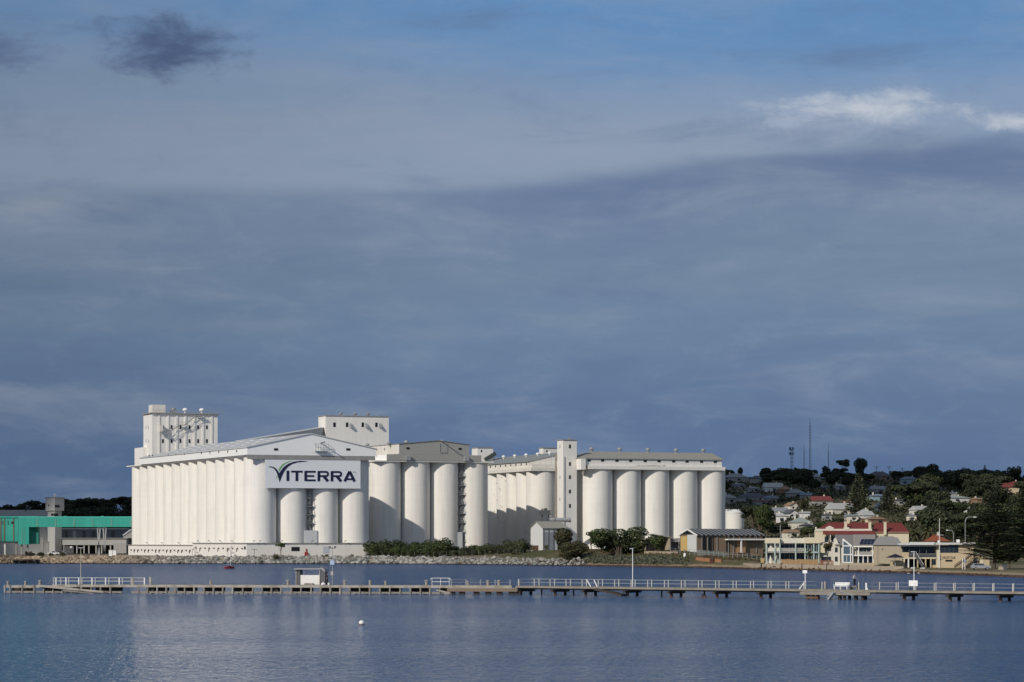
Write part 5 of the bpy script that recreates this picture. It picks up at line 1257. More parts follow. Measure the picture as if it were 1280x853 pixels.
# silver car
p = on(1226, 686); t = thing('parked_car', 'silver estate car parked under the big pine right of the clubhouse', 'car', p, .05)
CARP = mat('silver_car_paint', (.48, .49, .50), .28, .03, metal=.4, spec=.6)
mb = MB(); prof = [(-2.25, .38), (2.2, .38), (2.28, .7), (2.1, .92), (1.15, 1.02), (-2.1, 1.02), (-2.3, .8)]; mb.prism(prof, 'y', -.87, .87); mb.build('body', CARP, t)
mb = MB(); mb.prism([(1.1, 1.03), (.45, 1.5), (-1.6, 1.52), (-2.05, 1.03)], 'y', -.74, .74); mb.build('cabin', CARP, t)
for x0, x1 in ((-1.75, -.85), (-.75, .05), (.12, .72)): mb = MB(); k0 = .12 if x0 < -1.5 else 0; mb.prism([(x0, 1.08), (x1, 1.08), (x1 - (.3 if x1 > .5 else 0), 1.42), (x0 + k0, 1.42)], 'y', -.78, .78); mb.build('window', GLASS, t)
for x in (-1.4, 1.4):
    for y in (-.82, .82): mb = MB(); mb.tube((x, y - .1, .33), (x, y + .1, .33), .33, n=14); w_ = mb.build('wheel', DARK, t); m2 = MB(); m2.tube((x, y + (.11 if y > 0 else -.11), .33), (x, y + (.14 if y > 0 else -.14), .33), .2, n=10); m2.build('rim', STEEL, w_)
for y in (-.6, .6): mb = MB(); mb.box(2.2, 2.3, y - .2, y + .2, .68, .85); mb.build('headlight', WPAINT, t)
p = on(1251, 690); t = thing('bollard_block', 'small pale concrete block under the big pine', 'block', p); mb = MB(); mb.prism([(-.6, -.2), (.6, -.2), (.5, .7), (-.45, .75)], 'y', -.5, .5); mb.build('block', TANB, t); mb = MB(); mb.box(-.2, .2, -.2, .2, .75, .9); mb.build('cap', CONC, t)
p = on(1256, 694); t = thing('rubbish_bin', 'dark wheeled rubbish bin beside the pale concrete block', 'bin', p); mb = MB(); mb.prism([(-.4, .05), (.4, .05), (.5, 1.3), (-.5, 1.3)], 'y', -.5, .5); mb.build('body', DSTEEL, t); mb = MB(); mb.box(-.55, .55, -.55, .55, 1.3, 1.42); mb.build('lid', DARK, t)

# ---- big island pines at the right edge
def big_pine(px, py, hpx, wpx, d, seed, label):
    p = on(px, d); H = hpx * d / F; Rr = wpx * d / F / 2; R = random.Random(seed); c = MB(); tk = MB()
    tk.tube((0, 0, -1), (0, 0, H * .97), .42, .05, 10)
    nW = int(H / .64)
    for k in range(nW):
        z = H * .13 + (H * .86) * k / nW; t_ = k / nW; L = Rr * (1 - t_ ** 1.7) * R.uniform(.74, 1.12) + .35
        for j in range(8):
            a = j * .785 + k * .5 + R.uniform(-.25, .25); l2 = L * R.uniform(.66, 1.1); rise = R.uniform(-.06, .2)
            tk.tube((0, 0, z), (math.cos(a) * l2 * .9, math.sin(a) * l2 * .9, z + rise * l2), .07, .02, 4)
            n = max(3, int(l2 / .32))
            for i in range(n):
                fr = (i + .9) / n; q = Vector((math.cos(a) * l2 * fr, math.sin(a) * l2 * fr, z + rise * l2 * fr + .12 * fr * l2 * .3))
                sw = .26 + .55 * math.sin(min(1, fr) * 2.6)
                for sgn in (-1, 1, 0):
                    e = Vector((math.cos(a + sgn * .95), math.sin(a + sgn * .95), R.uniform(-.1, .35))) * sw * R.uniform(.7, 1.15); s = .19 * R.uniform(.8, 1.3)
                    f = Vector((-e.y, e.x, R.uniform(-.4, .4) * e.length)).normalized() * s
                    q2 = q + Vector((R.uniform(-.1, .1), R.uniform(-.1, .1), R.uniform(-.1, .12)))
                    c.add([q2, q2 + e * .5 - f, q2 + e, q2 + e * .5 + f], [(0, 1, 2, 3)])
    t = thing('island_pine', label, 'tree', p); c.build('crown', LEAFD, t, 'leaf'); tk.build('trunk', BARK, t, True); return t
big_pine(1243, 712, 95, 82, 700, 3, 'biggest dark layered island pine beside the clubhouse and silver car')
big_pine(1284, 713, 108, 74, 712, 5, 'dark island pine cut off by the right edge of the photo')
place('round', 1262, 712, 26, 40, 'dense dark bush low between the two big pines', LEAFD, seed=2, d=722)

# ---- red roofed hotel and near roofs
fh = Frame(1018.8, 905, -5, 5.); fh.z0 = height(*fh.o); fh.loc = (fh.o.x, fh.o.y, fh.z0)
t = thing('hotel', 'large cream hotel with red iron roofs, parapet and veranda behind the shore houses', 'hotel', fh.loc, fh.th)
U = fh.u; Z = lambda py, u=12, w=0: fh.z(py, u, w)
a, b = U(1018.8), U(1090); zp1, zp0 = Z(661.3), Z(664.); zv0 = Z(668.4); zt = Z(653.2, 12, 6)
mb = MB(); mb.box(a, b, 0, 14, -1, zp1 - .4); mb.build('wall', CREAM, t)
mb = MB(); mb.box(a, b, -.2, -.01, zp0, zp1); mb.box(U(1032), U(1042), -.22, -.02, zp1, zp1 + .5); mb.prism([(U(1033), zp1 + .5), (U(1037), zp1 + 1.0), (U(1041), zp1 + .5)], 'y', -.22, -.02); mb.box(U(1054.5), U(1061.5), -.3, -.02, zp1 - .1, zp1 + .5); mb.box(a, a + .5, -.25, -.02, zp1, zp1 + .6); mb.build('parapet', PALEC, t)
mb = MB(); mb.add([(a + .3, .2, zp1 - .38), (b, .2, zp1 - .38), (b, 13.5, zp1 - .38), (a + .3, 13.5, zp1 - .38), (U(1036, 6), 6.5, zt), (b - .5, 6.5, zt)], [(0, 1, 5, 4), (1, 2, 5), (2, 3, 4, 5), (3, 0, 4), (3, 2, 1, 0)]); mb.build('roof', REDR, t)
mb = MB(); mb.prism([(-.22, zp0 - .02), (-2.6, zv0), (-2.6, zv0 + .15), (-.22, zp0 + .1)], 'x', U(1028.5), U(1093.5)); mb.build('veranda_roof', REDR, t)
for k in range(9): u = U(1030 + k * 7.8, -2.4); mb = MB(); mb.box(u - .12, u + .12, -2.5, -2.3, -.5, zv0); mb.build('veranda_post', PALEC, t)
for k in range(7): u = U(1033 + k * 8.4); window(t, u, 0, zv0 - 1.5, 1.1, 1.8, m=GLASS)
b2 = U(1136, 3); mb = MB(); mb.box(b + .01, b2, 3, 15, -1, zp1 - 1.); mb.build('right_wall', CREAM, t)
mb = MB(); zt2 = Z(653.6, 24, 9); z_ = zp1 - .98; mb.add([(b + .02, 2.6, z_ - .3), (b2 + .4, 2.6, z_ - .3), (b2 + .4, 15.4, z_ - .3), (b + .02, 15.4, z_ - .3), (b + 1.5, 9, zt2), (b2 - 2., 9, zt2)], [(0, 1, 5, 4), (1, 2, 5), (2, 3, 4, 5), (3, 0, 4), (3, 2, 1, 0)]); mb.build('right_roof', REDR, t)
for px, w, py0, py1 in ((1057, 1., 653, 662), (1060.3, 6, 650.5, 656), (1083, 7, 650.5, 656), (1087.3, 1.5, 653.4, 661), (1106.3, 2.6, 653.6, 665)):
    u = U(px, w); z1 = Z(py0, 12, w); z0_ = Z(py1, 12, w); mb = MB(); mb.box(u - .42, u + .42, w - .35, w + .35, z0_ - 1., z1); mb.box(u - .5, u + .5, w - .43, w + .43, z1 + .01, z1 + .2); mb.build('chimney', CREAM, t)
mb = MB(); mb.cyl(U(1056, 8), 8, zt - .5, zt + 3.2, .05, n=5); mb.build('roof_aerial', STEEL, t)

def house(px0, px1, py_eave, py_top, py_base, label, wall, roof, d=None, hip=True, th=6, deep=8., win=2, name='house', gable_front=False):
    """a plain house: walls, roof, chimney and windows, sized from its extent in the photo"""
    pm = (px0 + px1) / 2; d = d or ground_d(pm, py_base, 880) or 1790
    f = Frame(px0, d, th, 0); q = f.o + f.r * 3; z0 = min(height(*f.o), height(*(f.o + f.r * f.u(px1, 0)))); f.z0 = z0; f.loc = (f.o.x, f.o.y, z0)
    t = thing(name, label, 'house', f.loc, f.th); L = f.u(px1, 0); he = max(2.3, f.z(py_eave, L / 2, 0)); hr = max(he + .8, f.z(py_top, L / 2, deep / 2))
    o = .45
    mb = MB(); rb = MB()
    if gable_front:
        mb.prism([(0, -2), (0, he), (L / 2, hr - .1), (L, he), (L, -2)], 'y', 0, deep)
        rb.prism([(-o, he - .25), (L / 2, hr), (L + o, he - .25), (L + o, he), (L / 2, hr + .25), (-o, he)], 'y', -o, deep + o)
    else:
        mb.box(0, L, 0, deep, -2, he - .02); i = min(L * .42, deep * .42) if hip else -o * .3
        rb.add([(-o, -o, he), (L + o, -o, he), (L + o, deep + o, he), (-o, deep + o, he), (i, deep / 2, hr), (L - i, deep / 2, hr)], [(0, 1, 5, 4), (1, 2, 5), (2, 3, 4, 5), (3, 0, 4), (3, 2, 1, 0)])
    mb.build('wall', wall, t); rb.build('roof', roof, t)
    for k in range(win): window(t, L * (k + .5) / win + .3, 0, he * .55, min(1.6, L / win * .4), min(1.3, he * .4), m=GLASS)
    cb = MB(); cx_ = L * rng.choice((.25, .7)); cb.box(cx_ - .3, cx_ + .3, deep / 2 + .4, deep / 2 + 1, hr - 1.2, hr + .7); cb.build('chimney', PALEC, t)
    return t
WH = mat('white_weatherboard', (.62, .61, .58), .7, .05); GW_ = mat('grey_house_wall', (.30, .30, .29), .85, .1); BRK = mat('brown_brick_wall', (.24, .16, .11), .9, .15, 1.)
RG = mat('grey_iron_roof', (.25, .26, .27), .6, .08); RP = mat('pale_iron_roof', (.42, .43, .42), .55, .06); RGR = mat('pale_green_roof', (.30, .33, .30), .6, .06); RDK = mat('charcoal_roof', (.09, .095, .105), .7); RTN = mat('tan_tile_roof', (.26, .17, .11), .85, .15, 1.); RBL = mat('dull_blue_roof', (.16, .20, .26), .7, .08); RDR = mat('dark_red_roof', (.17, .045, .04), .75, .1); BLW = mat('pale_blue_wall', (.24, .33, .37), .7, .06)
house(1161, 1186, 676.8, 668.4, 690, 'orange tiled roof of a house right behind the clubhouse', SANDW, ORANGE, d=795, deep=9)
HS = [
 (970, 983, 645.5, 641.5, 653, 'white cottage with pale roof half hidden by trees, right of the bushy dark tree', WH, RP, 1),
 (967, 986, 640, 634.5, 645, 'grey roofed house above the white cottage', WH, RG, 0),
 (987, 998, 642, 637.6, 647, 'white gabled cottage with charcoal roof left of the lone palm', WH, RDK, 2),
 (988, 999, 632.5, 628.6, 637, 'little cream gabled house under the cloud shade edge, left of the lone palm top', PALEC, RTN, 2),
 (999, 1012, 645, 640.8, 648, 'low pale roofed house right below the lone palm', WH, RP, 0),
 (990, 1016, 653.5, 647, 660, 'pale green roofed house with cream walls, lower town', PALEC, RGR, 1),
 (1005, 1019, 659, 654.6, 664, 'charcoal roofed house left of the red hotel', GW_, RDK, 0),
 (1041, 1070, 637.5, 629, 643, 'house with pale front roof below the tall hillside pine', PALEC, RP, 1),
 (1046, 1071, 634, 625.8, 639, 'red roofed house with chimney directly left of the tall hillside pine', PALEC, REDR, 1),
 (1074, 1089, 642.5, 636.8, 648, 'white roofed house above the right hotel wing', WH, RP, 0),
 (947, 961, 628.6, 625.4, 632, 'small red roofed house at the edge of the cloud shade near the bushy tree', GW_, REDR, 1),
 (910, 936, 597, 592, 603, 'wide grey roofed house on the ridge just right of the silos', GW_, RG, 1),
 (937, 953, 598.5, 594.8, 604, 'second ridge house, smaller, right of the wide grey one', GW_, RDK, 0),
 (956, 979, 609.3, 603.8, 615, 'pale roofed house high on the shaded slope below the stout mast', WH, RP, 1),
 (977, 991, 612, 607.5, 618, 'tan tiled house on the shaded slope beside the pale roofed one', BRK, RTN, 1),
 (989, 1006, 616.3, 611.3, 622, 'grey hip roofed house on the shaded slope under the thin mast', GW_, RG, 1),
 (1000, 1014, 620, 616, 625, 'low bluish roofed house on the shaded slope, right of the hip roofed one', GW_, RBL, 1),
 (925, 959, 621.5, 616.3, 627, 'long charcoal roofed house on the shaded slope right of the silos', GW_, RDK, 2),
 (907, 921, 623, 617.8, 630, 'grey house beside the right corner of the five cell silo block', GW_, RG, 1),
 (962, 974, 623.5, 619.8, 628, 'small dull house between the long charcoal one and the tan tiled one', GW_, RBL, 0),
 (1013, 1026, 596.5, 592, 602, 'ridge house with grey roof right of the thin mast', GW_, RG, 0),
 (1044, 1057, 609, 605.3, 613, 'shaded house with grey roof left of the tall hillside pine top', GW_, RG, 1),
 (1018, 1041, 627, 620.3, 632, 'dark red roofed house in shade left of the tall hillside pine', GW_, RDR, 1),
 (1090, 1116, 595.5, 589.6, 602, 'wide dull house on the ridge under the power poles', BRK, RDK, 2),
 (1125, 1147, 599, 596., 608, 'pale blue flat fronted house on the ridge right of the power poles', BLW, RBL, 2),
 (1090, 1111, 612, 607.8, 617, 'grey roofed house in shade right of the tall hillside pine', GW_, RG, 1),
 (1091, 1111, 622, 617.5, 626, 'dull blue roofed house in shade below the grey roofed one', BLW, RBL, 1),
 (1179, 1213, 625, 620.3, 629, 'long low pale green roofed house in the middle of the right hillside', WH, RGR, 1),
 (1178, 1196, 619.8, 617., 623, 'low grey roof just above the long pale green one', GW_, RG, 0),
 (1250, 1283, 609.5, 601.8, 618, 'red roofed house with orange walls high at the right edge', SANDW, RDR, 2),
 (1100, 1108, 634, 628.5, 640, 'tiny white gable among trees right of the tall hillside pine', WH, RG, 1),
 (1147, 1164, 638.5, 632.6, 644, 'silver roofed house among trees above the twin palms', WH, RP, 1),
 (1205, 1222, 639.5, 634., 645, 'white gabled house left of the biggest pine top', WH, RP, 1),
 (1252, 1263, 638, 635., 642, 'low white house showing between the two big pines', WH, RP, 1),
 (1080, 1093, 645, 639, 651, 'pale roofed house nearest above the hotel chimneys', WH, RP, 0),
 (1088, 1111, 651, 645.8, 656, 'tan tiled house behind the right hotel wing', BRK, RTN, 1),
 (1027, 1040, 647, 643.5, 651, 'small charcoal roofed cottage between the lone palm and the hotel', GW_, RDK, 1),
 (1060, 1073, 648, 644.8, 652, 'small grey roofed cottage just above the hotel ridge', PALEC, RG, 1),
 (921, 932, 607, 604, 611, 'tiny dull house below the wide grey ridge house', GW_, RBL, 1),
 (938, 951, 612, 608.6, 616, 'tiny grey roofed house left of the pale roofed shaded one', GW_, RG, 1),
 (1024, 1036, 611, 607.6, 615, 'tiny dull roofed house left of the tall hillside pine top', BRK, RDK, 1),
 (1120, 1132, 628, 624.6, 632, 'small charcoal roofed house right of the short pale pine', GW_, RDK, 1),
 (1167, 1178, 612, 609, 616, 'tiny grey roofed house high above the long pale green one', GW_, RG, 1),
 (1222, 1236, 626, 622.5, 631, 'small tan tiled house right of the long pale green one', BRK, RTN, 1),
 (1133, 1146, 648, 644.4, 652, 'small grey roofed house left of the silver roofed one', PALEC, RG, 1),
 (1183, 1197, 652, 648.2, 657, 'low grey house in the trees above the orange roof', GW_, RG, 1),
 (985, 1000, 666, 662, 672, 'low cream house behind the cream apartment house', PALEC, RTN, 1),
]
GF = {3, 2, 30, 32}
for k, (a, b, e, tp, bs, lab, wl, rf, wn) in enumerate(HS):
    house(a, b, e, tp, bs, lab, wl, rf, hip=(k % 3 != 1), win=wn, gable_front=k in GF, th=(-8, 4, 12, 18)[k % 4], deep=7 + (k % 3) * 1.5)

# ---- trees with a place of their own
def skyline(kind, px, base, h, w, lab, leaf=None, seed=0): return place(kind, px, base, h, w, lab, leaf or LEAFH, seed=seed, d=ground_d(px, base, 900) or 1780)
place('dense', 951, 664, 36, 40, 'big bushy dark green tree right of the white tank', LEAF, seed=2, d=ground_d(951, 664, 1000))
place('round', 938, 662, 20, 17, 'dark tree touching the right side of the white tank', LEAF, seed=3, d=1130)
place('conifer', 1073.5, 643, 53, 32, 'tall pale green pine standing alone on the town hillside', leafmat('pale_pine_foliage', (.050, .062, .032), (.095, .10, .058)), seed=1)
place('conifer', 1110, 640, 36, 22, 'shorter pale pine right of the tall hillside pine', LEAFG, seed=2)
place('palm', 1009.5, 641, 22, 11, 'lone palm on the lower hillside between the white cottages', LEAFG, seed=1)
place('round', 1002, 642, 18, 14, 'yellow green tree leaning against the lone palm', LEAFB, seed=2)
for k, (px, h) in enumerate(((1143, 22), (1159.5, 24))): place('palm', px, 680, h + 28, 22, ('left' if k == 0 else 'right') + ' palm of the twin palms behind the clubhouse roof', LEAFB, seed=2 + k, d=800)
place('umbrella', 1055.5, 601, 25, 19, 'umbrella shaped tree standing out on the ridge skyline', LEAFH, seed=5)
place('dense', 1076.5, 603, 30, 20, 'tallest dark tree on the ridge skyline', LEAFH, seed=6)
place('round', 925.5, 598, 14, 8, 'small upright tree alone on the ridge near the silos', LEAFH, seed=7)
place('round', 1018, 597, 12, 12, 'round tree on the ridge right of the thin mast', LEAFH, seed=8)
place('dense', 1210, 608, 26, 22, 'broken crowned tree on the right skyline', LEAFH, seed=9)
place('dense', 1268, 610, 27, 20, 'tall dense tree on the skyline near the right edge', LEAFH, seed=10)
place('conifer', 1231, 604, 24, 8, 'thin dark pine spire on the right skyline', LEAFH, seed=3)
place('dense', 1157, 606, 28, 46, 'broad dark clump of a tree on the skyline right of the power poles', LEAFH, seed=3)
for px, py, h, w, lab in ((1131, 680, 14, 20, 'bare brownish tree left of the twin palms'), (1027, 664, 12, 18, 'dark tree before the left end of the hotel veranda'), (1010, 672, 14, 24, 'dark tree behind the cream apartment parapet'), (975, 672, 16, 34, 'dark leafy tree left behind the cream apartment house'), (1120, 668, 10, 30, 'olive tree in front of the right hotel wing'), (946, 676, 12, 20, 'dark tree at the right end of the striped roof'), (1192, 676, 18, 26, 'dark tree behind the orange roof')):
    place('round', px, py, h, w, lab, LEAFB if 'b' == lab[0] or 'olive' in lab else LEAF, seed=int(px) % 5, d=ground_d(px, py, 800))
# ---- the many trees of the hillsides
R_ = random.Random(99)
rects = [(a - 1, b + 1, tp - 1, bs - 1) for (a, b, e, tp, bs, *_r) in HS] + [(1018, 1137, 652, 678), (950, 960, 628, 660), (904, 934, 640, 664), (1060, 1087, 592, 643), (1101, 1119, 606, 640), (1004, 1016, 620, 641), (1135, 1170, 655, 678)]
n = 0; tries = 0
while n < 430 and tries < 12000:
    tries += 1
    px, py = R_.choice(((R_.uniform(903, 1300), R_.uniform(595, 612)), (R_.uniform(903, 1330), R_.uniform(600, 668)), (R_.uniform(903, 1300), R_.uniform(600, 640)), (R_.uniform(1075, 1240), R_.uniform(622, 682)), (R_.uniform(1075, 1240), R_.uniform(615, 660))))
    d = ground_d(px, py, 880)
    if not d or d > 2100: continue
    hp = (R_.uniform(3.5, 8.5) if py < 612 else R_.uniform(6., 12.)) / d * F; wp = hp * R_.uniform(.9, 1.5)
    bad = False
    for (a, b, c_, e) in rects:
        if px + wp * .12 > a and px - wp * .12 < b and py - hp < e - 2.5 and py > e + .5: bad = True
        if a < px < b and c_ - 2 < py < e + 1: bad = True
    if bad: continue
    kind = R_.choice(('round', 'round', 'gum') if py < 612 else ('round', 'round', 'round', 'gum', 'umbrella'))
    lf = LEAFH if py < 622 or R_.random() < .8 else LEAF
    if kind == 'round': lab, gp = 'dark rounded tree among the houses of the town hillside', 'rounded trees on the town hillside'
    elif kind == 'gum': lab, gp = 'tall open gum tree among the houses of the town hillside', 'gum trees on the town hillside'
    else: lab, gp = 'flat topped spreading tree among the houses of the town hillside', 'flat topped trees on the town hillside'
    p = on(px, d); s = hp * d / F / {'round': 7.6, 'gum': 11., 'umbrella': 8.6}[kind]
    tree(kind, p, (s * R_.uniform(.9, 1.4), s * R_.uniform(.9, 1.4), s), None, lab, 'tree', gp, lf, seed=R_.randrange(4)); n += 1
for k in range(70):
    px = R_.uniform(903, 1320); d = R_.uniform(1690, 1800); p = on(px, d); s = R_.uniform(.45, .85)
    if any(a - 2 < px < b + 2 and bs < 606 for (a, b, e, tp, bs, *_r) in HS): continue
    tree('round', p, (s * 1.7, s * 1.7, s), None, 'low bushy tree in the line along the town ridge', 'tree', 'low trees along the town ridge', LEAFH, seed=R_.randrange(4))
# left hill behind the conveyor
for k in range(120):
    px = R_.uniform(-30, 172); d = R_.choice((R_.uniform(1500, 1690), R_.uniform(1380, 1690))); p = on(px, d)
    s = R_.uniform(.8, 1.35) * (1.15 if R_.random() < .15 else 1)
    tree(R_.choice(('round', 'round', 'umbrella', 'gum')), p, (s * 1.25, s * 1.25, s), None, 'dark tree in the wood on the hill behind the teal conveyor', 'tree', 'dark trees on the left hill', LEAFH, seed=R_.randrange(4))
# low scrub under the hill trees
for nm, rngx, n_, lab in (('hill_scrub', (850, 1400), 6800, 'dark continuous scrub covering the ground of the town hillside'), ('left_hill_scrub', (-60, 175), 2600, 'dark continuous scrub covering the hill behind the teal conveyor')):
    mb = MB()
    for k in range(n_):
        px = R_.uniform(*rngx); d = R_.uniform(930 if px > 500 else 1340, 1860 if px > 500 else 1720)
        if px > 500 and d < 1150 and R_.random() < .5: continue
        x = (px - CX) / F * d; z = height(x, d); crown(mb, [(x, d, z + .3, 3.2, 3.2, 1.)], 7, .7, R_)
    o = mb.build('scrub', leafmat('hill_scrub_foliage', (.016, .022, .011), (.034, .038, .018)), smooth='leaf'); tag(o, lab, 'scrub', kind='stuff')

# ---- masts, poles
def mast(px, py0, py1, r, label, stout=False, d=1790):
    p = on(px, d); h = CAMH + (CY - py0) / F * d - p.z; t = thing('radio_mast', label, 'mast', p)
    mb = MB()
    for a in (0, 2.1, 4.2): mb.tube((r * math.cos(a), r * math.sin(a), 0), (r * .5 * math.cos(a), r * .5 * math.sin(a), h), .13, .08, 4)
    k = 0
    while k * r * 2.2 < h - 2:
        z = k * r * 2.2
        for a in (0, 2.1, 4.2): mb.tube((r * .8 * math.cos(a), r * .8 * math.sin(a), z), (r * .8 * math.cos(a + 2.1), r * .8 * math.sin(a + 2.1), z + r * 1.8), .08, n=4)
        k += 1
    mb.build('lattice', DSTEEL if stout else STEEL, t)
    mb = MB()
    if stout:
        for z in (h - 1, h - 4): 
            for a in range(6): mb.box(1.3 * math.cos(a) - .2, 1.3 * math.cos(a) + .2, 1.3 * math.sin(a) - .2, 1.3 * math.sin(a) + .2, z - 1., z + .9)
    else: mb.cyl(0, 0, h, h + 3, .1, n=5)
    mb.build('antennas' if stout else 'aerial', DSTEEL, t)
mast(989.5, 559, 590, 1.1, 'stout dark mast with panel antennas on the ridge', True)
mast(1012.5, 529, 590, .8, 'tallest thin mast on the ridge, right of the stout one')
mast(1035.5, 561, 590, .4, 'faint thin mast on the ridge left of the umbrella tree')
mast(1005, 562, 590, .35, 'faint thin mast between the stout and the tallest mast')
def pole(px, py0, py1, label, d=None, arm=1.6, lamp=None):
    d = d or ground_d(px, py1, 880) or 1790.; p = on(px, d); h = CAMH + (CY - py0) / F * d - p.z
    if lamp:
        t = thing('street_lamp', label, 'street lamp', p); mb = MB(); s = lamp
        pts = [(0, 0, -.3), (0, 0, h - 1.3), (s * .15, 0, h - .5), (s * .5, 0, h - .05), (s * 1.5, 0, h)]
        for a, b in zip(pts[:-1], pts[1:]): mb.tube(a, b, .11, .09, 6)
        mb.build('pole', STEEL, t); mb = MB(); x = s * 1.5; mb.box(min(x, x + s * .6), max(x, x + s * .6), -.15, .15, h - .12, h + .1); mb.build('lamp_head', WPAINT, t)
    else:
        t = thing('power_pole', label, 'power pole', p); mb = MB(); mb.tube((0, 0, -.3), (0, 0, h), .17, .12, 6); mb.build('pole', DTIMBER if py0 < 640 else STEEL, t)
        mb = MB(); mb.box(-arm, arm, -.08, .08, h - .7, h - .5); mb.box(-arm * .7, arm * .7, -.08, .08, h - 1.6, h - 1.42); mb.build('crossarm', DTIMBER, t)
pole(1206.5, 646.5, 690, 'tall curved street lamp behind the clubhouse roof', 820, lamp=1.5)
pole(1192, 663., 690, 'shorter street lamp with white head behind the clubhouse roof', 812, lamp=-1.)
pole(1095.5, 582.5, 600, 'leftmost power pole on the ridge, in front of the dull wide house'); pole(1111.5, 582.5, 600, 'middle power pole on the ridge over the dull wide house'); pole(1128, 585, 603, 'rightmost ridge power pole, above the pale blue house')
pole(975.5, 656, 676, 'power pole behind the left half of the cream apartment house', 930); pole(970.8, 619, 640, 'power pole on the slope left of the tan tiled house'); pole(1229, 600, 620, 'power pole on the right hillside below the thin pine spire')
pole(1056.5, 645, 670, 'thin pole rising from behind the hotel roof', 960, .5)
pole(103, 628, 650, 'power pole left of the ridge gap on the left hill', 1600); pole(91, 629, 650, 'power pole beside the grey corner tower on the left hill', 1610)

# ---------------------------------------------------------------- the jetty
DECKZ = 1.32
WEATH = mat('silver_weathered_timber', (.25, .23, .20), .9, .25, 1.2, bump=.4, c2=(.20, .17, .14), c2amt=.7, c2scale=.7)
WEATHL = mat('pale_weathered_edge', (.37, .34, .295), .9, .2, .8, c2=(.20, .17, .14), c2amt=.7, c2scale=.7)
wx0, wy0 = (5.5 - CX) / F * 438.5, 438.5
wx1, wy1 = (640 - CX) / F * 427., 427.
wth = math.atan2(wy1 - wy0, wx1 - wx0); WLEN = math.hypot(wx1 - wx0, wy1 - wy0)
fj = Frame(5.5, 438.5, math.degrees(wth), 0.)
t = thing('timber_wharf', 'long silver grey timber wharf on close set piles running across the photo', 'wharf', fj.loc, fj.th)
U = lambda px, w=0: fj.u(px, w)
R_ = random.Random(31)
ua, ub = U(152), U(164)
mb = MB()
for k in range(int(WLEN / .3)):
    x = k * .3
    if x < U(66): continue
    mb.box(x, x + .26, .05, 4.6, DECKZ - .16 + R_.uniform(-.02, .02), DECKZ + R_.uniform(-.02, .02))
mb.build('deck', WEATH, t)
mb = MB(); mb.box(U(66), WLEN, -.25, .04, DECKZ - .36, DECKZ + .02); mb.build('edge_beam', WEATHL, t)
mb = MB(); mb.box(.2, U(66) - .05, -.1, .3, DECKZ - .5, DECKZ - .15); mb.box(.2, U(66) - .05, 2.8, 3.2, DECKZ - .5, DECKZ - .15); mb.build('old_edge_beam', WEATHL, t)
mb = MB(); mb.box(.2, ua, -.06, .2, .08, .34); mb.box(ub, U(566), -.06, .2, .08, .34); mb.build('waling', WEATH, t)
xs = [0.1, U(13), U(28), U(43)]; x = U(55)
while x < U(566):
    if not (ua - .4 < x < ub + .3): xs.append(x)
    x += 1.49 + R_.uniform(-.08, .08)
for x in xs:
    r = R_.uniform(.13, .19); lean = R_.uniform(-.05, .05)
    mb = MB(); mb.tube((x + lean, -.12, -1.8), (x, -.12, DECKZ - .05), r, r * .92, 8); mb.build('pile', WEATH if R_.random() < .8 else TIMBER, t)
for k, x in enumerate(xs):
    if k % 3 == 0: continue
    mb = MB(); y = R_.uniform(1.6, 3.6)
    mb.tube((x + .3, y, -1.8), (x + .3, y, DECKZ - .2), .2, n=7); mb.box(x - .3, x + .9, y - 1.4, y + .9, .35, .95); mb.build('inner_bent', DTIMBER, t)
mb = MB(); a, b = U(48), U(131); mb.beam((a, -.55, DECKZ - .15), (b, -.55, .22), .35, .3); mb.beam((U(80), -.3, .5), (U(118), -.3, .12), .3, .3); mb.build('fallen_beam', WEATHL, t)
mb = MB(); mb.box(U(118), U(132), .5, 3, .2, 1.); mb.build('fallen_frame', DTIMBER, t)
# low landing on its right part
mb = MB(); a, b = U(563), U(648); mb.box(a, b, -1.6, -.3, .62, .98); mb.build('landing_deck', TIMBER, t)
mb = MB(); mb.box(a - .2, b + .1, -1.75, -1.55, .45, .95); mb.build('landing_beam', mat('brown_timber', (.20, .155, .115), .9, .25, 1.), t)
for px in (566, 578, 596, 611, 625, 640, 648): mb = MB(); u = U(px); mb.box(u - .3, u + .5, -1.4, -.6, -1.5, .6); mb.build('landing_pile', DTIMBER, t)
mb = MB(); mb.beam((U(548), -1.2, .65), (U(566), -1.6, .25), .6, .15); mb.box(U(557), U(567), -1.7, -1.2, .05, .2); mb.build('landing_steps', TIMBER, t)
# railing on the left
def railing(parent, pts, h, mats, step=2.05, lean=0., rails=(1., .5)):
    pass
mb = MB()
for rw in (.7, 3.9):
    x0 = U(66 if rw > 2 else 72, rw); x1 = U(181, rw)
    for z in (1.02, .52): mb.box(x0, x1, rw - .035, rw + .035, DECKZ + z - .035, DECKZ + z + .035)
mb.build('handrail', STEEL, t)
for rw, ps in ((.7, (70, 82.5, 98.5, 115, 132, 149, 165.5, 180.5)), (3.9, (67, 76, 86, 102.5, 119, 136, 153, 164))):
    for px in ps: u = U(px, rw); mb = MB(); mb.box(u - .07, u + .07, rw - .07, rw + .07, DECKZ - .1, DECKZ + 1.06); mb.build('rail_post', WPAINT if rw < 1 else STEEL, t)
for px in (164.5, 186.5): u = U(px); mb = MB(); mb.box(u - .15, u + .15, .5, .8, DECKZ, DECKZ + 1.15); mb.build('gate_post', WEATHL, t)
for px in (564, 582.5, 600.5, 619, 637.5): u = U(px, 4.3); mb = MB(); mb.box(u - .05, u + .05, 4.25, 4.35, DECKZ - .1, DECKZ + .85); mb.build('rail_post', STEEL, t)
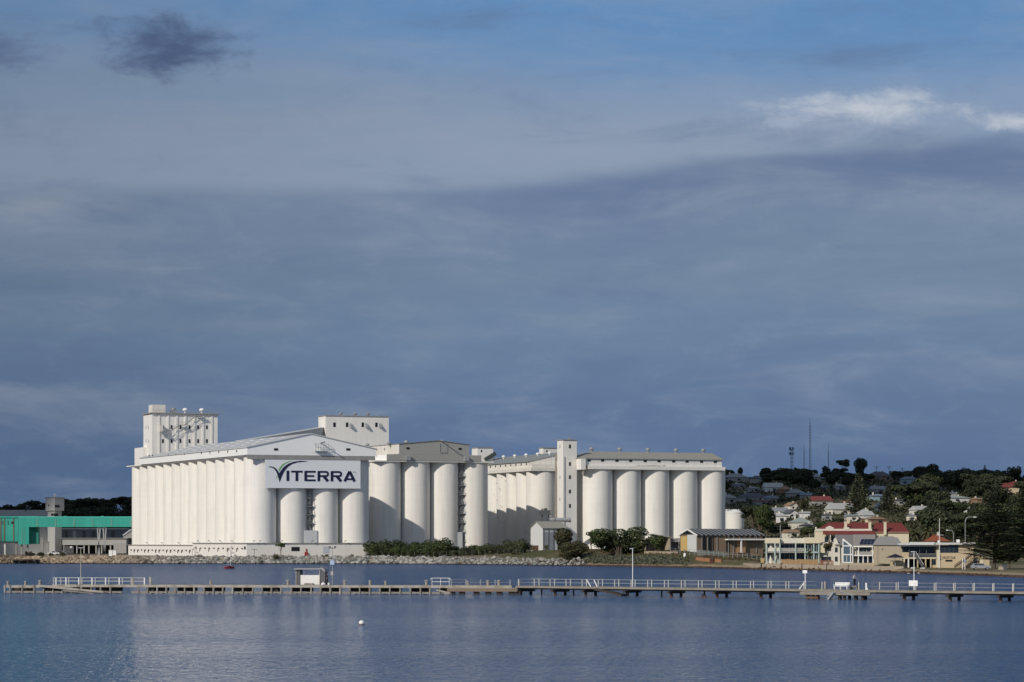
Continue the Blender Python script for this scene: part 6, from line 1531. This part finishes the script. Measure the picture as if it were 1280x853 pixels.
mb = MB(); mb.tube((U(564, 4.3), 4.3, DECKZ + .42), (U(640, 4.3), 4.3, DECKZ + .42), .025, n=4); mb.tube((U(564, 4.3), 4.3, DECKZ + .8), (U(582.5, 4.3), 4.3, DECKZ + .8), .02, n=4); mb.build('handrail', STEEL, t)
# bollards along the wharf
for k, px in enumerate((10, 32, 50, 263.5, 360, 431, 462.6, 482, 533, 585, 610, 623.6, 649)):
    u = U(px, .8); q = fj.world(u, .8); z = DECKZ if px > 60 else DECKZ - .18
    if k == 0:
        b0 = thing('mooring_bollard', 'squat weathered mooring bollard on the edge of the timber wharf', 'bollard', (*q, z), 0, 'mooring bollards along the wharf')
        mb = MB(); mb.lathe(0, 0, [(.2, -.3), (.18, .45), (.2, .5)], 10); mb.build('post', WEATHL, b0, True); mb = MB(); mb.lathe(0, 0, [(.26, .5), (.27, .62), (.2, .7)], 10); mb.build('cap', CONC, b0, True)
    else: dup(b0, (*q, z), k * .7, s=R_.uniform(.85, 1.2))
# shelter
u0, u1 = U(369.5, 1.5), U(406.5, 1.5); zt = fj.z(709.5, 40, 1.5) - DECKZ; q = fj.world(u0, 1.5); L = u1 - u0
t = thing('jetty_shelter', 'small open shelter with grey curved roof and white notice panel on the wharf', 'shelter', (*q, DECKZ), fj.th)
mb = MB(); arc = [(-.2 + 0, 0)]
prof = [(-.2, zt - .12), (L - .9, zt - .1), (L - .45, zt + .02), (L - .1, zt - .2), (L + .05, zt - .55), (L + .05, zt - .7), (L - .3, zt - .5), (L - .55, zt - .28), (L - .9, zt - .3), (-.2, zt - .34)]
mb.prism(prof, 'y', -.3, 2.2); mb.build('roof', mat('dull_zinc_roof', (.27, .27, .275), .6), t)
mb = MB(); mb.box(.05, .65, .1, 1.9, 0, zt - .35); mb.build('left_wall', mat('dark_grey_board', (.11, .11, .115), .7), t)
mb = MB(); mb.box(L - .75, L - .05, .1, 1.9, 0, zt - .5); mb.build('right_wall', MATS['dark_grey_board'], t)
mb = MB(); mb.box(.02, .14, -.05, .09, 0, zt - .35); mb.build('post', WEATHL, t); mb = MB(); mb.box(L - .9, L - .77, -.05, .09, 0, zt - .4); mb.build('post', WEATHL, t)
mb = MB(); mb.box(.7, L - .95, .2, .3, .05, 1.5); mb.build('notice_panel', mat('notice_white', (.74, .73, .69), .6, .08, 1.5), t)
mb = MB(); mb.box(1.4, 2.7, -.3, .15, .05, .3); mb.box(1.5, 1.7, -.2, .1, 0, .05); mb.box(2.4, 2.6, -.2, .1, 0, .05); mb.build('bench', TIMBER, t)
# people
def person(loc, rotz, label, top, legs, hair, H=1.72, arms='hang', skin=(.42, .26, .19)):
    sk = mat('skin_%s' % label[:4], skin, .6, .03); k = H / 1.72
    V = [(0, 0, .93), (0, 0, 1.12), (0, .01, 1.36), (0, .01, 1.48), (0, -.01, 1.55),
         (.09, 0, .88), (.10, -.02, .48), (.10, .02, .07), (.11, -.16, .035), (-.09, 0, .88), (-.10, .0, .48), (-.11, .03, .07), (-.12, -.15, .035),
         (.19, .01, 1.40), (-.19, .01, 1.40)]
    if arms == 'fold': A = [(.25, -.02, 1.15), (.14, -.24, 1.1), (.04, -.26, 1.12), (-.25, -.02, 1.15), (-.14, -.24, 1.14), (-.03, -.27, 1.16)]
    else: A = [(.25, .02, 1.12), (.26, -.05, .87), (.26, -.09, .78), (-.25, .02, 1.12), (-.26, -.05, .87), (-.26, -.09, .78)]
    V += A
    E = [(0, 1), (1, 2), (2, 3), (3, 4), (0, 5), (5, 6), (6, 7), (7, 8), (0, 9), (9, 10), (10, 11), (11, 12), (2, 13), (13, 15), (15, 16), (16, 17), (2, 14), (14, 18), (18, 19), (19, 20)]
    rad = [.15, .135, .15, .06, .055, .095, .065, .045, .04, .095, .065, .045, .04, .07, .07, .046, .034, .035, .046, .034, .035]
    rad[14] = .07; rad[15] = .048; rad[16] = .036; rad[17] = .036; rad[18] = .048; rad[19] = .036; rad[20] = .036
    def skin_obj(name, idx, rr, m, parent=None):
        mp = {o: i for i, o in enumerate(idx)}
        me = bpy.data.meshes.new(name); me.from_pydata([tuple(c * k for c in V[i]) for i in idx], [(mp[a], mp[b]) for a, b in E if a in mp and b in mp], [])
        o = bpy.data.objects.new(name, me); col.objects.link(o)
        sm = o.modifiers.new('skin', 'SKIN'); o.modifiers.new('sub', 'SUBSURF').render_levels = 1
        for i, v in enumerate(me.skin_vertices[0].data): v.radius = (rr[i] * k, rr[i] * k)
        me.skin_vertices[0].data[0].use_root = True
        dg = bpy.context.evaluated_depsgraph_get(); me2 = bpy.data.meshes.new_from_object(o.evaluated_get(dg)); bpy.data.objects.remove(o)
        me2.materials.clear(); me2.materials.append(m); me2.polygons.foreach_set('use_smooth', [True] * len(me2.polygons))
        o = bpy.data.objects.new(name, me2); col.objects.link(o)
        if parent: o.parent = parent
        return o
    p = thing('person', label, 'person', loc, rotz)
    body = skin_obj('body', list(range(21)), [x * .93 for x in rad], sk, p)
    skin_obj('shirt', [1, 2, 3, 13, 14, 15, 18] + ([16, 19] if arms == 'fold' else []), [.155, .165, .075, .085, .085, .062, .062, .05, .05], top, p)
    skin_obj('trousers', [0, 1, 5, 6, 7, 9, 10, 11], [.165, .145, .108, .078, .062, .108, .078, .062], legs, p)
    mb = MB(); mb.lathe(0, 0, [(.03, 1.5 * k), (.066, 1.53 * k), (.078, 1.6 * k), (.083, 1.66 * k), (.07, 1.70 * k), (.03, 1.725 * k)], 12); mb.tube((0, -.07, 1.60 * k), (0, -.1, 1.59 * k), .014, .01, 5); h = mb.build('head', sk, p, True)
    m2 = MB()
    for s in (-1, 1): m2.box(s * .03 - .012, s * .03 + .012, -.082, -.07, 1.615 * k, 1.63 * k)
    m2.box(-.025, .025, -.08, -.068, 1.55 * k, 1.558 * k); m2.build('eyes_and_mouth', DARK, h)
    m2 = MB(); m2.lathe(0, .012, [(.08, 1.58 * k), (.09, 1.65 * k), (.088, 1.69 * k), (.06, 1.735 * k), (.02, 1.745 * k)], 12); o = m2.build('hair', hair, h, True); o.location = (0, .012, 0)
    return p
HAIR = mat('dark_hair', (.015, .011, .009), .6)
u = U(409, 1.0); q = fj.world(u, 1.0)
person((*q, DECKZ), 1.3, 'person in dark navy clothes standing at the right end of the jetty shelter', mat('navy_jacket', (.012, .016, .04), .8), mat('dark_trousers', (.015, .015, .02), .8), HAIR, 1.72)
for k, (px, lab, s) in enumerate(((404, 'white plastic bag lying at the feet of the person in navy', .5), (411, 'white bucket standing right of the person in navy', .35))):
    u = U(px, .6); q = fj.world(u, .6); o = thing('bag' if k == 0 else 'bucket', lab, 'bag' if k == 0 else 'bucket', (*q, DECKZ))
    mb = MB()
    if k == 0: mb.lathe(0, 0, [(.3, 0), (.38, .12), (.3, .26), (.1, .36), (.14, .42)], 9); mb.build('sack', WPAINT, o, True); mb = MB(); mb.tube((-.1, 0, .36), (.12, 0, .5), .02, n=4); mb.build('handle', WPAINT, o)
    else: mb.lathe(0, 0, [(.13, 0), (.17, .36)], 10); mb.build('pail', WPAINT, o, True); mb = MB(); mb.tube((-.17, 0, .36), (0, 0, .52), .012, n=4); mb.tube((0, 0, .52), (.17, 0, .36), .012, n=4); mb.build('handle', DSTEEL, o)
# lamp and sign poles on the wharf
def wpole(px, py_top, w, label, r=.07, m=STEEL, cat='lamp post', name='lamp_post', py_base=731):
    u = U(px, w); q = fj.world(u, w); o = thing(name, label, cat, (*q, DECKZ), fj.th); h = fj.z(py_top, u, w) - DECKZ
    mb = MB(); mb.cyl(0, 0, 0, h, r, r * .7, 8); mb.build('pole', m, o); return o, h
o, h = wpole(101, 685.5, 3., 'slim yellowish lamp post at the left end of the wharf', m=mat('yellowed_pole', (.42, .40, .30), .7)); mb = MB(); mb.box(-.35, .35, -.12, .12, h, h + .12); mb.build('lamp_head', STEEL, o)
o, h = wpole(415.5, 683, 2.5, 'lamp post with a pale blue box beside the jetty shelter'); mb = MB(); mb.box(-.45, .45, -.06, .06, h - .35, h - .25); mb.box(-.55, -.3, -.15, .15, h - .25, h); mb.box(.3, .55, -.15, .15, h - .25, h); mb.build('twin_lamps', DSTEEL, o)
z = fj.z(703.5, 40, 2.5) - DECKZ; mb = MB(); mb.prism([(-.35, z - .3), (.35, z - .3), (.3, z + .25), (.1, z + .42), (-.3, z + .25)], 'y', -.25, .1); mb.build('blue_box', mat('pale_blue_plastic', (.36, .45, .66), .5), o)
z = fj.z(716.8, 40, 2.5) - DECKZ; mb = MB(); mb.box(-.22, .16, -.2, .1, z - .3, z + .3); mb.build('switch_box', TIMBER, o)
# white gate frame on the middle of the wharf
u0, u1 = U(540, .4), U(561.5, .4); q = fj.world(u0, .4); o = thing('gate_frame', 'white tubular barrier frame standing on the middle of the wharf', 'barrier', (*q, DECKZ), fj.th); L = u1 - u0
mb = MB()
for x in (0, L / 2, L): mb.tube((x, 0, 0), (x, 0, 1.1), .035, n=6)
for z in (1.1, .55): mb.tube((0, 0, z), (L, 0, z), .035, n=6)
mb.tube((0, 0, 1.1), (-.3, 0, .9), .035, n=6); mb.tube((L, 0, 1.1), (L + .3, 0, .9), .035, n=6); mb.build('frame', WPAINT, o)
mb = MB()
for x in (0, L / 2, L): mb.box(x - .1, x + .1, -.1, .1, 0, .03)
mb.build('foot_plate', STEEL, o)

# ---- the approach jetty with white rails
jx, jy, jth = 0., 427., math.atan2(-.763, 1)
fr = Frame(640, 427., math.degrees(jth), 0.)
t = thing('railed_jetty', 'narrow walkway jetty with white rail posts leading from the wharf to the right', 'jetty', fr.loc, fr.th)
U2 = lambda px, w=0: fr.u(px, w); LJ = U2(1480)
mb = MB()
for k in range(int((LJ - .8) / .3)): x = .8 + k * .3; mb.box(x, x + .27, .0, 3.2, DECKZ - .1, DECKZ + R_.uniform(-.01, .02))
mb.build('deck', WEATH, t)
mb = MB(); mb.box(.8, LJ, -.22, -.02, DECKZ - .3, DECKZ - .08); mb.box(.8, LJ, 3.22, 3.4, DECKZ - .38, DECKZ - .04); mb.build('edge_beam', WEATH, t)
mb = MB(); mb.box(.8, LJ, .4, .7, DECKZ - .5, DECKZ - .11); mb.box(.8, LJ, 2.5, 2.8, DECKZ - .5, DECKZ - .11); mb.build('stringer', DTIMBER, t)
for px in (657, 700, 738, 790, 845, 902, 957, 1016, 1056, 1076, 1136, 1193, 1256, 1310, 1375, 1440):
    u = U2(px, 1.5)
    for w in (.35, 2.8): mb = MB(); mb.tube((u, w, -2), (u, w, DECKZ - .55), .24, .22, 9); mb.build('pile', RUST if w < 1 else DTIMBER, t)
    mb = MB(); mb.box(u - .22, u + .22, -.5, 3.6, DECKZ - .85, DECKZ - .52); mb.build('crosshead', DTIMBER, t)
for px in (677, 717, 827, 880.5): u = U2(px, 1.5); mb = MB(); mb.tube((u, 1.5, -2), (u, 1.5, DECKZ - .5), .13, n=7); mb.build('slender_pile', DTIMBER, t)
for row, w, off, m_, hh in ((0, .06, 0., mat('cream_post_paint', (.58, .55, .48), .7, .1), 1.04), (1, 3.15, 1.45, mat('chalky_post_paint', (.58, .57, .54), .7, .12), 1.05)):
    x = 1.2 + off
    while x < LJ:
        px_here = CX + F * fr.world(x, w)[0] / fr.d(x, w)
        if not (1008 < px_here < 1118 and R_.random() < .6): mb = MB(); mb.box(x - .046, x + .046, w - .046, w + .046, DECKZ - .3, DECKZ + hh); mb.build('rail_post', m_, t)
        x += 2.9
    for a, b in ((1.2, U2(1005)), (U2(1085), LJ)):
        for z in ((1.0, .5) if a < 5 else (.96, .45)):
            mb = MB(); mb.tube((a, w, DECKZ + z), (b, w, DECKZ + z), (.022 if a < 5 else .014), n=5); mb.build('handrail', STEEL, t)
# fallen gangway and a few old piles under it
mb = MB(); a, b = U2(748), U2(783); mb.beam((a, -.5, DECKZ - .35), (b, -.6, .15), 1.4, .25); mb.build('hanging_gangway', DTIMBER, t)
mb = MB(); a = U2(735, -.4); 
for x, x2 in ((U2(735), U2(740)), (U2(744), U2(748))): mb.beam((x, -.3, DECKZ + 1.0), (x2, -.3, DECKZ), .09, .12)
mb.build('stair_handrail', WPAINT, t)
for px, h_ in ((878, .55), (881.5, .4)):
    q = P(px, 700, 404 + (px - 878) * .3); o = thing('old_pile', ('taller' if h_ > .5 else 'shorter') + ' stump of an old pile standing in the water under the railed jetty', 'pile', (q.x, q.y, 0)); mb = MB(); mb.cyl(0, 0, -1.5, h_, .14, .12, 8); mb.build('shaft', DTIMBER, o); mb = MB(); mb.lathe(0, 0, [(.2, -.1), (.22, .05), (.16, .15)], 8); mb.build('weed_collar', RUST, o)
# lower landing stage
a, b = U2(1004, -1.5), U2(1092, -1.5)
mb = MB()
for k in range(int((b - a) / .35)): x = a + k * .35; mb.box(x, x + .31, -2.2, -.24, DECKZ - .45, DECKZ - .30)
mb.box(a, b, -2.4, -2.2, DECKZ - .7, DECKZ - .36); mb.build('landing_stage', WEATH, t)
for px in (1010, 1017, 1023, 1050, 1056, 1070, 1079): u = U2(px, -1.5); mb = MB(); mb.tube((u, -1.6, -2), (u, -1.6, DECKZ - .6), .22, n=8); mb.build('pile', RUST if px < 1030 else DTIMBER, t)
mb = MB(); mb.box(U2(1009, -1.6), U2(1024, -1.6), -1.9, -1.3, .1, .4); mb.build('fender_beam', RUST, t)
mb = MB(); a, b = U2(1041, -2.6), U2(1035, -2.6)
for k in range(4): q = k / 3; x = a + (b - a) * q; z = DECKZ - .4 - q * .95; mb.box(x - .35, x + .35, -3.0, -2.42, z - .04, z + .04)
mb.beam((a + .3, -2.45, DECKZ - .3), (b + .1, -2.45, -.1), .06, .2); mb.beam((a + .3, -3., DECKZ - .3), (b + .1, -3., -.1), .06, .2); mb.build('landing_steps', STEEL, t)
mb = MB(); mb.beam((U2(1050, -2.5), -2.5, DECKZ - .1), (U2(1066, -2.5), -2.5, DECKZ - .75), .06, .1); mb.build('step_rail', STEEL, t)
# sign, bench, notice board, lamp posts, person
def jthing(name, label, cat, px, w, z=DECKZ): u = U2(px, w); q = fr.world(u, w); return thing(name, label, cat, (*q, z), fr.th)
o = jthing('sign_post', 'small white sign on a pole with a white diagonal brace at the landing stage', 'sign', 1006.5, .4); d_ = o.location.y; h = CAMH + (CY - 713.) / F * d_ - DECKZ
mb = MB(); mb.cyl(0, 0, -.2, h, .06, n=7); mb.build('pole', WPAINT, o); mb = MB(); mb.box(-.36, .36, -.09, -.062, h - .42, h); mb.build('sign_board', WPAINT, o)
mb = MB(); mb.beam((0, -.1, 1.), (-.95, -.1, -.1), .12, .14); mb.box(-.15, .12, -.12, .1, 0, 1.05); mb.build('brace', WPAINT, o)
o = jthing('picnic_bench', 'white park bench with back standing on the jetty landing', 'bench', 1041.5, .9)
mb = MB(); mb.box(0, 2.3, 0, .5, .42, .49); mb.build('seat', WPAINT, o); mb = MB(); mb.box(.0, 2.3, .5, .56, .55, .72); mb.box(0, 2.3, .52, .58, .78, .96); mb.build('backrest', WPAINT, o)
for x in (.15, 1.1, 2.15): mb = MB(); mb.box(x - .05, x + .05, .02, .1, 0, .42); mb.box(x - .05, x + .05, .45, .56, 0, .95); mb.build('leg', WPAINT, o)
for x in (.05, 2.25): mb = MB(); mb.box(x - .05, x + .05, .0, .5, .6, .67); mb.build('armrest', WPAINT, o)
for px, w, lab in ((1031.5, 3.0, 'weathered short post standing left of the white park bench'), (1083, .3, 'crooked white post right of the person on the jetty')):
    o = jthing('mooring_post', lab, 'post', px, w); mb = MB(); mb.box(-.1, .1, -.1, .1, -.2, .95); mb.build('shaft', WEATHL if px < 1050 else WPAINT, o); mb = MB()
    mb.beam((-.3, 0, .7), (.3, 0, .78), .1, .1) if px < 1050 else mb.beam((0, 0, .5), (.2, 0, .0), .1, .12); mb.build('cleat', WEATH if px < 1050 else WPAINT, o)
step = jthing('fishing_step', 'low timber platform on the jetty under the standing person', 'platform', 1068, 2.3); mb = MB(); mb.box(-.6, .6, -.4, .4, .32, .42); mb.build('top', WEATH, step); mb = MB()
for x in (-.5, .5): mb.box(x - .06, x + .06, -.35, .35, 0, .32)
mb.build('legs', TIMBER, step)
person(tuple(step.location + Vector((0, 0, .42))), .7, 'person in light grey shirt and dark trousers standing on the jetty', mat('light_grey_shirt', (.40, .41, .44), .8), MATS['dark_trousers'], HAIR, 1.72, 'fold')
o = jthing('notice_board', 'blank white notice board on two legs on the railed jetty', 'notice board', 1142, .15); d_ = o.location.y; k_ = d_ / F
mb = MB(); z1 = CAMH + (CY - 725.8) * k_ - DECKZ; z0 = CAMH + (CY - 732.8) * k_ - DECKZ; mb.box(-.66, .66, -.1, -.04, z0, z1); mb.build('board', WPAINT, o)
for x in (-.55, .55): mb = MB(); mb.box(x - .05, x + .05, -.03, .05, -.2, z1 - .05); mb.build('leg', DTIMBER, o)
for px, pt, lab in ((790.8, 686.5, 'white lamp post in the middle of the railed jetty'), (1142.5, 690.5, 'white lamp post behind the white notice board')):
    o = jthing('lamp_post', lab, 'lamp post', px, 2.9); d_ = o.location.y; h = CAMH + (CY - pt) / F * d_ - DECKZ
    mb = MB(); mb.cyl(0, 0, -.2, h, .065, .05, 8); mb.build('pole', WPAINT, o); mb = MB(); mb.box(-.45, .2, -.1, .1, h - .02, h + .14); mb.build('lamp_head', STEEL, o)

# ---------------------------------------------------------------- afloat
q = P(452, 778, 8 * F / (781 - CY)); o = thing('mooring_buoy', 'round white mooring buoy floating alone in the near water', 'buoy', (q.x, q.y, 0))
mb = MB(); r = .27; mb.lathe(0, 0, [(r * math.sin(a), r * .55 - r * math.cos(a)) for a in [i * math.pi / 10 for i in range(1, 10)]], 18); mb.build('float', mat('buoy_white', (.78, .77, .74), .4, .05), o, True)
mb = MB(); mb.lathe(0, 0, [(r * .99, r * .1), (r * 1.03, r * .22), (r * 1.0, r * .32)], 18); mb.build('waterline_band', mat('rust_red_band', (.2, .05, .035), .7), o, True); mb = MB(); mb.lathe(0, 0, [(.03, r * 1.5), (.05, r * 1.65), (.03, r * 1.75)], 8); mb.build('ring', STEEL, o)
d = 8 * F / (711 - CY); q = P(287, 711, d); o = thing('moored_boat', 'small red hulled boat with a tall bare mast moored off the rocks', 'boat', (q.x, q.y, 0), .6)
mb = MB(); S = [(-1.6, .55, .55), (-.8, .72, .5), (.2, .72, .52), (1., .45, .6), (1.6, .04, .72)]; vs = []
for x, hw, top in S: vs += [(x, -hw, top), (x, -hw * .75, -.1), (x, hw * .75, -.1), (x, hw, top)]
fs = [(0, 1, 2, 3), (16, 19, 18, 17)] + [(i * 4 + j, i * 4 + 4 + j, i * 4 + 5 + j, i * 4 + 1 + j) for i in range(4) for j in range(3)] + [(i * 4 + 3, i * 4 + 7, i * 4 + 4, i * 4) for i in range(4)]
mb.add(vs, fs); mb.build('hull', mat('red_hull_paint', (.28, .025, .03), .45), o, True)
mb = MB(); mb.prism([(-.5, .5), (.5, .56), (.35, .85), (-.4, .82)], 'y', -.35, .35); mb.build('cabin', mat('dark_red_cabin', (.16, .02, .03), .5), o); mb = MB(); h = CAMH + (CY - 664) / F * d; mb.cyl(.3, 0, .5, h, .045, .025, 6); mb.build('mast', WPAINT, o); mb = MB(); mb.beam((.3, 0, 1.3), (-1.3, 0, 1.2), .08, .08); mb.build('boom', WPAINT, o)
